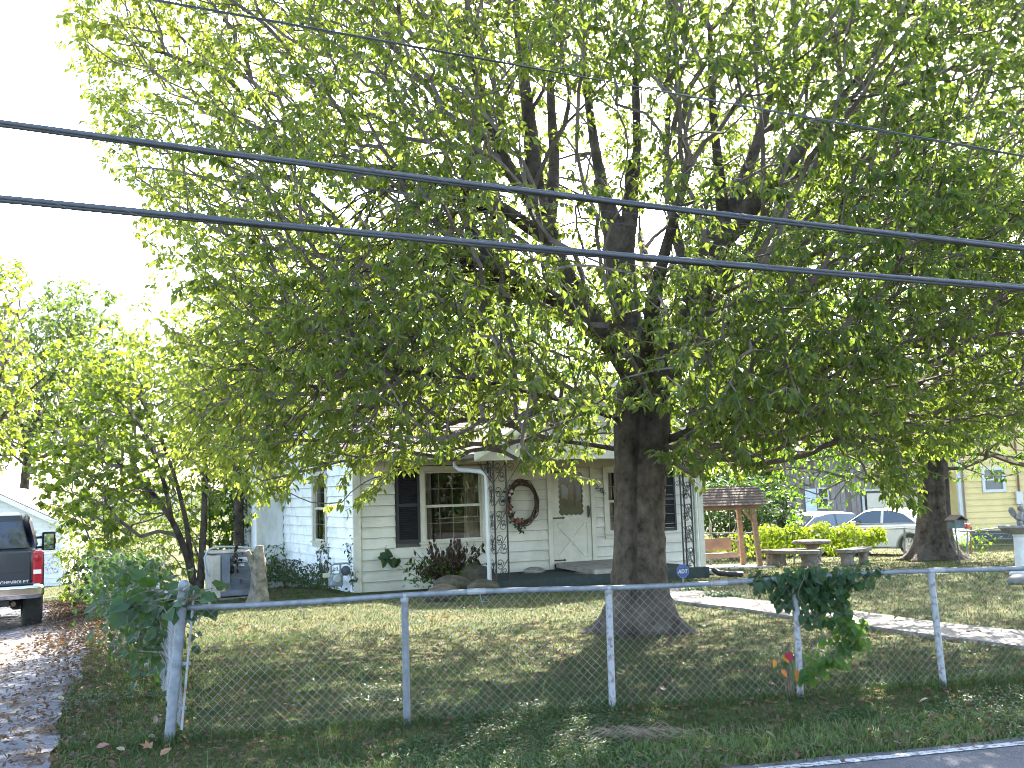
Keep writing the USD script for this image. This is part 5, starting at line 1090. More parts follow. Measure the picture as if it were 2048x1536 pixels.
bed = [(-.02, .72), (.02, .60), (.5, .58), (.62, .72), (.78, .98), (1.05, 1.08), (1.34, .98), (1.5, .72), (1.6, .58), (4.0, .55), (4.12, .75), (4.3, .98), (4.55, 1.06), (4.82, .98), (5.0, .72), (5.1, .6), (5.75, .62), (5.78, 1.0), (5.70, 1.18), (4.3, 1.30), (4.1, 1.32), (.0, 1.32), (-.02, 1.2)]
tk.part('body', rounded_body(bed, hwd, .10), tpaint, smooth=40)
tk.part('cab', rounded_body([(2.15, 1.30), (4.15, 1.30), (3.45, 1.86), (3.2, 1.92), (2.35, 1.92), (2.17, 1.86)], .86, .12, .10), tpaint, smooth=40)
tk.part('bed_cap', rounded_body([(.0, 1.325), (2.12, 1.325), (2.10, 1.86), (2.0, 1.93), (.42, 1.95), (.26, 1.90)], .90, .16, .14), tpaint, smooth=40)
gv = np.array([(-.020, -.72, 1.37), (-.020, .72, 1.37), (.215, .62, 1.80), (.215, -.62, 1.80)])
tk.part('cap_window', MB().add(np.vstack([gv, gv + [.03, 0, -.0]]), BOXF).m, tglass)
tk.part('tailgate', rbox((-.035, 0, 1.02), (.05, 1.52, .58), .02), tpaint, smooth=35)
tk.part('tailgate_trim', MB().span((-.068, -.7, .985), (-.0605, .7, .998)).m, tpaint)
tm_ = meshkit.text_mesh('CHEVROLET', .046, .004, True); q = np.array(tm_.vertices); wdt = q[:, 0].max(); q[:, 0] *= .42 / wdt
tk.part('lettering', (np.c_[-.0605 - q[:, 2], -.735 + (.42 - q[:, 0]), q[:, 1] + .80], tm_.faces), plain('silver_letters', (.6, .6, .6), rough=.3, metal=.7))
red = plain('red_lens', (.26, .008, .016), rough=.15, coat_weight=.6); clearl = plain('clear_lens', (.62, .56, .50), rough=.15)
for s in (-1, 1):
    tl = tk.part('tail_light', rbox((.0, s * .868, 1.045), (.14, .155, .54), .035), red, smooth=40)
    tk.part('reverse_lens', rbox((-.058, s * .862, .97), (.04, .12, .075), .012, 1), clearl, under=tl)
    tk.part('lens_bulge', moved(lathe([(0, .02), (.05, .014), (.062, 0)], 16), (-.066, s * .862, 1.20), ry=-math.pi / 2), plain('dark_red_lens', (.22, .006, .012), rough=.15), under=tl)
tk.part('bumper', rounded_body([(-.22, .56), (-.24, .62), (-.24, .74), (-.20, .79), (.02, .79), (.02, .56)], .96, .10), chrome, smooth=40)
tk.part('bumper_step', rbox((-.13, 0, .795), (.2, 1.6, .02), .008, 1), plain('black_plastic', (.02, .02, .02), rough=.7))
tk.part('exhaust_pipe', MB().tube([(.9, -.35, .46), (.35, -.45, .47), (.02, -.52, .47)], .045, 10, False).tube([(.02, -.52, .47), (.6, -.44, .47)], .04, 10).m, plain('rusty_pipe', (.22, .13, .09), rough=.6, metal=.5), smooth=40)
tk.part('hitch', MB().span((-.12, -.45, .46), (.5, .45, .55)).span((-.2, -.05, .44), (0, .05, .52)).m, plain('black_frame', (.02, .018, .016), rough=.8))
tk.part('axle', MB().tube([(1.05, -.85, .40), (1.05, .85, .40)], .05, 8).add(*moved(trimesh.creation.icosphere(2, .16), (1.05, 0, .40))).m, plain('black_frame', (.02,) * 3))
tyre_m = paint('tyre_rubber', (.030, .029, .028), (.020, .019, .018), scale=12, rough=.85, bump=.5, bscale=60)
def wheel(thing, x, y, rad, wid, rimr, spokes=6, rimmat=None, side=1):
    w = thing.part('wheel', moved(lathe([(rimr, -wid / 2), (rad * .93, -wid / 2), (rad * .985, -wid * .40), (rad, -wid * .30), (rad, wid * .30), (rad * .985, wid * .40), (rad * .93, wid / 2), (rimr, wid / 2)], 36), (x, y, rad), rx=math.pi / 2), tyre_m, smooth=35)
    tr_ = MB(); 
    if rad > .36 :
        for k in range(48): a = k * 2 * np.pi / 48; tr_.box((x + math.cos(a) * (rad + .002), y + (.05 if k % 2 else -.05), rad + math.sin(a) * (rad + .002)), (.014, wid * .42, .028), ry=-a)
        thing.part('tread', tr_.m, tyre_m, under=w, kind='stuff')
    rim = MB().add(*moved(lathe([(rimr, 0), (rimr * .94, .02), (rimr * .9, -.03), (.0, -.05)], 30), (x, y + side * wid * .46, rad), rx=-side * math.pi / 2))
    for k in range(spokes):
        a = k * 2 * np.pi / spokes; rim.box((x + math.cos(a) * rimr * .52, y + side * wid * .44, rad + math.sin(a) * rimr * .52), (rimr * .86, .02, rimr * .16), ry=-a)
    rim.add(*moved(lathe([(rimr * .2, 0), (rimr * .2, .02), (0, .03)], 16), (x, y + side * wid * .44, rad), rx=-side * math.pi / 2))
    thing.part('rim', rim.m, rimmat or chrome, under=w)
for x in (1.05, 4.55):
    for s in (-1, 1): wheel(tk, x, s * .86, .405, .30, .22, 6, None, s)
for s in (-1, 1):
    m = tk.part('mirror', rbox((3.58, s * 1.32, 1.36), (.12, .24, .36), .03), plain('black_plastic', (.02,) * 3), smooth=40)
    tk.part('mirror_glass', MB().span((3.514, s * 1.32 - .085, 1.29), (3.519, s * 1.32 + .085, 1.50)).m, plain('mirror', (.62, .72, .74), rough=.04, metal=1.0), under=m)
    tk.part('mirror_spotter', MB().span((3.514, s * 1.32 - .085, 1.20), (3.519, s * 1.32 + .085, 1.275)).m, plain('mirror', (.7,) * 3), under=m)
    tk.part('mirror_signal', rbox((3.56, s * 1.445, 1.36), (.06, .012, .10), .004, 1), plain('amber_lens', (.55, .10, .03), rough=.2), under=m)
    tk.part('mirror_arm', MB().tube([(3.62, s * .85, 1.42), (3.60, s * 1.22, 1.44)], .025, 8).tube([(3.62, s * .88, 1.22), (3.60, s * 1.22, 1.25)], .025, 8).m, plain('black_plastic', (.02,) * 3), under=m)
# ================================================================ WHITE GARAGE at the far left
GC = ground(123, 1171); ga = math.radians(14); gar = Thing('white_garage', 'white clapboard garage with rust stained roof behind the truck', 'garage', GC, ga)
gw = paint('garage_white', (.56, .555, .535), (.40, .38, .34), scale=4, rough=.7, bump=.2, contrast=(.3, .45)); gp_m = paint('garage_peeling', (.55, .545, .53), (.10, .09, .08), scale=14, rough=.8, stretch=(1, 1, 2.4), contrast=(.42, .47))
gz = 2.45; gW = 5.6; pk = gz + 2.8 * .52
gar.part('wall', MB().prism(Polygon([(-gW, -.3), (0, -.3), (0, gz), (-gW / 2, pk), (-gW, gz)]), .1, np.array([[1, 0, 0, 0], [0, 0, -1, .10], [0, 1, 0, 0], [0, 0, 0, 1.0]])).span((-.1, .1, -.3), (0, 7, gz)).span((-gW, .1, -.3), (-gW + .1, 7, gz)).span((-gW, 6.9, -.3), (0, 7.0, gz)).m, gw)
for k in range(13):
    z0 = -.1 + k * .2
    if z0 < gz - .05:
        gar.part('plank', moved(lap(-.78, -.10, z0, z0 + .2), (0, 0, 0)), gp_m if 2 < k < 9 else gw)
for k in range(7):
    z0 = 2.13 + k * .2; h = min((pk - z0 - .2) / .52, gW / 2)
    if h > .1: gar.part('plank', moved(lap(-gW / 2 - h, -gW / 2 + h, max(z0, 2.2), z0 + .2), (0, 0, 0)), gw)
gar.part('corner_board', MB().span((-.10, -.04, -.3), (.02, .08, gz)).m, gw)
gar.part('door', MB().span((-2.55, -.03, -.15), (-1.0, -.002, 2.0)).m, paint('garage_door', (.55, .56, .565), (.49, .49, .49), scale=2, rough=.5))
for s0 in (-2.0, -1.5): gar.part('door_groove', MB().span((s0, -.034, -.1), (s0 + .02, -.0305, 1.95)).m, plain('groove_grey', (.45, .45, .45), rough=.7))
gar.part('door_casing', MB().span((-1.0, -.045, -.15), (-.78, -.002, 2.06)).m, gw)
gar.part('header_board', MB().span((-2.65, -.05, 2.06), (-.98, -.004, 2.18)).m, paint('tan_board', (.50, .29, .15), (.38, .22, .12), scale=6, rough=.7))
for sg in (1, -1):
    q = np.array([(.35, -.40, gz - .16), (-gW / 2, -.40, pk + .02), (-gW / 2, 7.2, pk + .02), (.35, 7.2, gz - .16)]); q[:, 2] += .06
    if sg < 0: q[:, 0] = -gW - q[:, 0]; q = q[::-1]
    gar.part('roof', MB().add(np.vstack([q, q - [0, 0, .06]]), BOXF).m, paint('rust_roof', (.19, .095, .06), (.09, .06, .05), scale=2.2, rough=.85))
    e0, e1 = np.array([.35, -.43, gz - .34]), np.array([-gW / 2, -.43, pk - .16])
    if sg < 0: e0[0], e1[0] = -gW - e0[0], -gW - e1[0]
    gar.part('rake_board', MB().add(np.vstack([[e0, e1, e1 + [0, 0, .20], e0 + [0, 0, .20]], np.array([e0, e1, e1 + [0, 0, .20], e0 + [0, 0, .20]]) + [0, .028, 0]]), BOXF).m, gw)
# gate and posts
G0, G1 = ground(72, 1206), ground(148, 1197); gt = Thing('wire_gate', 'chain-link driveway gate standing open before the white garage', 'gate', G0); zt0, zt1 = at(72, 1108, G0[1])[2], at(148, 1105, G1[1])[2]
fr = [[G0[0], G0[1], zt0], [G1[0], G1[1], zt1], [G1[0], G1[1], G1[2] + .12], [G0[0], G0[1], G0[2] + .10], [G0[0], G0[1], zt0]]
gt.part('frame', gt.world(MB().tube(fr, .022, 8).m), galv_old)
gt.part('chain_link_mesh', gt.world(chainlink(np.array([[G0[0], G0[1]], [G1[0], G1[1]]]), lambda x: G1[2] + .14, lambda x: zt1 - .01, .05, .002)), wirem, kind='stuff')
for lab, x, y, yt, r_ in (('steel gate post left of the vine covered fence end', 157, 1195, 1094, .035), ('weathered wooden post beside the open gate', 196, 1200, 1120, .11)):
    b = ground(x, y); t = at(x, yt, b[1]); solo('gate_post', MB().tube([b - [0, 0, .2], t], r_, 10).m, galv_old if r_ < .1 else wood_old, lab, 'post', smooth=50)
FB = [ground(205, 1192), ground(330, 1165), ground(445, 1150)]; bf = Thing('chain_link_fence', 'low wire fence along the thicket behind the heat pump', 'fence', FB[0])
tops = [at(205, 1122, FB[0][1]), at(330, 1110, FB[1][1]), at(445, 1108, FB[2][1])]
bf.part('top_rail', bf.world(MB().tube(tops, .022, 6).m), galv)
for b, t in zip(FB, tops): bf.part('line_post', bf.world(MB().tube([b, t], .025, 6).m), galv_old)
bf.part('chain_link_mesh', bf.world(chainlink(np.array([q[:2] for q in FB]), lambda x: FB[1][2], lambda x: tops[1][2] - .02, .05, .0018)), wirem, kind='stuff')
b = ground(128, 1168); b[1] -= .3; bl = Thing('concrete_block', 'grey concrete block with square holes by the garage corner', 'block', b, .3)
bp = shapely.box(-.4, 0, .4, .36).difference(shapely.box(-.32, .06, -.06, .30)).difference(shapely.box(.06, .06, .32, .30))
bl.part('block', MB().prism(bp, .4, np.array([[1, 0, 0, 0], [0, 0, -1, 0], [0, 1, 0, 0], [0, 0, 0, 1.0]])).m, conc)
c = at(128, 1147, b[1] - .3); bd = Thing('white_board', 'small white board tilted on its corner beside the garage', 'board', c)
bd.part('board', moved(rbox((0, 0, 0), (.36, .02, .36), .006, 1), (0, 0, 0), ry=.7), gw)
# ================================================================ RIGHT SIDE OF THE YARD
# roofed swing: canopy frame and the hanging bench
SA, SB2 = ground(1521, 1136), ground(1514, 1127)
zt = at(1507, 1016, SA[1])[2]; SX = SA[:2]; a_dir = unit(np.array([math.cos(.10), math.sin(.10)])); back_d = np.array([-a_dir[1], a_dir[0]])
def sw(u, v, z): p = SX + a_dir * u + back_d * v; return np.array([p[0], p[1], z])
g0 = SA[2]; cw = paint('cedar', (.27, .16, .085), (.17, .10, .055), scale=5, rough=.7, bump=.3, stretch=(1, 1, 4))
cy = Thing('swing_canopy', 'shingled canopy on tan timber posts over the porch swing', 'canopy', [*SX, g0])
Ls, Dp = 2.6, 1.25
def leg(mb, p, q, s=.045): return mb.add(*beam(p, q, s))
def beam(p, q, s=.05, s2=None):
    p, q = np.asarray(p, float), np.asarray(q, float); d = unit(q - p); up = np.array([0, 0, 1.0]) if abs(d[2]) < .9 else np.array([*back_d, 0]); u = unit(np.cross(d, up)); w = np.cross(d, u); s2 = s2 or s
    v = np.array([p - u * s - w * s2, p + u * s - w * s2, p + u * s + w * s2, p - u * s + w * s2, q - u * s - w * s2, q + u * s - w * s2, q + u * s + w * s2, q - u * s + w * s2]); return v, BOXF
for u in (0, -Ls):
    cy.part('post', cy.world(beam(sw(u, 0, g0 - .05), sw(u - .08, .10, zt - .0), .055)), cw)
    cy.part('post', cy.world(beam(sw(u - .02, Dp, g0 - .05), sw(u - .10, Dp - .10, zt), .055)), cw)
    cy.part('brace', cy.world(beam(sw(u - .30, .10, zt - .06), sw(u - .10, .09, zt - .32), .03)), cw)
cy.part('beam', cy.world(beam(sw(.12, .10, zt + .03), sw(-Ls - .3, .10, zt + .03), .035, .06)), cw)
cy.part('beam', cy.world(beam(sw(.12, Dp - .10, zt + .03), sw(-Ls - .3, Dp - .10, zt + .03), .035, .06)), cw)
cy.part('ridge_beam', cy.world(beam(sw(.12, Dp / 2, zt + .48), sw(-Ls - .3, Dp / 2, zt + .48), .03, .05)), cw)
rz_ = .46; nC = 7; e0 = -.12
for side_ in (0, 1):
    for k in range(nC):
        v0 = e0 + (Dp / 2 - e0) * k / nC; v1 = e0 + (Dp / 2 - e0) * (k + 1.05) / nC; z0 = zt + .07 + rz_ * k / nC; z1 = zt + .07 + rz_ * (k + 1.05) / nC
        if side_: v0, v1 = Dp - v0, Dp - v1
        n = 10; xo = np.linspace(.26, -Ls - .4, n + 1) + (.13 if k % 2 else 0)
        for q in range(n):
            a, b = min(xo[q], .26) - .004, max(xo[q + 1], -Ls - .42) + .004
            pts = [sw(a, v0, z0 + .022), sw(b, v0, z0 + .022), sw(b, v1, z1 + .006), sw(a, v1, z1 + .006), sw(a, v0, z0), sw(b, v0, z0)]
            cy.part('shingle', cy.world((np.array(pts), np.array([[0, 3, 2], [0, 2, 1], [4, 0, 1], [4, 1, 5], [4, 3, 0], [5, 1, 2], [4, 5, 2], [4, 2, 3]]))), shing)
for v in (e0, Dp - e0): pass
bn = Thing('porch_swing', 'wooden swing seat with solid back hanging under the shingled canopy', 'swing', [*SX, g0]); bw = paint('swing_wood', (.44, .27, .17), (.30, .18, .11), scale=4, rough=.7, bump=.2)
zs = at(1450, 1100, SA[1] + .5)[2]; zb = at(1450, 1081, SA[1] + .5)[2]
bn.part('backrest', bn.world(beam(sw(-.45, .78, (zb + zs) / 2 + .02), sw(-2.45, .78, (zb + zs) / 2 + .02), .02, (zb - zs) / 2 + .04)), bw)
for k in range(4): bn.part('seat_slat', bn.world(beam(sw(-.48, .22 + k * .13, zs - .06), sw(-2.42, .22 + k * .13, zs - .06), .055, .012)), bw)
bn.part('front_rail', bn.world(beam(sw(-.48, .18, zs - .12), sw(-2.42, .18, zs - .12), .02, .045)), bw)
for u in (-.47, -2.43):
    bn.part('armrest', bn.world(beam(sw(u, .12, zs + .22), sw(u, .80, zs + .24), .04, .015)), bw)
    bn.part('arm_post', bn.world(beam(sw(u, .18, zs - .1), sw(u, .18, zs + .21), .02)), bw)
    bn.part('chain', bn.world(MB().tube([sw(u, .16, zs + .2), sw(u, Dp / 2 - .05, zt + .45)], .006, 4).tube([sw(u, .80, zs + .25), sw(u, Dp / 2 + .05, zt + .45)], .006, 4).m), galv_old)
pc = np.array([sw(.25, -.35, 0), sw(.25, 1.9, 0), sw(-4.6, 1.9, 0), sw(-4.6, -.35, 0)]); pz = np.array([hgt(q[0], q[1]) for q in pc])
solo('patio', (np.vstack([np.c_[pc[:, :2], pz + .05], np.c_[pc[:, :2], pz - .1]]), BOXF), paint('pale_patio', (.55, .52, .47), (.42, .39, .35), scale=3, rough=.9), kind='structure', label='sunlit concrete patio under the swing')

# concrete table with three curved benches
TBc = ground(1626, 1131); sc_ = (at(1626, 1089, TBc[1])[2] - TBc[2]) / .62
tcon = paint('old_concrete', (.19, .16, .125), (.08, .068, .054), scale=9, rough=.95, bump=.5, bscale=40)
tbl = Thing('garden_table', 'round grey concrete garden table on a waisted pedestal', 'table', TBc)
half_w = 37 / FPX * TBc[1]
tbl.part('tabletop', lathe([(0, .62), (half_w * .95, .62), (half_w, .60), (half_w, .555), (half_w * .93, .535), (0, .53)], 40), tcon, smooth=35)
tbl.part('pedestal', lathe([(.0, .55), (.20, .53), (.13, .42), (.105, .30), (.13, .16), (.20, .06), (.24, .05), (.25, .0), (0, -.05)], 28), tcon, smooth=35)
def bench(label, ang, rad=1.18, ctr=TBc, sweep=1.15, dz=0.0):
    a = np.linspace(ang - sweep / 2, ang + sweep / 2, 16); c0 = np.array([ctr[0] + math.cos(ang) * rad, ctr[1] + math.sin(ang) * rad]); gz_ = float(hgt(*c0)); th = Thing('garden_bench', label, 'bench', [c0[0], c0[1], gz_]); w = .20
    i = np.c_[ctr[0] + np.cos(a) * (rad - w), ctr[1] + np.sin(a) * (rad - w)]; o = np.c_[ctr[0] + np.cos(a) * (rad + w), ctr[1] + np.sin(a) * (rad + w)]
    pg = Polygon(np.vstack([o, i[::-1]])).buffer(.015); th.part('seat', th.world(MB().prism(pg, .075, np.array([[1, 0, 0, 0], [0, 1, 0, 0], [0, 0, 1, gz_ + .33], [0, 0, 0, 1.0]])).m), tcon)
    for q in (-.34, .34):
        p = [ctr[0] + math.cos(ang + q * sweep) * rad, ctr[1] + math.sin(ang + q * sweep) * rad, gz_]
        th.part('leg', th.world(moved(lathe([(0, .335), (.22, .335), (.24, .30), (.19, .23), (.175, .15), (.20, .08), (.22, .0), (0, -.05)], 20, .62, 1.0), p, rz=ang + q * sweep)), tcon, smooth=35)
bench('curved concrete bench left of the round table nearest the swing', math.radians(228), 1.25)
bench('curved concrete bench right of the round table', math.radians(318), 1.2)
bench('curved concrete bench behind the round table against the hedge', math.radians(95), 1.2)

# fence along the far side of the yard, with its yellow-leaved vine
FP = [(1396, 1124, 1066), (1490, 1120, 1066), (1588, 1121, 1061), (1691, 1121, 1059), (1809, 1121, 1057), (1935, 1116, 1063), (2070, 1112, 1048)]
fb = []; ft = []
dA, dB = ground(1396, 1124), ground(2070, 1113)
for x, y, yt in FP:
    u = (x - 1396) / (2070 - 1396); dep = 27.6 + (30.4 - 27.6) * u; b = at(x, y, dep); b[2] = hgt(b[0], b[1]); fb.append(b); ft.append(at(x, yt, dep))
sf = Thing('chain_link_fence', 'chain-link fence along the far right side of the yard', 'fence', fb[0])
sf.part('top_rail', sf.world(MB().tube(np.array(ft), .022, 6).m), galv_old, smooth=60)
for b, t in zip(fb, ft): sf.part('line_post', sf.world(MB().tube([b - [0, 0, .1], t + [0, 0, .03]], .028, 8).m), galv_old)
b = at(1421, 1122, 27.8); b[2] = hgt(b[0], b[1]); sf.part('gate_post', sf.world(MB().tube([b, at(1421, 1046, 27.8)], .035, 8).m), galv_old)
fl_ = np.array([q[:2] for q in fb]); fs = np.r_[0, np.cumsum(np.linalg.norm(np.diff(fl_, axis=0), axis=1))]
sf.part('chain_link_mesh', sf.world(chainlink(fl_, lambda x: float(np.interp(x, fs, [q[2] for q in fb])) + .05, lambda x: float(np.interp(x, fs, [q[2] for q in ft])) - .02, .06, .002)), wirem, kind='stuff')
def hedge_pts(R, n):
    px = np.where(R.random(n) < .85, R.uniform(1522, 1770, n), R.uniform(1396, 1530, n)); low = np.interp(px, [1396, 1500, 1560, 1640, 1700, 1770], [1100, 1112, 1112, 1108, 1106, 1080]); hi = np.interp(px, [1396, 1500, 1540, 1570, 1630, 1690, 1770], [1078, 1062, 1046, 1052, 1044, 1048, 1056]) + 5 * np.sin(px * .11)
    py = hi + (low - hi) * R.beta(1.1, 1.4, n); u = (px - 1396) / 674; dep = 27.55 + 2.8 * u + R.normal(-.08, .16, n); return at(px, py, dep)
vine('fence_vine', 'sunlit yellow green vine hedge smothering the far fence behind the table', hedge_pts, 3800, leafmat('hedge_leaf', [(0, (.13, .19, .024)), (.5, (.24, .28, .03)), (.85, (.36, .32, .05)), (1, (.36, .17, .04))], trans=.6, tint=(1.8, 1.7, .6)), .105, 23, stems=60, shape='simple')
def wisp_pts(R, n): k = R.choice(3, n); px = np.array([1590, 1912, 1965])[k] + R.normal(0, 12, n) * np.array([.4, 1, 1.4])[k]; py = np.array([1040, 1078, 1075])[k] + R.normal(0, 10, n); return at(px, py, 28.4 + R.normal(0, .1, n) + .8 * (k > 0))
vine('fence_vine', 'sparse green vine shoots poking above and through the far fence', wisp_pts, 170, leaf_b, .11, 25, stems=12, shape='simple')
# birdhouse on a thin pole
BHp = ground(1921, 1130); bp0 = at(1910, 1056, BHp[1]); bh = Thing('birdhouse', 'grey green birdhouse on a thin leaning pole before the yellow house', 'birdhouse', BHp)
bh.part('pole', bh.world(MB().tube([BHp - [0, 0, .1], bp0], .014, 6).m), plain('pole_dark', (.06, .055, .05), rough=.7))
bh.part('box', bh.world(MB().box(bp0 + [.03, 0, .09], (.26, .24, .18), rz=.3).m), paint('green_box', (.10, .13, .12), (.06, .08, .07), scale=12, rough=.8))
bh.part('roof', bh.world(MB().box(bp0 + [-.04, -.02, .225], (.22, .34, .02), ry=-.55, rz=.3).box(bp0 + [.12, .02, .225], (.22, .34, .02), ry=.55, rz=.3).m), paint('rust_tin', (.16, .10, .07), (.08, .06, .05), scale=12, rough=.8))
bh.part('entrance', bh.world(MB().add(*moved(lathe([(0, 0), (.03, 0), (.03, .006), (0, .006)], 14), bp0 + [-.005, -.125, .10], rx=math.pi / 2, rz=.3)).m), plain('pole_dark', (.05,) * 3))
# birdbath with winged child figure
BT = ground(2046, 1150); BT_d = BT[1]; bz = at(2046, 1054, BT_d)[2] - BT[2]
bb = Thing('birdbath', 'pale fluted birdbath column with a shell edged grey bowl', 'birdbath', BT)
bb.part('column', lathe([(0, bz - .12), (.12, bz - .12), (.12, bz - .15), (.105, bz - .17), (.115, .14), (.15, .11), (.17, .07), (.22, .05), (.22, -.05)], 24), paint('pale_column', (.55, .54, .53), (.42, .41, .40), scale=5, rough=.8), smooth=35)
pr = [(0, bz - .01), (.22, bz - .01), (.30, bz + .02), (.325, bz + .03), (.33, bz), (.24, bz - .09), (.10, bz - .125), (0, bz - .125)]
v, f = lathe(pr, 48); an = np.arctan2(v[:, 1], v[:, 0]); rr = np.hypot(v[:, 0], v[:, 1]); k = 1 + .05 * np.abs(np.sin(an * 8)) * (rr > .2); v[:, :2] *= k[:, None]
stn = paint('grey_cast_stone', (.25, .235, .22), (.13, .12, .11), scale=11, rough=.9, bump=.4)
bb.part('bowl', (v, f), stn, smooth=40)
from manifold3d import Manifold
def blob(chains, refine=.012, it=6):
    """Bones as hulls of spheres, joined and smoothed into one skin."""
    ms = []
    for ch in chains:
        sp_ = [Manifold.sphere(r, 14).translate(tuple(map(float, p))) for p, r in ch]
        ms += [Manifold.batch_hull([a, b]) for a, b in zip(sp_[:-1], sp_[1:])] if len(sp_) > 1 else sp_
    m = Manifold.batch_boolean(ms, __import__('manifold3d').OpType.Add).refine_to_length(refine).to_mesh()
    t = trimesh.Trimesh(m.vert_properties[:, :3], m.tri_verts); trimesh.smoothing.filter_taubin(t, iterations=it); return t.vertices, t.faces
ch_z = at(2044, 1012, BT_d)[2] - (BT[2] + bz); s_ = ch_z / .50
P_ = lambda *q: np.array(q) * s_
ang = Thing('cherub_statue', 'small grey winged child statue seated on the birdbath rim', 'statue', BT + [.03, 0, bz + .01])
ang.part('figure', blob([[(P_(0, 0, .10), .085 * s_), (P_(.01, 0, .22), .075 * s_), (P_(.02, -.01, .30), .055 * s_)], [(P_(.02, -.01, .30), .04 * s_), (P_(.03, -.02, .36), .04 * s_)], [(P_(.035, -.03, .43), .072 * s_), (P_(.045, -.05, .415), .06 * s_)],
    [(P_(.045, -.115, .41), .012 * s_), (P_(.045, -.10, .425), .014 * s_)],
    [(P_(-.055, -.01, .28), .036 * s_), (P_(-.09, -.06, .20), .03 * s_), (P_(-.03, -.13, .17), .024 * s_)], [(P_(.09, -.01, .28), .036 * s_), (P_(.12, -.06, .20), .03 * s_), (P_(.06, -.13, .18), .024 * s_)],
    [(P_(-.04, -.02, .08), .06 * s_), (P_(-.06, -.16, .09), .045 * s_), (P_(-.05, -.18, -.02), .032 * s_), (P_(-.05, -.22, -.03), .025 * s_)], [(P_(.05, -.02, .08), .06 * s_), (P_(.08, -.16, .10), .045 * s_), (P_(.07, -.17, -.02), .032 * s_), (P_(.07, -.22, -.03), .025 * s_)]], .012 * s_, 5), stn, smooth=True)
ang.part('hair', rough(moved(trimesh.creation.icosphere(3, .078 * s_), P_(.03, -.015, .445)), .012 * s_, 60 / s_, 4), stn, smooth=True)
for sg in (-1, 1):
    wv = [(0, 0), (.05, .06), (.15, .16), (.19, .26), (.16, .33), (.10, .33), (.05, .24), (.0, .12)]
    ang.part('wing', moved(MB().prism(Polygon([(sg * x, z) for x, z in wv]).buffer(.012), .03, np.array([[1, 0, 0, 0], [0, 0, 1, .05], [0, 1, 0, 0], [0, 0, 0, 1.0]])).m, P_(sg * .03, .02, .12), rz=sg * .35, s=s_), stn)
rk = ground(2042, 1168); m = rough(trimesh.creation.icosphere(3, .15), .07, 4, 77); solo('fieldstone', (m[0] * [1.3, .9, .6] + rk + [0, 0, .05], m[1]), paint('grey_rock', (.2, .19, .175), (.11, .105, .1), scale=9, rough=.9, bump=.4), 'grey stone at the foot of the birdbath', 'stone', smooth=True)

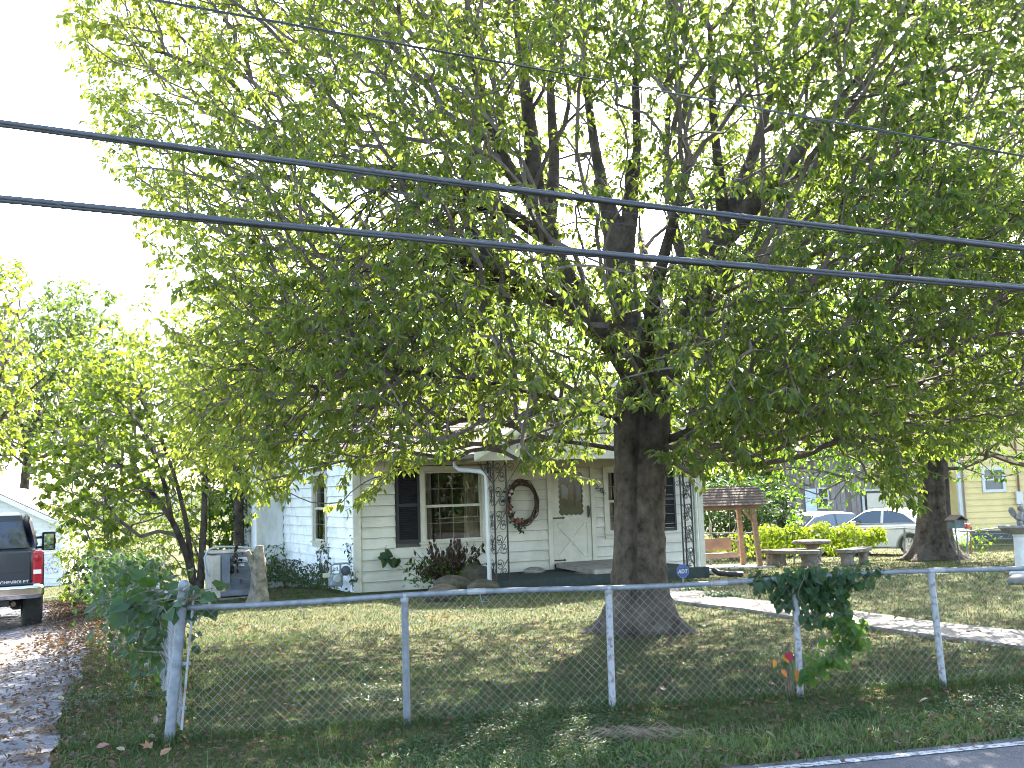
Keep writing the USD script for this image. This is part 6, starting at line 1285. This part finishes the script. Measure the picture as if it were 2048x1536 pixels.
# ================================================================ CARS BEHIND THE FAR FENCE
def car(name, label, loc, rz, kind, paint_m, rimm):
    c = Thing(name, label, 'car', loc, rz)           # x forward, y left
    if kind == 'sedan':
        L, body = 4.8, [(0, .42), (.02, .62), (.10, .86), (.5, .96), (1.2, .98), (3.1, .93), (4.2, .84), (4.65, .72), (4.78, .52), (4.75, .30), (4.30, .22), (4.28, .40), (4.15, .60), (3.92, .69), (3.68, .60), (3.55, .40), (3.52, .20), (1.52, .20), (1.50, .40), (1.36, .60), (1.13, .69), (.90, .60), (.76, .40), (.74, .22), (.1, .28)]
        top = [(.75, .95), (1.35, 1.34), (1.75, 1.44), (2.35, 1.46), (2.75, 1.40), (3.55, .92)]; wx = (1.13, 3.92)
    else:
        L, body = 4.3, [(0, .42), (.0, .95), (.06, 1.02), (.5, 1.02), (2.8, .96), (3.7, .90), (4.15, .76), (4.28, .55), (4.25, .30), (3.92, .24), (3.9, .42), (3.77, .62), (3.55, .71), (3.32, .62), (3.19, .42), (3.16, .22), (1.22, .22), (1.2, .42), (1.06, .62), (.84, .71), (.62, .62), (.48, .42), (.46, .24), (.05, .30)]
        top = [(.05, .98), (.22, 1.30), (.50, 1.47), (1.2, 1.53), (1.9, 1.52), (2.3, 1.45), (3.2, .95)]; wx = (.84, 3.55)
    c.part('body', rounded_body(body, .90, .12), paint_m, smooth=40)
    c.part('cabin', rounded_body(top, .78, .13, .13), paint_m, smooth=40)
    tp = np.array(top); pg = Polygon(top)
    for s in (-1, 1):                                # side windows
        inner = pg.buffer(-.065, join_style=2); x0, z0, x1, z1 = inner.bounds; mid = (x0 + x1) / 2 - .05
        zt_ = tp[:, 1].max(); zb_ = tp[:, 1].min()
        for nm, bx in (('rear_window', shapely.box(x0, z0, mid - .05, z1)), ('front_window', shapely.box(mid + .05, z0, x1, z1))):
            g = inner.intersection(bx); 
            if g.is_empty: continue
            mb = MB().prism(g, .02, np.array([[1, 0, 0, 0], [0, 0, -1, 0], [0, 1, 0, 0], [0, 0, 0, 1.0]])); v, f = mb.m; v = v.copy()
            inset = .13 * np.clip((v[:, 2] - zb_) / (zt_ - zb_), 0, 1); edge = .13 * .9
            yy = .775 - inset + .016; v[:, 1] = s * (yy + (v[:, 1] < -.01) * -.02); c.part(nm, (v, f), car_glass)
    fr_ = tp[-1], tp[-2]; bk = tp[0], tp[1]
    for nm, (a, b), sg in (('windscreen', fr_, 1), ('back_window', bk, -1)):
        n_ = unit(np.array([(b - a)[1], -(b - a)[0]])) * (1 if sg > 0 else -1); n_ = n_ * (1 if n_[0] * sg > 0 else -1)
        p0 = a + (b - a) * .06 + n_ * .012; p1 = a + (b - a) * .95 + n_ * .012
        q = np.array([[p0[0], -.66, p0[1]], [p0[0], .66, p0[1]], [p1[0], .56, p1[1]], [p1[0], -.56, p1[1]]]); q2 = q - np.array([n_[0], 0, n_[1]]) * .03
        c.part(nm, MB().add(np.vstack([q, q2]), BOXF).m, car_glass)
    for x in wx:
        for s in (-1, 1): wheel(c, x, s * .82, .33, .22, .235, 10, rimm, s)
    for s in (-1, 1):
        c.part('headlight', moved(rbox((0, 0, 0), (.34, .26, .14), .05), (L - .24, s * .70, .70), rz=-s * .35), plain('lamp_lens', (.62, .66, .72), rough=.08, coat_weight=1.0), smooth=40)
        c.part('tail_light', rbox((.06, s * .74, .84 if kind == 'sedan' else .95), (.14, .26, .18), .04), red, smooth=40)
        c.part('mirror', rbox((L * .62, s * .95, 1.0), (.12, .2, .14), .04), paint_m, smooth=40)
        c.part('fog_light', moved(lathe([(0, .01), (.06, .008), (.075, -.02)], 16), (L - .06, s * .62, .36), ry=math.pi / 2), plain('fog_dark', (.06, .02, .02), rough=.2))
        c.part('door_handle', MB().span((1.62, s * .905 - .01, .82), (1.80, s * .905 + .012, .845)).span((2.6, s * .905 - .01, .82), (2.78, s * .905 + .012, .845)).m, paint_m)
    c.part('grille', moved(rbox((0, 0, 0), (.06, .9, .16), .03), (L - .06, 0, .50)), plain('black_plastic', (.02,) * 3), smooth=40)
    return c
car_glass = plain('car_glass', (.03, .04, .05), rough=.03, spec=.8)
pearl = paint('pearl_paint', (.72, .70, .66), (.68, .66, .62), scale=2, rough=.25, coat=1.0); navy = paint('navy_paint', (.018, .03, .085), (.015, .025, .07), scale=2, rough=.35, coat=.2)
silverr = plain('silver_rim', (.55, .55, .56), rough=.3, metal=.9)
ww = ground(1823, 1111); hd = math.radians(131); off = np.array([math.cos(hd), math.sin(hd)]) * 1.13 + np.array([-math.sin(hd), math.cos(hd)]) * .82
cl = np.array([ww[0] - off[0], ww[1] - off[1]]); car('parked_car', 'pearl white sedan parked behind the second yard tree', [cl[0], cl[1], ww[2] - .0], hd, 'sedan', pearl, silverr)
cb = ground(1650, 1108); cbd = 36.5; c_ = at(1700, 1040, cbd); car('parked_car', 'dark blue hatchback parked behind the vine hedge before the barn', [c_[0], c_[1], at(1650, 1022, cbd)[2] - 1.53], math.radians(180 + 30), 'hatch', navy, silverr)

# ================================================================ GREY BARN AND YELLOW HOUSE
BD = 42.0; ba = math.radians(4); bL, bR = at(1578, 1060, BD), at(1880, 1050, BD); bW = np.linalg.norm((bR - bL)[:2]); bg = float(hgt(bL[0], bL[1])) - .2; bl0 = np.array([bL[0], bL[1], bg])
barn = Thing('grey_barn', 'weathered grey board barn garage with pale doors at the right', 'barn', bl0, math.atan2((bR - bL)[1], (bR - bL)[0]))
bz_ = lambda y, x=1700: at(x, y, BD)[2] - bg
bx_ = lambda x: (at(x, 1000, BD)[0] - bL[0]) / math.cos(0)
bm = [paint(f'barn_board_{k}', tuple(np.array(c) * 1.3), tuple(np.array(c) * .85), scale=6, rough=.9, bump=.3, stretch=(3, 3, .5)) for k, c in enumerate([(.20, .165, .15), (.235, .20, .18), (.17, .135, .12), (.26, .225, .20)])]
Hh = bz_(892); gx0, gx1 = bx_(1729), bx_(1842); gzt = bz_(985); dx0, dx1 = bx_(1611), bx_(1633); wx0, wx1, wz0, wz1 = bx_(1638), bx_(1655), bz_(1013), bz_(976)
barn.part('wall', MB().span((0, .06, -.3), (bW, .2, Hh)).span((0, .2, -.3), (.15, 8, Hh)).span((bW - .15, .2, -.3), (bW, 8, Hh)).span((0, 7.8, -.3), (bW, 8, Hh)).m, bm[2])
R = np.random.default_rng(2); x = 0
while x < bW:
    w = R.uniform(.17, .24); x1 = min(x + w, bW)
    for z0, z1 in ([(0, Hh)] if not (x1 > gx0 and x < gx1) else [(gzt, Hh)]):
        barn.part('board', MB().span((x + .006, .03 - R.uniform(0, .015), z0 - .2 * (z0 == 0)), (x1 - .006, .06, z1 - R.uniform(0, .02))).m, bm[R.integers(4)])
    x = x1
barn.part('garage_door', MB().span((gx0 + .10, .025, -.2), (gx1, .058, gzt - .06)).m, paint('cream_door', (.72, .66, .53), (.66, .60, .48), scale=2, rough=.6))
for k in range(1, 5): barn.part('door_groove', MB().span((gx0 + .10, .018, -.2 + (gzt) * k / 5), (gx1, .0245, -.2 + gzt * k / 5 + .012)).m, plain('groove_tan', (.45, .41, .33), rough=.7))
barn.part('door_trim', MB().span((gx0 - .10, -.02, -.2), (gx0 - .0, .012, gzt + .03)).span((gx0 - .10, -.022, gzt + .031), (gx1 + .1, .01, gzt + .11)).m, gw)
barn.part('door_reveal', MB().span((gx0 + .0, .0, -.2), (gx0 + .1, .05, gzt - .02)).m, plain('dark_interior', (.05,) * 3))
barn.part('side_door', MB().span((dx0, -.01, -.2), (dx1, .012, bz_(975))).m, paint('pale_blue_door', (.60, .68, .72), (.55, .62, .66), scale=2, rough=.5))
wf = MB(); wf.span((wx0 - .06, -.03, wz0 - .06), (wx0, .012, wz1 + .06)).span((wx1, -.03, wz0 - .06), (wx1 + .06, .012, wz1 + .06)).span((wx0, -.03, wz0 - .06), (wx1, .012, wz0)).span((wx0, -.03, wz1), (wx1, .012, wz1 + .06)).span((wx0, -.028, (wz0 + wz1) / 2 - .03), (wx1, .01, (wz0 + wz1) / 2 + .03))
w_ = barn.part('window', wf.m, gw); barn.part('pane', MB().span((wx0, -.002, wz0), (wx1, .004, wz1)).m, plain('dark_pane', (.04, .05, .06), rough=.04, spec=.7), under=w_)
q = np.array([(-.5, -.6, Hh - .15), (bW + .4, -.6, Hh - .15), (bW + .4, 4.2, Hh + 2.0), (-.5, 4.2, Hh + 2.0)]); barn.part('roof', MB().add(np.vstack([q, q - [0, 0, .12]]), BOXF[:, ::-1]).m, paint('barn_roof', (.16, .13, .12), (.1, .085, .08), scale=3, rough=.9))
q2 = np.array([(-.5, 4.2, Hh + 2.0), (bW + .4, 4.2, Hh + 2.0), (bW + .4, 8.6, Hh - .1), (-.5, 8.6, Hh - .1)]); barn.part('roof', MB().add(np.vstack([q2, q2 - [0, 0, .12]]), BOXF[:, ::-1]).m, paint('barn_roof', (.1,) * 3))

YD = 40.0; y0 = at(1926, 1060, YD); yg = float(hgt(y0[0], y0[1])) - .1
yel = Thing('yellow_house', 'yellow clapboard house with white trimmed windows at the right edge', 'house', [y0[0], y0[1], yg], math.radians(3)); ky = YD / FPX
yz = lambda y, x=1980: at(x, y, YD)[2] - yg
ym = paint('yellow_siding', (.68, .52, .22), (.58, .45, .18), scale=.9, rough=.65, contrast=(.36, .55)); yW = 9.0; yH = yz(800); yb = yz(1060)
yel.part('wall', MB().span((.02, .03, -.2), (yW, 8.0, yH)).m, ym)
yx = lambda x: (x - 1926) * ky
nw0, nw1, nz0, nz1 = yx(1978), yx(2014), yz(979), yz(940)
z = yb; k = 0
while z < yH:
    for s0, s1 in cut(.06, yW, z, z + .235, [(nw0 - .12, nw1 + .12, nz0 - .12, nz1 + .12)]): yel.part('plank', moved(lap(s0, s1, z, z + .24), (0, .02, 0)), ym)
    z += .235
wf = MB(); wf.span((nw0 - .11, -.03, nz0 - .11), (nw0, .02, nz1 + .11)).span((nw1, -.03, nz0 - .11), (nw1 + .11, .02, nz1 + .11)).span((nw0, -.03, nz0 - .11), (nw1, .02, nz0)).span((nw0, -.03, nz1), (nw1, .02, nz1 + .11)).span((nw0, -.025, (nz0 + nz1) / 2 - .03), (nw1, .018, (nz0 + nz1) / 2 + .03)).span(((nw0 + nw1) / 2 - .015, -.02, (nz0 + nz1) / 2 + .03), ((nw0 + nw1) / 2 + .015, .017, nz1))
w_ = yel.part('window', wf.m, gw); yel.part('pane', MB().span((nw0, .004, nz0), (nw1, .012, nz1)).m, plain('grey_pane', (.16, .16, .16), rough=.05, spec=.7), under=w_)
yel.part('corner_board', MB().span((-.06, -.03, yb), (.06, .1, yH)).m, gw); yel.part('downpipe', MB().tube([(.12, -.06, 0), (.12, -.06, yH)], .035, 8).m, plain('pipe_dark', (.2, .16, .14), rough=.5))
yel.part('downpipe', MB().tube([(yx(2045), -.06, .3), (yx(2045), -.06, yH)], .04, 8).m, plain('pipe_brown', (.16, .08, .06), rough=.5)); yel.part('meter_box', MB().span((yx(2037), -.14, yz(1010)), (yx(2049), -.045, yz(985))).m, gw)
yel.part('skirting', MB().span((.03, .0, -.3), (yW, .028, yb - .03)).m, paint('dark_skirt', (.065, .075, .07), (.045, .05, .05), scale=6, rough=.8))
sk = MB()
for q in range(90): sk.span((.05 + q * .1, -.012, -.25), (.09 + q * .1, -.001, yb - .05))
yel.part('skirt_slat', sk.m, paint('dark_skirt', (.06,) * 3), kind='stuff')
# set-back entrance wing on its left
e0, e1 = yx(1888), 0.0
yel.part('wing_wall', MB().span((e0, 1.0, -.2), (.02, 6, yz(945))).m, ym)
z = yb
while z < yz(948):
    yel.part('plank', moved(lap(e0 + .06, -.02, z, z + .24), (0, .995, 0)), ym); z += .235
yel.part('wing_trim', MB().span((e0 - .05, .95, -.2), (e0 + .06, 1.06, yz(945))).m, gw)
d_ = yel.part('wing_door', MB().span((yx(1910), .94, yb - .15), (yx(1925), .97, yz(983))).m, gw); yel.part('door_glass', MB().span((yx(1913), .93, yz(1022)), (yx(1921), .938, yz(990))).m, plain('grey_pane', (.16,) * 3), under=d_)
q = np.array([(e0 - .4, .6, yz(948)), (.2, .6, yz(930)), (.2, 6, yz(900)), (e0 - .4, 6, yz(918))]); yel.part('wing_roof', MB().add(np.vstack([q, q - [0, 0, .14]]), BOXF[:, ::-1]).m, gw)
q = np.array([(-.5, -.5, yH - .1), (yW + .5, -.5, yH - .1), (yW + .5, 4, yH + 2.2), (-.5, 4, yH + 2.2)]); yel.part('roof', MB().add(np.vstack([q, q - [0, 0, .12]]), BOXF[:, ::-1]).m, paint('barn_roof', (.1,) * 3))
# wire boundary beyond, gravel drive
wfn = Thing('wire_fence', 'low rusty post and wire fence before the yellow house', 'fence', at(1942, 1113, 31.5)); 
for x in (1942, 2075): b = at(x, 1113, 31.5); wfn.part('post', wfn.world(MB().tube([b - [0, 0, .1], at(x, 1053, 31.5)], .03, 6).m), paint('rust_post', (.26, .12, .06), (.16, .08, .05), scale=9, rough=.8))
for y in (1056, 1067, 1078, 1089): wfn.part('wire', wfn.world(MB().tube([at(1900, y + 2, 31.5), at(2080, y - 2, 31.5)], .005, 4).m), wirem)
gq = np.array([ground(1380, 1106), ground(1700, 1112), ground(2100, 1114), ground(2300, 1104), ground(2300, 1092), ground(1380, 1098)]); 
# ================================================================ GRASS, GROUND COVER AND FALLEN LEAVES
R = np.random.default_rng(77)
HOUSEP = Polygon([hw(-.1, -2.0, 0)[:2], hw(8, -2.0, 0)[:2], hw(8, 7, 0)[:2], hw(-.1, 7, 0)[:2]])
def scatter(n, d0, d1, power=1.0, keep_drive=0.0, seed=1, margin=1.5, keep_path=0.0, road=False):
    R = np.random.default_rng(seed); out = []; got = 0
    while got < n:
        u = R.random(40000); d = (d0 ** power + u * (d1 ** power - d0 ** power)) ** (1 / power); px = R.uniform(1024 - 1024 * margin, 1024 + 1024 * margin, 40000)
        p = EYE + ray(px, np.full(40000, 1000.0)) * d[:, None]; x, y = p[:, 0], p[:, 1]; q = np.c_[x, y] - ROAD_A; ok = np.ones(40000, bool)
        if not road: ok &= (q @ ROAD_N) < -.02 + .05 * R.normal(0, 1, 40000)
        ok &= ~shapely.contains_xy(HOUSEP, x, y) & (~shapely.contains_xy(PATH, x, y) | (R.random(40000) < keep_path)) & (~shapely.contains_xy(DRIVE, x, y) | (R.random(40000) < keep_drive)) & (np.hypot(x - TB[0], y - TB[1]) > .42)
        out.append(np.c_[x, y][ok]); got += ok.sum()
    xy = np.vstack(out)[:n]; return np.c_[xy, hgt(xy[:, 0], xy[:, 1]) + .03 * (meshkit.fbm(np.c_[xy, xy[:, 0] * 0] * .9, 3, 3) - .5)]
def grass(base, h, w, lean, seed):
    R = np.random.default_rng(seed); n = len(base); an = R.uniform(0, 2 * np.pi, n); ln = np.stack([np.cos(an), np.sin(an), np.zeros(n)], 1); a2 = R.uniform(0, 2 * np.pi, n); wd = np.stack([np.cos(a2), np.sin(a2), np.zeros(n)], 1) * (w * R.uniform(.6, 1.3, n))[:, None]
    H = h * R.uniform(.4, 1.25, n); L = (lean * R.uniform(.2, 1.2, n) * H)[:, None]; up = np.array([0, 0, 1.0])
    m = base + up * (H * .55)[:, None] + ln * L * .35; t = base + up * H[:, None] * (1 - .25 * lean) + ln * L
    v = np.stack([base - wd, base + wd, m - wd * .75, m + wd * .75, t], 1).reshape(-1, 3); f = np.array([[0, 1, 3], [0, 3, 2], [2, 3, 4]])
    return v, (f[None] + (np.arange(n) * 5)[:, None, None]).reshape(-1, 3)
grass_m = leafmat('grass_blade', [(0, (.042, .074, .019)), (.35, (.074, .112, .029)), (.6, (.120, .132, .046)), (.8, (.22, .175, .09)), (1, (.33, .26, .145))], trans=.30, tint=(1.2, 1.2, .6), rough=.6, vary=.7)
g1 = scatter(88000, 4.8, 10.5, 1.6, .02, 1); cl = meshkit.fbm(g1 * 1.6, 3, 9); hh = .032 + .05 * np.clip(cl - .35, 0, 1) * 2 + .05 * (np.abs((g1[:, :2] - F0[:2]) @ np.array([-fdir[1], fdir[0]])) < .16)
g2 = scatter(72000, 10.0, 19, 1.6, .02, 2); g3 = scatter(42000, 18.5, 42, 1.5, .05, 3)
vv, ff = MB().add(*grass(g1, hh, .0032, 1.0, 1)).add(*grass(g2, .036 + .02 * R.random(len(g2)), .0045, 1.1, 2)).add(*grass(g3, .055 + .02 * R.random(len(g3)), .009, 1.0, 3)).m
solo('grass', (vv, ff), grass_m, 'short patchy grass of the yard and verge', 'grass', kind='stuff')
# tall dry seed stalks on the verge and rough tuft along the road
g4 = scatter(260, 5.3, 9.2, 1.2, 0, 5); sel = (g4[:, 0] < 1.2)
g5 = scatter(30000, 5.0, 7.6, 1.0, 0, 6); q = (g5[:, :2] - ROAD_A) @ ROAD_N; g5 = g5[(q > -1.0 + .5 * R.random(len(g5)))]
g6 = scatter(26000, 5.2, 13, 1.2, 0, 7); sl6 = (g6[:, 0] < end_b[0] + .05 * g6[:, 1] - .55) & (g6[:, 1] > 5.6); g6 = g6[sl6]  # dry strip at the left verge, its pale colour also standing for lens haze
vv, ff = MB().add(*grass(g6, .075, .0034, 1.2, 6)).add(*grass(g4[sel], .26, .0022, .8, 4)).add(*grass(g5, .085, .0036, 1.1, 5)).m
solo('tall_grass', (vv, ff), leafmat('tall_grass_blade', [(0, (.10, .145, .045)), (.4, (.20, .205, .085)), (1, (.42, .35, .21))], trans=.3, tint=(1.2, 1.2, .6), rough=.6), 'straggly taller grass at the road verge', 'grass', kind='stuff')
# clover patch
c0 = scatter(60000, 6.0, 9.2, 1.2, 0, 8); mk = meshkit.fbm(c0 * .8 + 5, 3, 12) + .25 * np.exp(-((c0[:, 0] - 1.0) / 1.6) ** 2 - ((c0[:, 1] - 7.3) / .9) ** 2); c0 = c0[mk > .60][:13000]
n = len(c0); pos = c0 + np.c_[np.zeros((n, 2)), R.uniform(.02, .055, n)]
vv, ff = leaf_mesh(pos, unit(np.c_[R.normal(0, 1, (n, 2)), R.normal(0, .25, n)]), unit(R.normal(0, .3, (n, 3)) + [0, 0, 1]), R.uniform(.018, .034, n), 'simple')
solo('ground_cover', (vv, ff), leafmat('clover_leaf', [(0, (.022, .055, .018)), (.6, (.045, .095, .028)), (1, (.10, .15, .045))], trans=.3), 'low dark clover between fence and road', 'ground cover', kind='stuff')
# fallen leaves
dead_m = leafmat('fallen_leaf', [(0, (.075, .045, .028)), (.35, (.16, .10, .06)), (.6, (.25, .165, .10)), (.8, (.34, .24, .15)), (.93, (.36, .26, .06)), (1, (.33, .11, .05))], trans=.15, rough=.7, vary=.3)
f1 = scatter(10000, 4.8, 12, 1.4, .35, 11, keep_path=.25); f2 = scatter(8500, 12, 34, 1.3, .8, 12, keep_path=.3)
q = (f1[:, :2] - ROAD_A) @ ROAD_N
fd = np.vstack([scatter(1500, 5.0, 9, 1.2, 1, 13)]); u = R.random(9000); k = (u ** .8) * 69; i = k.astype(int); e = R_[i]; inw = unit(L_[i] - R_[i]); dd = R.normal(.12, .42, 9000); xy = e + inw * dd[:, None] + R.normal(0, .1, (9000, 2)); f3 = np.c_[xy, hgt(xy[:, 0], xy[:, 1]) + .02]
tq = R.uniform(-12, 12, 1500); xy = ROAD_A + ROAD_D * tq[:, None] + ROAD_N * (-.12 + R.normal(0, .13, 1500))[:, None]; f4 = np.c_[xy, np.full(1500, .02)]
fa = np.vstack([f1, f2, f3, f4]); n = len(fa); fa[:, 2] += R.uniform(.012, .05, n); far = fa[:, 1] > 12
vv, ff = leaf_mesh(fa, unit(np.c_[R.normal(0, 1, (n, 2)), R.normal(0, .35, n)]), unit(R.normal(0, .45, (n, 3)) + [0, 0, 1]), R.uniform(.022, .058, n) * np.where(far, 1.4, 1), 'ovate')
solo('leaf_litter', (vv, ff), dead_m, 'dry brown fallen leaves scattered over lawn and driveway', 'fallen leaves', kind='stuff')
# larger fallen leaves one can pick out
for lab, px, py, s, c in (('pinkish fallen leaf in the grass right below the end post', 312, 1463, .10, (.36, .22, .20)), ('mauve fallen leaf on the verge below the end post', 310, 1486, .10, (.25, .18, .21)), ('rust fallen leaf at the bottom edge of the verge', 305, 1507, .11, (.40, .20, .11)), ('orange brown fallen leaf at the very bottom left', 320, 1527, .12, (.42, .22, .13)),
        ('salmon fallen leaf on the driveway edge at the bottom', 192, 1510, .11, (.40, .20, .16)), ('tan fallen leaf beside the salmon one', 250, 1516, .09, (.42, .33, .20)), ('pale yellow leaf lying at the edge of the driveway', 127, 1412, .10, (.45, .38, .20)),
        ('red leaf fallen in the dark grass right of the middle', 1550, 1381, .07, (.40, .03, .04)), ('pink lobed leaf in the verge grass', 1325, 1392, .10, (.45, .24, .20)), ('white backed leaf lying on the right verge', 1838, 1420, .12, (.45, .46, .40)), ('brown leaf curled at the road edge', 1415, 1510, .13, (.26, .14, .08)), ('tan leaf lying near the road edge at the right', 1905, 1455, .12, (.38, .27, .18)), ('orange leaf on the grass left of the seedling', 1533, 1252, .09, (.48, .22, .03)), ('rust leaf at the edge of the brush pile', 1450, 1517, .10, (.33, .13, .05))):
    g = ground(px, py); d = unit(np.array([[rng.normal(), rng.normal(), .25]])); solo('fallen_leaf', leaf_mesh(np.array([g + [0, 0, .05]]), d, unit(np.array([[rng.normal(0, .3), -.5, 1.0]])), np.array([s * .8]), 'lobed' if 'lobed' in lab or 'rust' in lab else 'ovate'), leafmat('big_leaf_%d' % (px * 7 + py), [(0, tuple(q * .55 for q in c)), (1, tuple(q * .7 for q in c))], trans=.15, vary=.1), lab, 'leaf')
# brush pile by the road
bp_ = ground(1255, 1482); br = Thing('brush_pile', 'small heap of dry grass and twigs at the road edge', 'brush', bp_); mb = MB()
for k in range(60):
    a = R.normal(0, .5); c = R.normal(0, 1, 3) * [.2, .06, 0]; L = R.uniform(.15, .4); d = np.array([math.cos(a), .4 * math.sin(a), 0]); mb.tube([c - d * L / 2 + [0, 0, .01], c + [0, 0, R.uniform(.04, .11)], c + d * L / 2 + [0, 0, R.uniform(0, .05)]], R.uniform(.001, .0025), 4)
br.part('twig', mb.m, paint('straw', (.22, .165, .11), (.10, .075, .05), scale=20, rough=.9), kind='stuff')
for k, (x, y) in enumerate(((205, 0),)): pass
